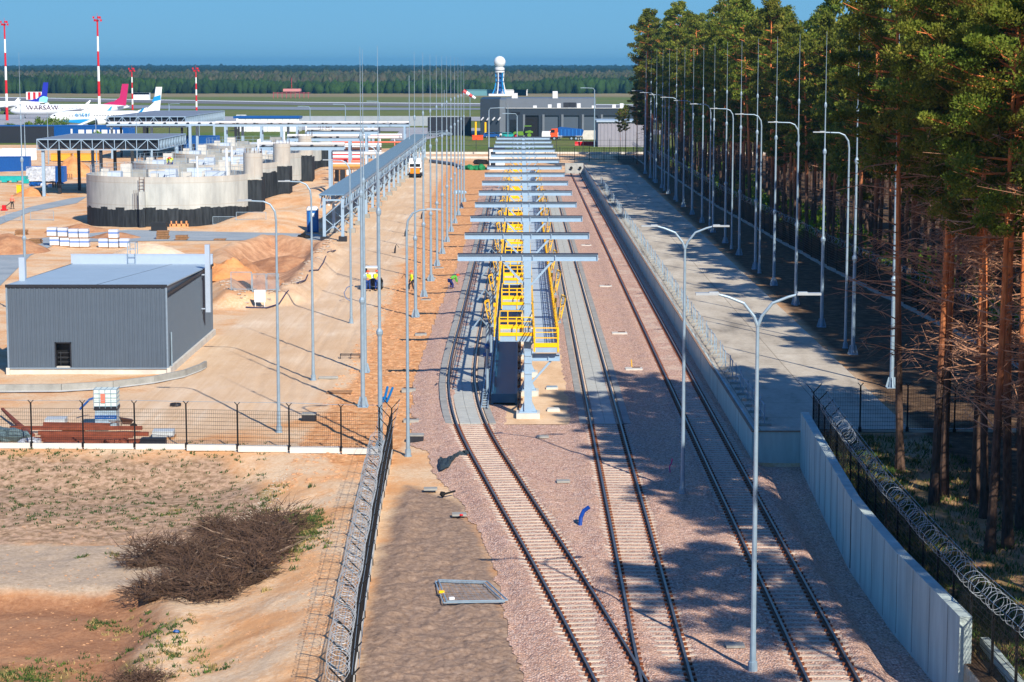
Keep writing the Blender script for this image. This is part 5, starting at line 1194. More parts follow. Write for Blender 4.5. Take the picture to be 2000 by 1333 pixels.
# slabs on ballast
for px,py,l in ((1100,942,'grey stone slab lying flat on the ballast between the left and middle tracks'),(1060,855,'pale slab half buried at the ballast edge before the sand strip'),(841,957,'tan slab on the soil bank below the dark sheet'),(897,1007,'white slab with a red spot on the ballast edge'),(1435,1263,'grey slab in shade beside the right track')):
    x,y=G(px,py,.15); m=MB(); m.obox((0,0,.03),(.62,.5,.08),rz=.05); o=m.build('stone_slab',concd); o.location=(x,y,.17); tag(o,l,'slab')
x,y=G(901,1009,.2); m=MB(); m.blob((0,0,.06),(.09,.06,.05),7,.2); o=m.build('red_cap',red); o.location=(x,y,.2); tag(o,'small red cap on the white slab','cap')
x,y=G(875,968,.15); m=MB(); m.tube([(-.2,0,.05),(.3,.5,.1)],.05,5); m.blob((-.25,0,.05),.13,7,.3); o=m.build('dark_pipe_end',rubber); o.location=(x,y,.15); tag(o,'short dark pipe end on the ballast edge above the white slab','pipe')
# lying temporary fence panels
a=[G(850,1138,.1),G(945,1141,.1),G(985,1178,.1),G(866,1180,.1)]
fz=zg(-2,78)+.06
q=empty('fallen_fence_panel',(0,0,0),0,'pair of temporary fence panels lying flat on the brown soil beside the curving track','fence panel')
for dz,sx in ((fz+.05,0),(fz+.1,.12)):
    P=[Vector((p[0]+sx,p[1]+sx*.3,dz)) for p in a]; m=MB()
    for i in range(4): m.bar(P[i],P[(i+1)%4],.04)
    m.build('frame',galv,q); m=MB()
    for u in np.arange(.08,1,.1): m.bar(P[0].lerp(P[1],u),P[3].lerp(P[2],u),.005)
    for u in np.arange(.15,1,.17): m.bar(P[0].lerp(P[3],u),P[1].lerp(P[2],u),.005)
    m.build('mesh',galv,q)
m=MB(); 
for px,py,mt_ in ((862,1158,0),(882,1171,1)): x,y=G(px,py,fz+.1); m.mi=mt_; m.obox((x,y,fz+.14),(.2,.14,.08),rz=.3)
m.build('clamp',[yellow,white],q)
# ---------------------------------------------------------------- brush pile
random.seed(77); twm=M('dead twigs',(84,64,54),.85,0,.5,1.6,col2=(98,74,58)); m=MB(); m2=MB(); m3=MB()
spine=[(300,1195,-1.9),(285,1130,-1.7),(520,1040,-1.1),(545,1095,-1.1),(560,1070,-1.1),(395,1185,-1.5),(360,1165,-1.7),(420,1140,-1.4),(480,1130,-1.2),(400,1100,-1.3),(450,1070,-1.2),(500,1090,-1.1),(530,1120,-1.1),(370,1120,-1.3),(420,1050,-1.2),(350,1180,-1.6),(440,1165,-1.1),(490,1060,-1.1),(500,1150,-1.1),(330,1110,-1.5)]
def tri_twig(mm,p,d,L,r):
    q=p+d*L*.5+Vector((random.gauss(0,.06),random.gauss(0,.06),random.gauss(0,.05)))*L; e=p+d*L; s=d.cross(Vector((random.random(),random.random(),random.random()+.1))).normalized(); s2=d.cross(s)
    vs=[];
    for c,rr in ((p,r),(q,r*.7)):
        for k in range(3): t=2.094*k; vs.append(c+(s*math.cos(t)+s2*math.sin(t))*rr)
    vs.append(e); mm.add(vs,[(0,1,4,3),(1,2,5,4),(2,0,3,5),(3,4,6),(4,5,6),(5,3,6)])
for (px,py,z) in spine:
    x,y=G(px,py,z); zz=zg(x,y)
    R0=random.uniform(.75,1.15); R1=random.uniform(.8,1.45) if 1050<py<1170 else random.uniform(.5,.9)
    for k in range(430):
        th=random.uniform(0,6.28); rr=R0*math.sqrt(random.random()); hmax=R1*(1-(rr/R0)**2)+.1
        p=Vector((x+rr*math.cos(th),y+rr*math.sin(th)*1.3,zz+random.uniform(.0,hmax)))
        d=Vector((math.cos(th)*.8+random.gauss(0,.8),math.sin(th)*.6+random.gauss(0,.8),random.uniform(-.1,.75))).normalized(); tri_twig(m,p,d,random.uniform(.25,1.0),random.uniform(.006,.02))
    for k in range(26): d=Vector((random.gauss(0,1),random.gauss(0,1),random.uniform(.3,1.3))).normalized(); tri_twig(m,Vector((x+random.gauss(0,R0*.4),y+random.gauss(0,R0*.4),zz+R1*.5)),d,random.uniform(.8,1.6),.016)
    for k in range(6):
        th=random.uniform(0,6.28); p=Vector((x,y,zz+.3)); d=Vector((math.cos(th),math.sin(th),random.uniform(.0,.5))).normalized(); tri_twig(m2,p,d,random.uniform(1,1.9),random.uniform(.03,.06))
    m3.blob((x,y,zz+.05),(R0*.7,R0*.8,R1*.35),10,.35)
q=empty('brush_pile',(0,0,0),0,'large heap of dead brown brushwood on the sandy slope at lower left','brush pile')
m.build('twigs',twm,q,recalc=False); m2.build('branches',M('grey branches',(128,108,92),.8,0,.3,4),q,recalc=False); m3.build('soil_core',M('dark leaf litter',(70,54,42),.9,0,.3,5,.5,10),q)
m=MB()
for (px,py) in ((270,1325),(290,1332),(250,1333)):
    x,y=G(px,py,-1.2); zz=zg(x,y)
    for k in range(160): d=Vector((random.gauss(0,1),random.gauss(0,1),random.uniform(0,.9))).normalized(); tri_twig(m,Vector((x+random.gauss(0,.35),y+random.gauss(0,.35),zz+random.random()*.3)),d,random.uniform(.3,.8),.012)
o=m.build('brush_pile',twm,recalc=False); tag(o,'small second twig heap at the bottom left picture edge','brush pile')
m=MB(); a=G(498,1118,-1.); b=G(532,1136,-1.); m.bar((a[0],a[1],zg(*a)+.75),(b[0],b[1],zg(*b)+.35),.1,.06); o=m.build('loose_plank',wood); tag(o,'pale loose plank leaning on the right side of the brush heap','plank')
x,y=G(345,1242,-1.2); m=MB(); m.blob((0,0,.06),(.14,.1,.07),7,.2); o=m.build('blue_canister',bluem); o.location=(x,y,zg(x,y)); tag(o,'small blue canister in the weeds below the brush heap','canister')
# ---------------------------------------------------------------- weeds
wg=[M('weed green',(72,98,34),.8,0,.25,3),M('weed dark green',(50,74,28),.8,0,.3,3),M('dry grass',(150,132,84),.8,0,.2,3)]
m=MB(); random.seed(9)
def tuft(x,y,r,n,mi,h=.2):
    zz=zg(x,y); m.mi=mi
    for k in range(n):
        a=random.uniform(0,6.28); rr=r*math.sqrt(random.random()); px,py=x+rr*math.cos(a),y+rr*math.sin(a); hh=h*random.uniform(.5,1.2); b=random.uniform(0,6.28); w=.02+.02*random.random(); lx,ly=random.gauss(0,.08),random.gauss(0,.08)
        m.add([(px-w*math.cos(b),py-w*math.sin(b),zz-.02),(px+w*math.cos(b),py+w*math.sin(b),zz-.02),(px+lx+w*.5,py+ly,zz+hh)],[(0,1,2)])
for k in range(900):
    px,py=random.uniform(0,520),random.uniform(890,1015); x,y=G(px,py,-.7)
    if random.random()<.75: tuft(x,y,.13,7,1,.12)
for px,py,r in ((46,930,.3),(109,932,.3),(296,904,.25),(340,1005,.25),(318,1010,.3),(46,992,.2),(265,1020,.2),(222,1085,.25),(163,1088,.2),(290,1185,.0),(182,1190,.45),(207,1190,.5),(245,1198,.5),(590,1075,.8),(600,1090,.5),(570,1060,.6),(560,1095,.6),(600,1055,.5),(585,1050,.4),(605,1115,.4),(640,1115,.2),(535,985,.5),(522,995,.5),(520,1010,.4),(300,1225,.5),(330,1240,.6),(345,1225,.4),(350,1250,.3),(340,1270,.3),(330,1275,.4),(0,1285,.7),(30,1287,.7),(60,1287,.7),(85,1290,.5),(160,1283,.3),(190,1310,.4),(240,1255,.4),(330,1320,.3),(437,1325,.25),(560,1040,.4),(500,1035,.3)):
    x,y=G(px,py,-1.2); [tuft(x+random.gauss(0,r*.7),y+random.gauss(0,r*1.3),.13,random.randint(4,12),random.choice([0,1,1,2]),.13) for _ in range(int((260 if px>500 and 1030<py<1100 else 60)*r*r)+4)]
for k in range(90):
    px=random.uniform(0,430); py=random.uniform(1255,1333); x,y=G(px,py,-1.2); tuft(x,y,.22,14,random.choice([0,1,2,2]),.15)
for k in range(60):
    px=random.gauss(570,40); py=random.gauss(1070,40); x,y=G(px,py,-1.1); tuft(x,y,.25,20,random.choice([0,1,2]),.2)
o=m.build('weeds',wg,recalc=False); tag(o,'scattered green weeds and dry grass on the lower left bank','weeds',kind='stuff')
m=MB(); 
for k in range(2600):
    yv=random.uniform(60,105); xv=float(twx(yv))+random.choice([random.uniform(1.0,3.5),random.uniform(1,7)]); 
    tuft(xv,yv,.35,9,random.choice([0,0,1,2]),.22)
o=m.build('grass',wg,recalc=False); tag(o,'grass growing between the tall concrete wall and the pines','grass',kind='stuff')
# loose stones & clods near fence 2 and in foreground
m=MB()
for k in range(700):
    px=random.uniform(600,700); py=random.uniform(980,1300); x,y=G(px+ (px-650)*.2,py,-.5); r_=random.uniform(.02,.05); m.blob((x,y,zg(x,y)),(r_*1.3,r_,r_*.7),5,.3)
for k in range(500):
    px=random.uniform(0,600); py=random.uniform(1010,1333); x,y=G(px,py,-1.2); r_=random.uniform(.015,.05); m.blob((x,y,zg(x,y)),(r_*1.3,r_,r_*.7),5,.3)
for k in range(2200):
    yv=random.uniform(100,240); xv=random.uniform(-11.5,-6.6); r_=random.uniform(.03,.12); m.blob((xv,yv,zg(xv,yv)),(r_*1.3,r_,r_*.7),5,.3)
for k in range(420):
    u=random.random(); px=555-100*u+random.gauss(0,9); py=955+65*u+random.gauss(0,8); x,y=G(px,py,-.8); r_=random.uniform(.015,.045); m.mi=1; m.blob((x,y,zg(x,y)),(r_*1.4,r_,r_*.6),5,.3)
m.mi=0
o=m.build('loose_stones',[M('sandy clods',(186,142,106),.9,0,.3,6),M('pale gravel',(190,178,162),.85,0,.2,6)]); tag(o,'loose stones and clods scattered over the sand','stones',kind='stuff')
# ---------------------------------------------------------------- aircraft
def aircraft(lab,loc,rz,finm,stripe=None,txt=None,blue=False,L=37.,winglet=None):
    q=empty('airliner',loc,rz,lab,'airliner','airliners parked on the apron'); r=1.95; zc=3.4
    m=MB(); st=[(-.5*L,.15,.9),(-.45*L,.7,.75),(-.36*L,1.35,.35),(-.22*L,r,0),(.34*L,r,0),(.41*L,1.75,-.1),(.46*L,1.3,-.25),(.49*L,.6,-.4),(.5*L,.08,-.5)]
    vs=[];n=20
    for x,rr,dz in st:
        for j in range(n): t=2*math.pi*j/n; vs.append((x,rr*math.cos(t),zc+dz+rr*math.sin(t)))
    m.add(vs,[(i*n+j,i*n+(j+1)%n,(i+1)*n+(j+1)%n,(i+1)*n+j) for i in range(len(st)-1) for j in range(n)]); o=m.build('fuselage',white,q,smooth=True)
    m=MB(); m.extr([(-.33*L,zc+1.6),(-.42*L,zc+4.4),(-.442*L,zc+9.3),(-.497*L,zc+9.3),(-.47*L,zc+1.3)],'Y',-.14,.14); m.extr([(-.27*L,zc+1.8),(-.36*L,zc+2.9),(-.37*L,zc+1.7)],'Y',-.1,.1); m.build('tail_fin',finm[0],q)
    if len(finm)>1:
        m=MB()
        if finm[1] is not None: m.extr(finm[2],'Y',-.155,.155); m.build('fin_stripe',finm[1],q)
    for s in (-1,1):
        m=MB(); m.add([(4.5,s*1.7,zc-1),(-2.5,s*1.7,zc-1.1),(-5.6,s*16.5,zc+.3),(-4.2,s*16.5,zc+.4),(4.5,s*1.7,zc-.6),(-2.5,s*1.7,zc-.9),(-5.6,s*16.5,zc+.4),(-4.2,s*16.5,zc+.5)],[(0,1,2,3),(7,6,5,4),(0,4,5,1),(1,5,6,2),(2,6,7,3),(3,7,4,0)]); m.build('wing',offwhite,q)
        m=MB(); m.add([(-4.2,s*16.5,zc+.4),(-5.7,s*16.5,zc+.4),(-7.2,s*17.1,zc+3.0),(-6.6,s*17.1,zc+3.0),(-4.2,s*16.6,zc+.4),(-5.7,s*16.6,zc+.4),(-7.2,s*17.2,zc+3.0),(-6.6,s*17.2,zc+3.0)],[(0,1,2,3),(7,6,5,4),(0,4,5,1),(1,5,6,2),(2,6,7,3),(3,7,4,0)]); m.build('winglet',winglet or white,q)
        m=MB(); m.add([(-.39*L,s*.8,zc+.9),(-.45*L,s*.6,zc+.9),(-.49*L,s*6.3,zc+1.4),(-.46*L,s*6.3,zc+1.4),(-.39*L,s*.8,zc+1.1),(-.45*L,s*.6,zc+1.1),(-.49*L,s*6.3,zc+1.5),(-.46*L,s*6.3,zc+1.5)],[(0,1,2,3),(7,6,5,4),(0,4,5,1),(1,5,6,2),(2,6,7,3),(3,7,4,0)]); m.build('tailplane',offwhite,q)
        m=MB(); m.tube([(4.4,s*5,zc-1.55),(3.6,s*5,zc-1.55),(.6,s*5,zc-1.5)],[.95,1.05,.7],14); m.build('engine',white if not blue else offwhite,q)
        m=MB(); m.tube([(4.42,s*5,zc-1.55),(4.5,s*5,zc-1.55)],[.8,.8],14); m.build('engine_intake',darksteel,q)
        m=MB()
        for dy in (-.3,.3): m.tube([(-1.2,s*2.8+dy-.15,.55),(-1.2,s*2.8+dy+.15,.55)],.55,12)
        m.box(-1.3,-1.1,s*2.8-.1,s*2.8+.1,.5,2.2); m.build('main_gear',rubber,q)
    m=MB(); m.tube([(.38*L,-.25,.35),(.38*L,.25,.35)],.35,10); m.box(.38*L-.08,.38*L+.08,-.08,.08,.3,2.); m.build('nose_gear',rubber,q)
    m=MB()
    for s in (-1,1):
        for k in range(44):
            x=.33*L-.5*k
            if x>-.3*L and k not in (14,15,26): m.box(x-.14,x+.14,s*(r-.06)-.03 if s>0 else -r-.0,s*r+.03 if s>0 else -r+.05,zc+.35,zc+.68)
    m.build('window',glass,q); m=MB(); m.extr([(.44*L,zc+.5),(.462*L,zc+.45),(.455*L,zc+.85),(.445*L,zc+.95)],'Y',-1.25,1.25); m.build('cockpit_window',glass,q)
    if blue:
        m=MB(); m.extr([(.42*L,zc-1.2),(.25*L,zc-1.75),(.1*L,zc-.9),(.2*L,zc-.55),(.4*L,zc-.9)],'Y',1.0,1.97); m.build('belly_stripe',M('sky blue livery',(20,140,210),.4),q)
    if txt:
        for (t,sz,x,z,mm) in txt: text_mesh('fuselage_lettering',t,sz,mm,q,(x,r+.02,z),(R(90),0,R(180)),.02)
    return q
lb=M('sky blue livery',(20,140,210),.4); purp=M('purple lettering',(70,20,60),.5); palel=M('pale grey lettering',(190,200,215),.5)
L=37.; zc=3.4
X,Y=at(207,225,678)[0],678
aircraft('white airliner with sky blue fin band and blue winglets, nearest of the parked airliners',(X,Y,0),R(180+27),(white,lb,[(-.405*L,zc+4.6),(-.425*L,zc+6.2),(-.482*L,zc+6.8),(-.482*L,zc+5.2)]),None,[('enter',2.3,8.0,zc+.9,lb)],True,winglet=lb)
X=at(137,215,795)[0]
aircraft('white cargo airliner with magenta tail fin and dark lettering on its side',(X,795,0),R(180+10),(M('magenta fin',(176,10,86),.4),),None,[('WARSAW',2.6,9.9,zc+.65,purp),('CARGO',2.6,1.6,zc+.65,palel)],False,L=43.)
X=at(4,215,862)[0]
aircraft('white airliner with deep blue tail fin, partly cut by the left picture edge',(X,862,0),R(180+14),(M('deep blue fin',(16,30,160),.4),M('light blue fin base',(130,215,240),.4),[(-.385*L,zc+1.2),(-.4*L,zc+3.2),(-.44*L,zc+3.9),(-.487*L,zc+3.4),(-.475*L,zc+1.2)]))
# passenger stairs
q=empty('boarding_stairs',(at(160,235,655)[0],655,0),0,'white mobile boarding stairs parked by the nose of the nearest airliner','boarding stairs'); m=MB(); m.obox((0,0,1.8),(9,2,.6),ry=R(-22)); m.build('stair_body',white,q); m=MB(); m.box(-4,3,-1,1,.4,.9); m.build('chassis',lb,q)
m=MB()
for x in (-3,2.4): m.tube([(x,-1.1,.45),(x,1.1,.45)],.45,10)
m.build('wheel',rubber,q)
# green bushes + apron clutter at left
# red white high masts
rm=M('signal red',(206,16,30),.45); wm=M('signal white',(238,238,238),.45)
def hmast(px,pyb,pyt,Yv,hh,lab,r=.5):
    x=at(px,pyb,Yv)[0]; q=empty('floodlight_mast',(x,Yv,0),0,lab,'floodlight mast','red and white apron floodlight masts'); nb=7; top=at(px,pyt,Yv)[2]
    if hh: top=hh
    for k in range(nb):
        z0=top*k/nb;z1=top*(k+1)/nb; m=MB(); m.lathe([(r*(1-.45*k/nb),z0),(r*(1-.45*(k+1)/nb),z1)],12); m.build('band',[rm,wm][k%2],q)
    m=MB(); m.lathe([(r*.9,top),(r*.9,top+.5)],10)
    for a in range(6): c,s=math.cos(a*1.047),math.sin(a*1.047); m.bar((0,0,top+.3),(c*1.1,s*1.1,top+.4),.12); m.obox((c*1.2,s*1.2,top+.3+(a%2)*.9),(.5,.5,.7),rz=a*1.047)
    m.lathe([(.08,top),(.04,top+2.6)],6); m.build('lamp_head',rm,q)
hmast(195,247,42,700,None,'tallest red and white floodlight mast, in front of the parked airliners'); hmast(14,235,50,765,None,'red and white floodlight mast at the left picture edge'); hmast(259,214,140,950,None,'short distant red and white mast left of the magenta and white tails',.42); hmast(384,220,140,890,None,'distant red and white mast standing alone right of the airliners',.42)
# white long building
q=empty('terminal_hall',(at(525,245,640)[0],640,0),0,'long low white hall with blue roof edge behind the high pipe bridge','hall'); m=MB(); m.box(-9,9,0,8,0,3.9); m.build('wall',white,q); m=MB(); m.box(-10.5,9.2,-.3,8.3,3.9,4.5); m.build('roof_edge',bluem,q)
m=MB()
for x in np.arange(-7,9,2.2): m.box(x,x+.1,-.06,0,0,3.9)
m.build('panel_joint',galv,q)
for i,(px,Yv,w,h,l) in enumerate(((505,690,4.5,2.2,'small white ground unit on the grass beyond the white hall, left'),(515,670,4,1.5,'small white ground unit right of its twin beyond the white hall'),(466,668,1.5,3.2,'small white antenna box left of the white hall'),(475,668,1.5,3.2,'second small white antenna box left of the white hall'))):
    x=at(px,227,Yv)[0]; m=MB(); m.box(x-w/2,x+w/2,Yv,Yv+2,1,1+h); m.box(x-w/2+.2,x+w/2-.2,Yv+.2,Yv+1.6,0,1); m.box(x-w/2,x+w/2,Yv-.1,Yv+2.1,1+h,1.1+h); o=m.build('ground_unit',white); tag(o,l,'ground unit')
# localiser array (red frame) far
q=empty('localizer_array',(at(570,190,1290)[0],1290,0),0,'red and white antenna array with roofed cabin far on the airfield','antenna array'); m=MB(); m.box(-5.2,5.2,0,6,4.,5.6); m.build('canopy',M('pale red roof',(200,130,130),.6),q); m=MB()
for x in np.arange(-11,12,2.6): m.box(x-.16,x+.16,0,.5,0,3.6)
m.box(-11,11,0,.4,3.,3.25); m.build('frame',M('dull red frame',(170,70,80),.6),q); m=MB(); m.lathe([(.15,6),(.1,12)],6); m.build('mast',rm,q)
for i,(px,Yv,w,h,m1,l) in enumerate(((68,1230,10,4.5,red,'small red and white striped board far left on the airfield'),(276,1230,9,4,offwhite,'small white and blue cabin far on the airfield'))):
    x=at(px,183,Yv)[0]; q=empty('airfield_cabin',(x,Yv,0),0,l,'cabin'); m=MB(); m.box(-w/2,w/2,0,4,0,h); m.build('wall',white,q); m=MB()
    for k in range(3): m.box(-w/2+1+k*3,-w/2+2.4+k*3,-.1,0,.2,h-.2) if i==0 else m.box(-w/2,w/2,-.1,0,h-1,h)
    m.build('stripe',red if i==0 else bluem,q)
# windsock
x=at(918,200,640)[0]; q=empty('windsock',(x,640,0),0,'red and white windsock on a thin pole left of the dark airport building','windsock'); m=MB(); m.lathe([(.12,0),(.08,11.5)],8); m.build('pole',galv,q)
for k in range(4): m=MB(); m.tube([(-2+.9*k,0,12.0-.55*k),(-1.1+.9*k,0,11.45-.55*k)],[.62-.07*k,.55-.07*k],8); m.build('sock_band',[rm,wm][k%2],q)
# small apron lamps
def slamp(px,pyb,pyt,Yv,lab,s=-1):
    x=at(px,pyb,Yv)[0]; h=at(px,pyt,Yv)[2]; q=empty('apron_lamp',(x,Yv,0),0,lab,'street lamp','thin lamps across the airfield'); m=MB(); m.lathe([(.16,0),(.1,h-.6)],8); m.build('pole',galv,q); m=MB(); m.tube([(0,0,h-.62),(s*.3,0,h-.1),(s*2.4,0,h)],.08,6); m.obox((s*2.7,0,h),(1.4,.5,.15)); m.build('arm',galv,q)
for i,(px,b,t,Yv,s) in enumerate(((606,255,208,600,-1),(675,255,204,600,-1),(741,250,198,590,-1),(1161,245,172,520,-1),(955,300,211,470,1),(331,235,203,700,1),(1010,280,222,500,-1))):
    slamp(px,b,t,Yv,['thin lamp beyond the white hall','thin lamp beyond the crosswise racks','thin lamp near the end of the pipe bridge','curved lamp before the grey rooftop wing of the airport building','curved lamp standing on the grass left of the farthest gantries','thin lamp between the airliners and the second truss canopy','thin lamp behind the farthest gantries'][i],s)
for i,(px,b,t,Yv) in enumerate(((95,325,220,430),(50,325,225,440),(189,325,230,425),(268,320,222,430),(332,320,202,500),(390,290,222,470),(800,330,148,420),(868,260,176,640),(992,265,205,580))):
    x=at(px,b,Yv)[0]; h=at(px,t,Yv)[2]; m=MB(); m.lathe([(.13,0),(.05,h)],6); o=m.build('thin_pole',galv); o.location=(x,Yv,0); tag(o,f'{o_(i)} bare thin pole counted from the left site toward the airport building','pole','bare thin poles far on the site')
# radar tower
q=empty('radar_tower',(at(976,186,1388)[0],1388,0),0,'blue and white radar tower carrying a big white dome','radar tower')
m=MB(); m.blob((0,0,21.6),(3.75,3.75,3.75),24,0); m.build('radome',white,q,smooth=True); m=MB(); m.lathe([(2.8,14.8),(3.1,15),(3.1,17.6),(2.6,18.2)],20); m.build('drum',offwhite,q); m=MB(); m.lathe([(3.3,16.2),(3.3,16.5)],20); m.build('gallery',darksteel,q)
for k in range(6):
    a=k*math.pi/3+.2; m=MB(); pr=[(5.2,0),(3.3,4.5),(2.3,9.5),(2.7,15)]
    for (r0,z0),(r1,z1) in zip(pr[:-1],pr[1:]): m.bar((r0*math.cos(a),r0*math.sin(a),z0),(r1*math.cos(a),r1*math.sin(a),z1),.55)
    m.build('leg',lb if k%2 else white,q)
m=MB(); m.box(-.9,.9,-.9,.9,0,15)
for z in (3,6,9,12): m.lathe([(2.8,z),(2.8,z+.3)],12)
m.build('stair_shaft',bluem,q); m=MB(); m.box(-7,7,-5,5,0,1.4); m.build('base',offwhite,q)
for i,(px,w,c) in enumerate(((1000,20,offwhite),(945,22,M('teal grey cabin',(90,140,150),.6)),(1016,8,lb))):
    x=at(px,184,1400)[0]; m=MB(); m.box(x-w/2,x+w/2,1400,1406,0,3.6+.0*i); m.box(x-w/2-.3,x+w/2+.3,1399.7,1406.3,3.6,3.9); o=m.build('equipment_cabin',c); tag(o,['white equipment cabin right of the radar tower','teal grey cabins left of the radar tower','small blue cabin right of the white equipment cabin'][i],'cabin')
# ---------------------------------------------------------------- dark airport building
bk=M('anthracite panel',(40,52,66),.5,.2,.06,.5); gk=M('slate grey panel',(104,112,122),.55,.1,.06,.5); dk_=M('roller door grey',(74,86,100),.5,.2,.06,1,stretch=(1,1,6))
Yb=592.; gx=lambda px: at(px,250,Yb)[0]; zz=lambda py: at(1000,py,Yb)[2]
q=empty('airport_building',(0,Yb,0),0,'wide dark grey airport maintenance building with row of roller doors','building')
m=MB(); m.box(gx(938),gx(976),0,40,0,zz(194)); m.build('tower_block',bk,q)
m=MB(); m.box(gx(976),gx(988),.2,40,0,zz(195)); m.box(gx(988),gx(1167),14,40,0,zz(194)); m.build('upper_storey',gk,q)
m=MB()
doors=[(1023,1052),(1061,1091),(1098,1131),(1138,1167),(1175,1205)]
xs=[988]+[v for d in doors for v in d]+[1245]
m.box(gx(988),gx(1245),.0,14,zz(226),zz(212))
for a,b in zip(xs[0::2],xs[1::2]): m.box(gx(a),gx(b),.0,14,0,zz(226))
m.build('front_wall',bk,q)
for i,(a,b) in enumerate(doors): m=MB(); m.box(gx(a),gx(b),.5,.7,0,zz(226)); m.build('roller_door',blacksteel if i==0 else dk_,q); 
for i,(a,b) in enumerate(doors): m=MB(); m.box(gx(a)-.25,gx(a)+.35,-.3,-.02,0,zz(224)); m.build('door_pillar',gk,q)
m=MB(); m.box(gx(997),gx(1016),-.06,-.01,zz(224),zz(219)); m.box(gx(996),gx(1008),-.05,-.01,.2,zz(234)); m.build('window_band',glass,q)
m=MB(); m.box(gx(988),gx(1245)+.2,-.25,-.01,zz(212),zz(211)); m.build('roof_edge',offwhite,q)
m=MB()
for i,px in enumerate((1045,1074,1092,1106,1120,1131,1160,1200,1215)): x=gx(px); m.box(x-.5,x+.5,3,4,zz(212),zz(212)+.7+(i%3)*.3)
for px in (1002,1008): x=gx(px); m.box(x-.4,x+.4,16,17,zz(194),zz(194)+1.4)
x=gx(1086); m.box(x-.7,x+.7,16,18,zz(194),zz(180))
m.build('roof_vents',offwhite,q)
m=MB()
for px in (1107,1119): x=gx(px); m.box(x-.9,x+.9,2,3.5,zz(210),zz(201))
m.build('ventilation_unit',darksteel,q)
m=MB()
for k in range(4): x=gx(940+11*k); m.bar((x,-1.5,zz(235)),(x+.6,-.02,zz(230)),.25)
m.build('awning_bracket',offwhite,q)
q=empty('shed',(0,520,0),0,'light grey vertical panel shed before the right end of the airport building','shed'); X0=at(1168,278,520)[0];X1=at(1262,278,520)[0]; hz=at(1168,238,520)[2]
m=MB(); corr(m,X0,X1,0,hz,'X',0,-1,.9,.1); corr(m,0,16,0,hz,'Y',X0,-1,.9,.1); m.build('wall',M('pinkish grey cladding',(150,148,160),.5,.2,.05,1),q,recalc=False); m=MB(); m.box(X0-.4,X1+.3,-.4,16,hz,hz+.3); m.build('roof',cladr,q)
m=MB(); m.box(X0-.4,X1+.3,-.5,-.4,hz-.1,hz+.3); m.build('gutter',trim,q)
# ---------------------------------------------------------------- vehicles
def wheels(q,xs,tr,r,w=.25,rim=None):
    for x in xs:
        for s in (-1,1):
            m=MB(); m.tube([(x,s*tr-w/2,r),(x,s*tr+w/2,r)],r,14); o=m.build('wheel',rubber,q)
            m=MB(); m.tube([(x,s*tr-w/2-.01,r),(x,s*tr+w/2+.01,r)],r*.55,10); m.build('rim',rim or galv,o)
def van(x,y,rz,mat,lab,car=False,roofbar=None):
    q=empty('parked_car' if car else 'van',(x,y,0),rz,lab,'car' if car else 'van'); L_=4.4 if car else 5.4; hh=1.45 if car else 2.1
    m=MB(); P=[(-L_/2,.35),(L_/2,.35),(L_/2,.8),(L_/2-.9,1.0),(L_/2-1.6,hh*.97),(-L_/2+.5,hh),(-L_/2+.05,1.1)] if car else [(-L_/2,.35),(L_/2,.35),(L_/2,1.0),(L_/2-.7,1.2),(L_/2-1.3,hh),(-L_/2+.1,hh),(-L_/2,1.5)]
    m.extr(P,'Y',-.88,.88); b=m.build('body',mat,q)
    m=MB(); m.extr([(L_/2-1.0,1.05),(L_/2-1.65,hh*.92),(-L_/2+(.6 if car else 2.2),hh*.92),(-L_/2+(.4 if car else 2.2),1.05)],'Y',-.895,.895); m.build('window',glass,q); wheels(q,(-L_/2+.9,L_/2-.9),.8,.34)
    if roofbar: m=MB(); m.box(-.6,.6,-.5,.5,hh,hh+.15); m.build('light_bar',roofbar,q)
    return q
ax=lambda px,py,Yv:(at(px,py,Yv)[0],Yv)
x,y=ax(1078,268,575); van(x,y,0,white,'white patrol car with orange roof bar parked left of the dump truck',False,orange)
x,y=ax(960,262,592-8); van(x,y,0,bluem,'blue car parked under the dark tower block, in front',True)
x,y=ax(975,255,588); van(x,y,0,M('petrol blue paint',(16,70,110),.4),'second blue car parked close to the dark tower block',True)
x,y=ax(850,268,596); van(x,y,0,M('grey car paint',(120,130,140),.35,.3),'grey car parked on the service road left of the dark containers',True)
x,y=ax(868,262,600); van(x,y,0,M('silver blue car paint',(140,160,180),.35,.3),'silver blue car parked right behind the grey car',True)
x,y=ax(994,252,584); q=van(x,y,0,teal,'teal pickup trailer parked left of the tractor',True)
# dark container block
x,y=ax(878,262,606); q=container(878,262,12,3,5,darksteel,'black stacked containers standing on the service road'); q.location=(x,y,0)
x,y=ax(933,265,566); m=MB(); m.box(-1.4,1.4,-.6,.6,.1,1.2); m.box(-1.5,1.5,-.65,.65,1.2,1.35); o=m.build('orange_barrier',orange); o.location=(x,y,0); tag(o,'orange grit box on the service road left of the blue cars','box')
for px in (929,948): x,y=ax(px,255,590 if px==929 else 586); m=MB(); m.lathe([(.4,0),(.4,.6),(.28,.7),(.28,4.2)],10); o=m.build('yellow_bollard',yellow); o.location=(x,y,0); tag(o,'yellow post left of the dark tower block' if px==929 else 'yellow post before the dark tower block','post')
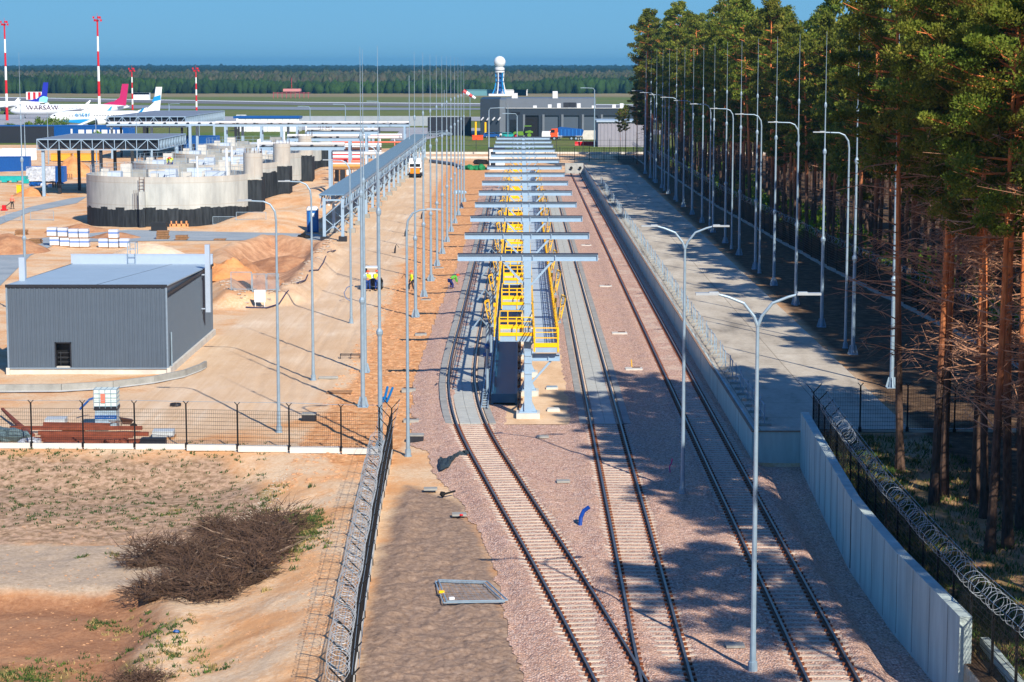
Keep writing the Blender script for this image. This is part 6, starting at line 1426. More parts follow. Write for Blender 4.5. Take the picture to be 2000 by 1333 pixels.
# tractor
x,y=ax(1022,262,578); q=empty('tractor',(x,y,0),R(180),'green tractor with a tall glass cab and red front hub','tractor')
gm=M('lime green paint',(96,140,40),.4); m=MB(); m.extr([(-.5,.9),(2.6,.9),(2.7,1.6),(2.3,1.9),(-.5,2.0)],'Y',-.5,.5); m.build('bonnet',gm,q); m=MB(); m.extr([(-2.2,1.2),(-.3,1.2),(-.1,2.2),(-.4,3.3),(-2.,3.3),(-2.3,2.2)],'Y',-.85,.85); m.build('cab',glass,q); m=MB(); m.box(-2.2,-.2,-.95,.95,3.3,3.5); m.build('cab_roof',gm,q); m=MB(); 
for s in (-1,1): m.extr([(-2.6,1.9),(-1.8,2.3),(-.6,2.0),(-.5,1.6),(-2.6,1.6)],'Y',s*1.1-.35,s*1.1+.35)
m.build('fender',gm,q); wheels(q,(-1.6,),1.1,1.0,.5,gm); wheels(q,(1.9,),1.0,.7,.4,red)
# dump truck
x,y=ax(1107,270,566); q=empty('dump_truck',(x,y,0),R(180),'blue bodied dump truck with an orange cab parked before the roller doors','truck'); m=MB(); m.extr([(2.4,.9),(4.2,.9),(4.3,1.9),(4.0,3.0),(2.4,3.1)],'Y',-1.2,1.2); m.build('cab',orange,q); m=MB(); m.extr([(3.2,2.0),(4.29,2.0),(4.05,2.8),(3.2,2.8)],'Y',-1.22,1.22); m.build('cab_window',glass,q); m=MB(); m.box(-4.2,4.2,-.5,.5,.7,1.0); m.box(2.2,4.4,-1.2,1.2,.45,.9); m.build('chassis',blacksteel,q)
m=MB(); m.extr([(2.2,1.2),(2.3,3.3),(1.6,3.5),(-4.1,2.9),(-4.4,2.6),(-4.0,1.2)],'Y',-1.3,1.3); m.build('dump_body',bluem,q); m=MB()
for k in range(6): m.box(-3.6+1.0*k,-3.45+1.0*k,-1.36,1.36,1.2,2.9)
m.build('body_rib',M('light blue rib',(40,120,200),.4),q); wheels(q,(3.3,-1.2,-2.4,-3.6),1.1,.52,.35)
# red white water barriers
for k in range(9):
    x,y=ax(1128+4.2*k,273,528); q=empty('plastic_barrier',(x,y+ (k%2)*1.2,0),.3*(k%3),f'{o_(k)} barrier from the left in the red and white heap by the panel shed','barrier','plastic road barriers in a heap'); m=MB(); m.extr([(-.25,0),(.25,0),(.12,.4),(.09,1.0),(-.09,1.0),(-.12,.4)],'X',-.65,.65); m.build('barrier_body',[red,white][k%2],q)
m=MB(); m.box(-3.5,3.5,-.3,.3,0,2.4); x,y=ax(1145,268,560); o=m.build('concrete_screen',conc); o.location=(x+1,y+12,0); tag(o,'pale low concrete screen behind the red and white barriers','wall')
# control cabin at far left of gantries
x,y=ax(970,325,430); q=empty('control_cabin',(at(973,325,405)[0],405,0),0,'white control cabin with dark windows behind the far gantries','cabin'); m=MB(); m.box(-1.6,1.2,0,4,0,3.9); m.build('wall',white,q); m=MB(); m.box(-1.4,-.5,-.04,0,2.6,3.4); m.box(-1.4,-.5,-.04,0,.8,1.6); m.build('window',glass,q); m=MB(); m.box(-1.9,-1.75,-.1,4.1,0,4.1); m.box(-1.75,1.3,-.1,4.1,3.9,4.1); m.build('frame',darksteel,q)
# work truck on road
x,y=G(812,346); q=empty('work_truck',(x,y,0),R(90),'white maintenance truck with two orange reels at its back on the sandy road','truck'); m=MB(); m.extr([(1.6,.7),(3.6,.7),(3.6,1.7),(3.2,2.5),(1.6,2.5)],'Y',-1.05,1.05); m.build('cab',white,q); m=MB(); m.box(-2.4,1.5,-1.1,1.1,1.7,2.6); m.box(-2.0,.8,-1.0,1.0,2.6,3.3); m.build('box_body',white,q); m=MB(); m.box(-2.46,-2.4,-.9,.9,1.9,2.4); m.build('rear_window',glass,q)
m=MB(); m.box(-3.2,3.5,-1.1,1.1,.45,.75); m.box(-3.3,-2.5,-1.3,1.3,.3,.7); m.build('chassis',blacksteel,q)
for s in (-.45,.45): m=MB(); m.tube([(-2.9,s,.85),(-2.5,s,1.0)],.42,12); m.obox((-2.75,s,1.1),(.5,.75,1.0)); m.build('orange_reel',M('amber drum',(240,140,20),.5),q)
wheels(q,(2.5,-1.6),.95,.42)
# mini skid loader at workers
x,y=G(727,566); z=zg(x,y); q=empty('skid_loader',(x,y+.6,z),R(90),'small white skid loader parked behind the two workers','loader'); m=MB(); m.box(-.9,.9,-.65,.65,.35,1.0); m.build('body',darksteel,q); m=MB(); m.box(-.8,.5,-.6,.6,1.9,2.0); m.box(-.9,-.5,-.62,.62,1.0,1.5); m.build('canopy',white,q); m=MB()
for sx in (-.75,.45):
    for sy in (-.55,.55): m.box(sx-.04,sx+.04,sy-.04,sy+.04,1.0,1.9)
m.bar((-.5,.75,1.0),(1.3,.75,.6),.12); m.bar((-.5,-.75,1.0),(1.3,-.75,.6),.12); m.build('frame',blacksteel,q); m=MB(); m.extr([(1.3,.1),(1.9,.15),(1.9,.25),(1.4,.7),(1.25,.7)],'Y',-.8,.8); m.build('bucket',darksteel,q); wheels(q,(-.55,.55),.75,.36,.25)
# green netting, dark sheet heaps at the end of left yard
junk('green_netting',930,332,'green netting draped over an earth heap at the far end of the masts','netting',M('green netting',(20,120,70),.7,0,.3,3),2.0,9,21); junk('dark_tarp',945,322,'dark tarpaulin heap beside the green netting','tarpaulin',rubber,1.6,7,22)
m=MB(); P=[G(840,318),G(885,324),G(905,332)]; m.tube([(p[0],p[1],.35) for p in P],.28,7); m.tube([(p[0],p[1]+1,.35) for p in P],.28,7); o=m.build('long_pipes',M('blue grey plastic pipe',(90,104,124),.6)); tag(o,'bundle of long dark pipes lying across the end of the sandy road','pipes')
junk('blue_plastic_heap',898,378,'small blue and white plastic heap on the sand beside the far masts','plastic heap',M('pale blue plastic',(150,180,205),.4),.9,6,23)
for i,(px,py) in enumerate(((790,352+110),(770,495),(822,428),(678,590))):
    x,y=G(px,py); m=MB(); m.tube([(0,0,0),(.05,0,.5),(.25,0,.95),(.5,0,.6)],.045,6) if i!=3 else m.tube([(.45,0,0),(-.1,0,.35),(-.25,0,.8),(.0,0,1.25),(.5,0,1.45)],.04,6); m.tube([(.1,0,0),(.15,.1,.8)],.06,6) if i!=3 else None; o=m.build('cable_whip',[darksteel,darksteel,darksteel,M('blue grey hose',(90,110,150),.5)][i]); o.location=(x,y,zg(x,y)); tag(o,['dark cable end standing out of the sand beside the leaning lamp arm','dark cable end in the sand near the skid loader','dark cable end between the far masts','looped blue grey hose beside the third road lamp'][i],'cable')
# ---------------------------------------------------------------- pines
def leafmat(name,c0,c1,c2,tr=.38):
    t=NT(name); o=t.n.new('ShaderNodeObjectInfo'); g=t.noise(.9,4,rough=.6); f=t.noise(9,2); c=t.ramp(g,[(.3,c0),(.5,c1),(.72,c2)]); c=t.mix(.5,c,t.ramp(f,[(.3,(90,90,90)),(.7,(190,190,170))]),'SOFT_LIGHT')
    h=t.n.new('ShaderNodeHueSaturation'); r=t.n.new('ShaderNodeMapRange'); r.inputs[3].default_value=.75; r.inputs[4].default_value=1.25; t.l.new(o.outputs['Random'],r.inputs[0]); t.l.new(r.outputs[0],h.inputs['Value']); t.l.new(c,h.inputs['Color'])
    r2=t.n.new('ShaderNodeMapRange'); r2.inputs[3].default_value=.48; r2.inputs[4].default_value=.515; t.l.new(o.outputs['Random'],r2.inputs[0]); t.l.new(r2.outputs[0],h.inputs['Hue'])
    t.b.inputs['Roughness'].default_value=.65; t.l.new(h.outputs[0],t.b.inputs['Base Color'])
    tl=t.n.new('ShaderNodeBsdfTranslucent'); t.l.new(h.outputs[0],tl.inputs[0]); mx=t.n.new('ShaderNodeMixShader'); mx.inputs[0].default_value=tr; t.l.new(t.b.outputs[0],mx.inputs[1]); t.l.new(tl.outputs[0],mx.inputs[2]); out=[n for n in t.n if n.type=='OUTPUT_MATERIAL'][0]; t.l.new(mx.outputs[0],out.inputs[0]); return t.m
pineleaf=leafmat('pine needles',(72,90,32),(118,130,48),(172,168,78))
birchleaf=leafmat('young birch leaves',(80,110,24),(110,140,36),(140,160,60),.35)
def barkmat():
    t=NT('scots pine bark'); g=t.n.new('ShaderNodeSeparateXYZ'); t.l.new(t.tc,g.inputs[0]); mr=t.n.new('ShaderNodeMapRange'); mr.inputs[1].default_value=5; mr.inputs[2].default_value=10.5; t.l.new(g.outputs[2],mr.inputs[0])
    lo=t.ramp(t.noise(6,5,(1,1,.35)),[(.3,(58,46,40)),(.7,(106,84,72))]); hi=t.ramp(t.noise(5,5,(1,1,.4)),[(.3,(182,98,54)),(.7,(236,148,92))]); return t.out(t.mix(mr.outputs[0],lo,hi),t.bump(t.noise(12,4,(1,1,.3)),.7,.05))
bark=barkmat(); deadm=M('dead pine branch',(178,132,104),.85,0,.25,4)
def leaf_cloud(centers,radii,n,size,rng,flat=.6):
    C=np.repeat(np.array(centers),n,0); Rr=np.repeat(np.array(radii),n)[:,None]; N=len(C)
    d=rng.normal(size=(N,3)); d/=np.linalg.norm(d,axis=1)[:,None]; rad=rng.random((N,1))**.45; p=C+d*rad*Rr*np.array([1,1,flat])
    # leaf axis: outward + up + random (needle tufts)
    a=d*.7+rng.normal(size=(N,3))*.5+np.array([0,0,.45]); a/=np.linalg.norm(a,axis=1)[:,None]; b=np.cross(a,rng.normal(size=(N,3))); b/=np.linalg.norm(b,axis=1)[:,None]
    s=size*(.6+.8*rng.random((N,1))); v0=p-a*s*.45-b*s*.10; v1=p-a*s*.2+b*s*.36; v2=p+a*s*.65; v3=p-a*s*.1-b*s*.36
    return np.stack([v0,v1,v2,v3],1).reshape(-1,3)
def leaf_mesh(name,V,mat):
    n=len(V)//4; me=bpy.data.meshes.new(name); me.vertices.add(len(V)); me.vertices.foreach_set('co',V.astype(np.float32).ravel()); me.loops.add(len(V)); me.loops.foreach_set('vertex_index',np.arange(len(V),dtype=np.int32)); me.polygons.add(n); me.polygons.foreach_set('loop_start',(np.arange(n)*4).astype(np.int32)); me.update(calc_edges=True); me.materials.append(mat); return me
def pine(seed,h,cb,cr,nl,leafn,size,dead=10,rt=.2,detail=True,dl=2.6):
    rng=np.random.default_rng(seed); rd=random.Random(seed); m=MB(); lean=(rd.uniform(-.5,.5),rd.uniform(-.5,.5)); ph=rd.uniform(0,6)
    def axis(z): u=z/h; return Vector((lean[0]*u*u+.18*math.sin(ph+u*5)*u,lean[1]*u*u+.18*math.cos(ph+u*4)*u,z))
    zs=np.linspace(-.3,h*.97,12); m.tube([axis(z) for z in zs],[rt*(1.25 if z<.5 else 1)*(1-.82*(z/h)**1.1) if z>0 else rt*1.5 for z in zs],8)
    cen=[];rad=[]
    for i in range(nl):
        u=(i+.5)/nl; z=h*(cb+(1-cb)*u*.98); ang=i*2.4+rd.uniform(-.5,.5); prof=math.sin(min(1,.12+u*1.0)*math.pi*.82)**.8 if u<.75 else max(.12,.78-(u-.75)*2.5)
        Lm=cr*max(.22,prof)*rd.uniform(.65,1.15); up=.1+.5*u+rd.uniform(-.1,.2); a=axis(z); dr=Vector((math.cos(ang),math.sin(ang),up*.6)).normalized(); e=a+dr*Lm; mid=a+dr*Lm*.5+Vector((0,0,-.12*Lm*.5))
        m.tube([a,mid,e],[.05*(1-u*.5)+.015,.035,.012],4,cap=False)
        k=3 if Lm>1.6 else 2
        for j in range(k):
            t=.45+.6*(j+rd.random()*.6)/k; side=Vector((-dr.y,dr.x,0))*rd.uniform(-.55,.55)*Lm*.55; c=a+dr*Lm*t+side+Vector((0,0,rd.uniform(-.1,.35))); cen.append(tuple(c)); rad.append(rd.uniform(.42,.8)*(.7+.1*cr)); m.bar(a+dr*Lm*t*.7,c,.025) if detail else None
    cen.append(tuple(axis(h)+Vector((0,0,-.2)))); rad.append(.6); cen.append(tuple(axis(h-.8))); rad.append(.8)
    nt=len(m.v); 
    dm=MB()
    for i in range(dead):
        z=h*rd.uniform(.22,cb+.12); ang=rd.uniform(0,6.28); Lm=rd.uniform(.7,dl); a=axis(z); dr=Vector((math.cos(ang),math.sin(ang),rd.uniform(-.15,.55) if dl>3 else rd.uniform(-.3,.25))).normalized(); mid=a+dr*Lm*.55; e=a+dr*Lm+Vector((0,0,rd.uniform(-.5,.2))); dm.tube([a,mid,e],[.038,.025,.01] if dl>3 else [.03,.02,.008],3,cap=False)
        for j in range(7 if dl>3 else 3): t=rd.uniform(.3,.95); b=a+dr*Lm*t; dm.tube([b,b+Vector((rd.gauss(0,.35),rd.gauss(0,.35),rd.uniform(-.3,.3)))*(1.6 if dl>3 else 1)],[.013,.006],3,cap=False)
    V=leaf_cloud(cen,rad,leafn,size,rng); return m,dm,V
NP=10; protos=[]
for i in range(NP):
    h=[22,20.5,23,19,21.5,24,20,22.5,18,21][i]; m,dm,V=pine(500+i,h,[.42,.38,.5,.34,.42,.56,.40,.52,.32,.42][i],[3.1,2.8,3.2,2.7,3.0,3.2,2.9,3.1,2.6,3.1][i],[38,36,38,34,38,36,36,36,34,38][i],100,.24,10,.19)
    q=empty('pine_tree',(0,0,0)); m.build('trunk',bark,q,recalc=False); dm.build('dead_branches',deadm,q,recalc=False); me=leaf_mesh('crown',V,pineleaf); o=bpy.data.objects.new('crown',me); COL.objects.link(o); o.parent=q; protos.append(q)
for i in range(4):
    m,dm,V=pine(700+i,[22,23,21,22.5][i],[.58,.62,.55,.6][i],3.2,34,300,.125,44,.19,True,3.6); q=empty('pine_tree',(0,0,0)); m.build('trunk',bark,q,recalc=False); dm.build('dead_branches',deadm,q,recalc=False); me=leaf_mesh('crown',V,pineleaf); o=bpy.data.objects.new('crown',me); COL.objects.link(o); o.parent=q; protos.append(q)
used=[False]*(NP+4)
def place_pine(i,x,y,rz,s,label,group,z=None):
    z=zg(x,y)-.05 if z is None else z
    if not used[i]: q=protos[i]; used[i]=True
    else: q=dup(protos[i])
    q.location=(x,y,z); q.rotation_euler=(random.gauss(0,.022),random.gauss(0,.022),rz); q.scale=(s,s,s*random.uniform(.95,1.06)); 
    tag(q,label,'pine tree',group); 
    return q
random.seed(41); cnt=0; seen=set()
fx=lambda Y: float(np.interp(Y,[60,105,137,193,277,330,470],[33,33,32.0,29.2,27.0,26.4,25.6]))
spots=[]
Y=100.
while Y<452:
    for r_,off in enumerate((0,3.8,8.2)):
        if r_==3 and Y>330: continue
        spots.append((fx(Y)+off+random.uniform(-1.1,1.2),Y+random.uniform(-1.3,1.3)+r_*1.1,r_))
    Y+=4.4+.004*(Y-100)
for (x,y,r_) in spots:
    s=random.uniform(.84,1.1)+.2*np.interp(y,[100,230,420],[0.1,.25,.9]); 
    kk=(y-120.8)/14.3; mi_=max(0,int(kk+.5)); fr=kk-mi_; w_='just before' if fr<-.17 else ('just past' if fr>.17 else 'level with')
    lb_=f'{["front","second","third","fourth"][r_]} row pine of the wood, {w_} the {o_(mi_)} forest lightning mast' if mi_<18 else f'{["front","second","third","fourth"][r_]} row pine at the far end of the wood'
    if lb_ in seen and 'far end' not in lb_: lb_+=', farther one'
    seen.add(lb_)
    place_pine(random.randrange(NP) if y>135 else NP+random.randrange(4) if random.random()<.5 else random.randrange(NP),x,y,random.uniform(0,6.28),s,lb_,'pines of the wood behind the perimeter fence'); cnt+=1
# foreground pines outside the fence
FG=[(17.2,96,5,'bare trunked pine nearest the mesh fence corner, its trunk dark at the foot'),(17.3,88.5,0,'slim pine standing just left of the leaning trunks at the right picture edge'),(18.9,86,2,'pine with glowing orange upper trunk at the right, second trunk from the picture edge'),(18.6,80.5,7,'large orange barked pine at the right picture edge'),(20.6,92,5,'pine between the orange barked pines and the perimeter fence'),(21.5,100,3,'pine behind the mesh fence at the edge of the dirt strip'),(19.6,74,2,'pine whose bare branches reach in from the lower right picture edge'),(22.5,85,0,'inner pine of the right foreground group'),(24.5,94,7,'rear pine of the right foreground group'),(18.1,90.5,3,'thin trunked pine close behind the slim pine at the right edge'),(19.1,89,1,'pine squeezed between the orange trunks near the right edge'),(19.8,83.5,6,'dark footed pine right of the large orange barked pine'),(17.7,79.5,1,'nearest pine trunk rising above the razor wire coil'),(21.6,83,4,'half hidden pine at the very edge of the right group'),(19.4,97.5,3,'pine standing between the mesh fence and the orange trunks'),(20.,101.5,5,'pine just beyond the mesh fence by the lightning mast')]
for n_,(x,y,i,l) in enumerate(FG): q=place_pine(NP+n_%4,x,y,random.uniform(0,6.28),random.uniform(.95,1.05),l,'foreground pines at the right')
for k in range(20):
    x,y=random.uniform(17.2,46),random.uniform(30,76)
    if k<4: x=17.5+random.uniform(0,1.5)
    if x/y<.255: x=.27*y+random.uniform(.5,4)
    place_pine(NP+k%4 if k<14 else random.randrange(NP),x,y,random.uniform(0,6.28),random.uniform(.85,1.05),'pine of the roadside wood reaching past the right picture edge','pines beyond the right picture edge')
for k in range(26):
    place_pine(random.randrange(NP),random.uniform(25,50),random.uniform(22,104),random.uniform(0,6.28),random.uniform(.95,1.15),'tall Scots pine in the dense wood behind the perimeter fence','pines of the wood behind the perimeter fence')
for k in range(6):
    y=random.uniform(42,80); x=random.uniform(max(18,.27*y+.8),33); place_pine(NP+k%4,x,y,random.uniform(0,6.28),random.uniform(.9,1.08),'pine of the roadside wood reaching past the right picture edge','pines beyond the right picture edge')
for k in range(9):
    place_pine(k%NP,random.uniform(23,30),random.uniform(84,103),random.uniform(0,6.28),random.uniform(.95,1.1),'tall Scots pine in the dense wood behind the perimeter fence','pines of the wood behind the perimeter fence')
# lone pines at the far end
for (px,Y,s,l) in ((1262,395,1.30,'tall lone pine at the far left end of the wood, standing above its neighbours'),(1222,470,.45,'small thin pine before the grey panel shed'),(1212,474,.42,'second small thin pine before the grey panel shed'),(1245,430,.7,'half grown pine at the end of the wood')):
    x=at(px,200,Y)[0]; place_pine(2,x,Y,1.,s,l,None,0)
# denser back of the wood
rngb=np.random.default_rng(3); VV=[];mbk=MB()
base=[]
for k in range(3): m_,d_,V_=pine(900+k,21,.35,3.0,26,34,.46,0,.18,False); base.append((m_,V_))
for k in range(150):
    Y=random.uniform(60,470); x=fx(Y)+12+random.uniform(0,13); m_,V_=base[k%3]; a=random.uniform(0,6.28); s=random.uniform(.85,1.05)
    c_,s_=math.cos(a)*s,math.sin(a)*s; Rm=np.array([[c_,-s_,0],[s_,c_,0],[0,0,s]]); VV.append(V_@Rm.T+np.array([x,Y,1.3])); z0=1.3; mbk.tube([(x,Y,0),(x,Y,19*s)],[.19,.06],6,cap=False)
q=empty('wood_interior',(0,0,0)); q['kind']='stuff'; tag(q,'dense interior of the pine wood beyond the first rows of trees','wood'); me=leaf_mesh('foliage',np.concatenate(VV),pineleaf); o=bpy.data.objects.new('foliage',me); COL.objects.link(o); o.parent=q; mbk.build('trunks',bark,q,recalc=False)
# undergrowth
rngu=np.random.default_rng(8); cen=[];rad=[]
for k in range(260):
    Y=random.uniform(105,460); x=fx(Y)+random.uniform(.5,9); cen.append((x,Y,1.3+random.uniform(.3,1.6))); rad.append(random.uniform(.5,1.3))
me=leaf_mesh('undergrowth',leaf_cloud(cen,rad,60,.3,rngu,.9),birchleaf); o=bpy.data.objects.new('undergrowth',me); COL.objects.link(o); tag(o,'pale green bushes growing between the pine trunks','undergrowth',kind='stuff')
# fallen twigs & litter at edge
# bushes far left by the office
def bush(px,pyb,Yv,r,h,lab,mat=birchleaf,n=26,ls=.5):
    x=at(px,pyb,Yv)[0]; rg=np.random.default_rng(int(px)); cen=[(rg.uniform(-r,r)*.8,rg.uniform(-1,1)*r*.5,h*rg.uniform(.15,.85)) for _ in range(n)]; rad=[rg.uniform(.35,.6)*h*.5 for _ in range(n)]
    q=empty('bush',(x,Yv,0),0,lab,'bush'); me=leaf_mesh('leaves',leaf_cloud(cen,rad,60,ls,rg,.9),mat); o=bpy.data.objects.new('leaves',me); COL.objects.link(o); o.parent=q; m=MB()
    for c in cen[::3]: m.bar((0,0,-.1),c,.1)
    m.build('stems',bark,q,recalc=False)
for a in ((15,250,600,9,3.8,'green bushes behind the dark building at the left picture edge'),(55,248,610,7,3.2,'green bushes left of the blue office building'),(92,246,615,6,4.8,'round green bush rising above the blue office building'),(108,248,608,4,3,'small bush at the right of the round bush'),(190,262,560,7,2.6,'low bushes right of the blue office building'),(1205,262,540,4,3,'dark bushes between the grey panel shed and the lone pines')): bush(*a)
# ---------------------------------------------------------------- far forest (one mass)
def far_mass(name,lab,rows_,hfun,mat,wfac,xr=.36,seed=1,cone=.5,dens=1.):
    rg=np.random.default_rng(seed); n=7; V=[];Fc=[]; base=0
    for (Yv) in rows_:
        wdt=wfac(Yv); k=int(2*xr*Yv/(wdt*.8)*dens); xs=rg.uniform(-xr,xr,k)*Yv; ys=Yv+rg.uniform(-.5,.5,k)*wdt*1.5; hh=hfun(xs,Yv)*(1+rg.normal(size=k)*.09+.05*np.sin(xs*.021+Yv)+.03*np.sin(xs*.057)); ww=wdt*rg.uniform(.4,.7,k)
        # rings
        lev=[(0.0,.55),(.30,1.0),(.62,.85),(.88,.42),(1.0,0.03)]
        a=np.arange(n)*2*np.pi/n; P=[]
        for (lz,lr) in lev:
            rr=ww[:,None]*lr*(1+rg.normal(size=(k,n))*.16); P.append(np.stack([xs[:,None]+rr*np.cos(a),ys[:,None]+rr*np.sin(a),(hh[:,None]*(lz+rg.normal(size=(k,n))*.03))],-1))
        P=np.stack(P,1); V.append(P.reshape(-1,3)); idx=np.arange(k*len(lev)*n).reshape(k,len(lev),n)+base; q=np.stack([idx[:,:-1,:],np.roll(idx[:,:-1,:],-1,2),np.roll(idx[:,1:,:],-1,2),idx[:,1:,:]],-1).reshape(-1,4); Fc.append(q); base+=k*len(lev)*n
    V=np.concatenate(V);Fc=np.concatenate(Fc); me=bpy.data.meshes.new(name); me.vertices.add(len(V)); me.vertices.foreach_set('co',V.astype(np.float32).ravel()); me.loops.add(Fc.size); me.loops.foreach_set('vertex_index',Fc.astype(np.int32).ravel()); me.polygons.add(len(Fc)); me.polygons.foreach_set('loop_start',(np.arange(len(Fc))*4).astype(np.int32)); me.update(calc_edges=True); me.materials.append(mat); o=bpy.data.objects.new(name,me); COL.objects.link(o); tag(o,lab,'forest',kind='stuff'); return o
def fmat(name,a,b,c,sc_=.02):
    t=NT(name); col=t.mix(t.edge(t.noise(sc_,4),t.noise(.15,3),.15,.5),t.ramp(t.noise(.12,4),[(.3,a),(.7,b)]),c); return t.out(col,t.bump(t.noise(.6,4),.9,1.))
R1=[1505+6*k for k in range(12)]
far_mass('forest_edge','dark evergreen forest edge beyond the airfield',R1,lambda x,Y:np.where(x/Y<-.02,9.5,7.5)+1.6*np.sin(x*.013)+np.where((x/Y>.01)&(x/Y<.2),1.5,0),fmat('forest edge green',(18,34,22),(34,52,26),(52,78,28)),lambda Y:5.5,seed=4)
R2=[]; y=1600.
while y<2250: R2.append(y); y*=1.014
far_mass('bare_forest','brownish still leafless forest behind the evergreen edge',R2,lambda x,Y:12.2+.0*x+ (Y-1600)*.0012,fmat('bare forest brown',(70,68,56),(90,86,70),(52,68,38)),lambda Y:.0042*Y,seed=6)
R3=[]; y=2250.
while y<8500: R3.append(y); y*=1.022
far_mass('far_forest','dark far forest reaching to the horizon',R3,lambda x,Y:12.6+.0*x+min(4.6,(Y-2250)*.0018),fmat('far forest dark',(20,34,20),(34,48,26),(28,44,24),.004),lambda Y:.0042*Y,seed=9)
# ---------------------------------------------------------------- haze
m=MB(); m.box(-3300,3300,-60,9400,-4,46); hz=m.build('haze',[]) if False else None
hm=bpy.data.materials.new('haze'); hm.use_nodes=True; n=hm.node_tree.nodes; l=hm.node_tree.links
for nn in list(n): 
    if nn.type=='BSDF_PRINCIPLED': n.remove(nn)
pv=n.new('ShaderNodeVolumePrincipled'); pv.inputs['Color'].default_value=(.18,.62,.98,1); pv.inputs['Density'].default_value=.00010; pv.inputs['Anisotropy'].default_value=.2
l.new(pv.outputs[0],[x for x in n if x.type=='OUTPUT_MATERIAL'][0].inputs['Volume'])
me=bpy.data.meshes.new('haze'); me.from_pydata(m.v,[],m.f); me.materials.append(hm); me.update(); ho=bpy.data.objects.new('haze',me); COL.objects.link(ho); ho['kind']='stuff'; ho['label']='thin blue air haze over the whole site and airfield'; ho['category']='haze'
# ---------------------------------------------------------------- people
def skinobj(name,chains,mat,parent,root=0,sub=1):
    # chains: list of lists of (x,y,z,r); shared vertices by identical coordinates
    vs=[];rs=[];es=[];key={}
    for ch in chains:
        prev=None
        for (x,y,z,r) in ch:
            k=(round(x,4),round(y,4),round(z,4))
            if k not in key: key[k]=len(vs); vs.append((x,y,z)); rs.append(r)
            i=key[k]
            if prev is not None: es.append((prev,i))
            prev=i
    me=bpy.data.meshes.new(name); me.from_pydata(vs,es,[]); o=bpy.data.objects.new(name,me); COL.objects.link(o)
    sm=o.modifiers.new('skin','SKIN'); 
    if not me.skin_vertices: 
        bpy.context.view_layer.objects.active=o; me.skin_vertices.new()
    for i,sv in enumerate(me.skin_vertices[0].data): sv.radius=(rs[i],rs[i]); sv.use_root=(i==0)
    ss=o.modifiers.new('sub','SUBSURF'); ss.levels=sub; ss.render_levels=sub
    bpy.context.view_layer.update(); ev=o.evaluated_get(bpy.context.evaluated_depsgraph_get()); m2=bpy.data.meshes.new_from_object(ev); bpy.data.objects.remove(o)
    m2.materials.clear(); m2.materials.append(mat)
    if len(m2.polygons): m2.polygons.foreach_set('use_smooth',[True]*len(m2.polygons))
    o=bpy.data.objects.new(name,m2); COL.objects.link(o); o.parent=parent; return o
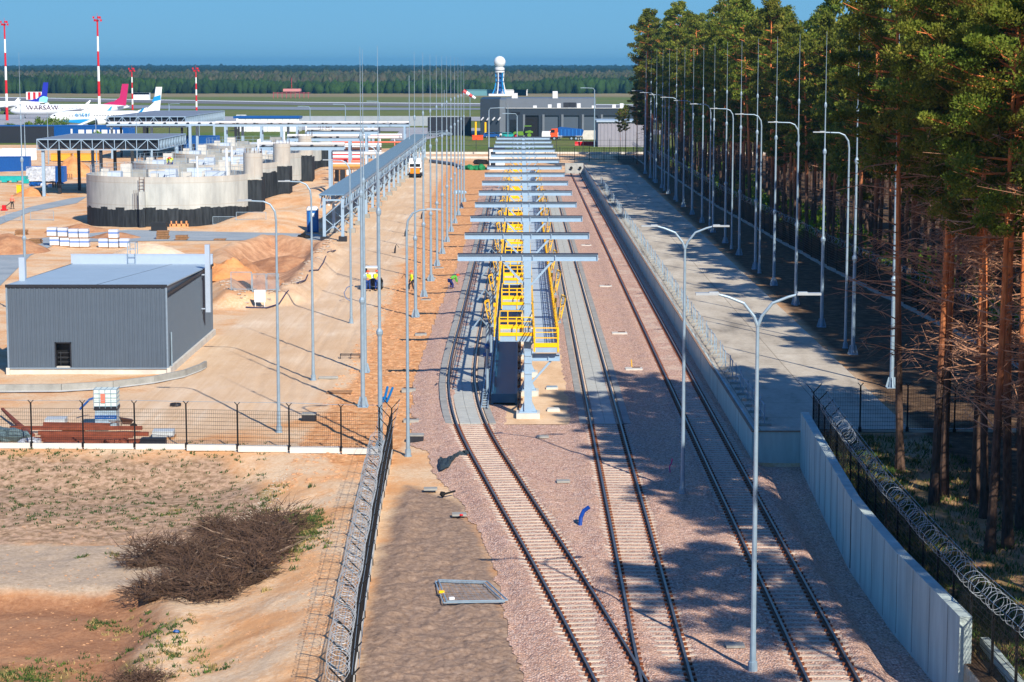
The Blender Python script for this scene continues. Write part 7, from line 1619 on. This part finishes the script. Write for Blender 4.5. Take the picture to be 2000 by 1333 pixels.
def person(x,y,z,rz,lab,pose='stand',vest=hivis,trouser=navy,helmet=orange,sleeve=None):
    q=empty('person',(x,y,z),rz,lab,'person')
    sleeve=sleeve or vest
    if pose=='bend':
        hip=(0,.15,.86); ch=(0,-.28,1.16); nk=(0,-.42,1.2); hd=(0,-.58,1.18)
        sh=[(s*.2,-.36,1.16) for s in (-1,1)]; el=[(s*.22,-.42,.86) for s in (-1,1)]; wr=[(s*.14,-.5,.6) for s in (-1,1)]
    else:
        hip=(0,0,.92); ch=(0,-.02,1.32); nk=(0,-.02,1.5); hd=(0,-.04,1.62)
        sh=[(s*.2,-.0,1.42) for s in (-1,1)]
        if pose=='work': el=[(s*.27,-.12,1.16) for s in (-1,1)]; wr=[(s*.16,-.36,1.08) for s in (-1,1)]
        else: el=[(s*.29,.0,1.14) for s in (-1,1)]; wr=[(s*.27,-.12,.9) for s in (-1,1)]
    st=.16 if pose=='walk' else .04
    kn=[(-.13,-.05-st,.5),(.13,-.03+st*.6,.5)]; an=[(-.14,-.02-st,.09),(.14,.02+st,.09)]; to=[(-.16,-.2-st,.05),(.16,-.16+st,.05)]
    hp=[(-.1,hip[1],hip[2]-.04),(.1,hip[1],hip[2]-.04)]
    V=lambda p,r:(p[0],p[1],p[2],r)
    chains=[[V(hip,.15),V(ch,.16),V(nk,.06),V(hd,.085)]]
    for s in (0,1): chains+= [[V(hip,.15),V(hp[s],.1),V(kn[s],.065),V(an[s],.045),V(to[s],.04)],[V(ch,.16),V(sh[s],.07),V(el[s],.047),V(wr[s],.035)]]
    skinobj('body',chains,skin,q)
    skinobj('trousers',[[V(hip,.17),V(hp[0],.115),V(kn[0],.085),V((an[0][0],an[0][1],.14),.075)],[V(hip,.17),V(hp[1],.115),V(kn[1],.085),V((an[1][0],an[1][1],.14),.075)]],trouser,q)
    skinobj('jacket',[[V((hip[0],hip[1]*.9+ch[1]*.1,hip[2]+.08),.175),V(ch,.19),V((nk[0],nk[1]*.7+ch[1]*.3,nk[2]*.7+ch[2]*.3),.1)],[V(ch,.19),V(sh[0],.09),V(el[0],.065),V((wr[0][0],wr[0][1],wr[0][2]+.03),.05)],[V(ch,.19),V(sh[1],.09),V(el[1],.065),V((wr[1][0],wr[1][1],wr[1][2]+.03),.05)]],vest,q)
    m=MB(); hx,hy,hzz=hd; m.lathe([(.155,.02),(.15,.05),(.125,.12),(.07,.165),(.0,.175)],12,(hx,hy,hzz+.03)); m.box(hx-.09,hx+.09,hy-.22,hy-.1,hzz+.05,hzz+.07); m.build('helmet',helmet,q,smooth=True)
    m=MB()
    for s in (-1,1): m.blob((hx+s*.035,hy-.085,hzz+.01),(.014,.01,.012),6,0)
    m.blob((hx,hy-.1,hzz-.02),(.016,.022,.02),6,0); m.build('face_features',darkcl,q)
    for s in (0,1):
        w_=Vector(wr[s]); d=(Vector(wr[s])-Vector(el[s])).normalized(); m=MB(); side=d.orthogonal().normalized()
        m.tube([w_,w_+d*.09],[.032,.036],6)
        for k in range(4): b=w_+d*.085+side*(k-1.5)*.02; m.tube([b,b+d*.045,b+d*.07+Vector((0,-.01,-.02))],[.010,.009,.007],4)
        m.tube([w_+d*.03+side*.035,w_+d*.07+side*.06],[.011,.009],4); m.build('hand',skin,q)
    for s in (0,1): m=MB(); m.obox((to[s][0],(to[s][1]+an[s][1])/2+.02,.05),(.12,.3,.1)); m.build('boot',darkcl,q)
    return q
def P_(px,py,lab,rz,**k):
    x,y=G(px,py); z=zg(x,y); x,y=G(px,py,z); return person(x,y,z,rz,lab,**k)
P_(719,569,'worker in yellow vest and blue trousers, left of the pair behind the skid loader',0,pose='work')
P_(736,568,'worker in yellow vest and blue trousers, right of the pair beside the tall mast',.4,pose='work')
q=P_(804,569,'worker in yellow vest and dark trousers walking beside the mast right of the skid loader',-1.3,pose='walk',trouser=darkcl); 
q=P_(882,566,'worker in navy clothes and green vest bending over at the ballast edge',1.9,pose='bend',vest=M('green vest',(90,180,60),.6),trouser=M('navy trousers',(20,40,110),.8)); 
P_(24,408,'worker in a salmon red jacket standing on the grey lane at far left',3.0,pose='stand',vest=M('salmon jacket',(240,120,100),.7),trouser=darkcl,helmet=M('salmon cap',(240,120,100),.7))
x,y,z=at(326,306,262)[0],300.,8.0
q=person(at(328,300,302)[0],302,5.35,.3,'worker in bright yellow jacket bending on the second tank top, left of two','bend'); 
q=person(at(331,300,303)[0]+.5,303.2,5.35,-.8,'worker in yellow jacket bending on the second tank top, right of two','bend')
q=person(at(712,262,586)[0] if False else at(978,262,574)[0],574,0,0,'distant person in white shirt walking before the blue cars','walk',white,darkcl,darkcl)
x,y=G(801,560); m=MB(); m.tube([(0,0,.6),(-.2,0,1.2),(-.45,0,.8)],.03,5); o=m.build('hose_loop',darksteel); o.location=(x-.3,y,zg(x,y)); tag(o,'dark hose held by the walking worker','hose')
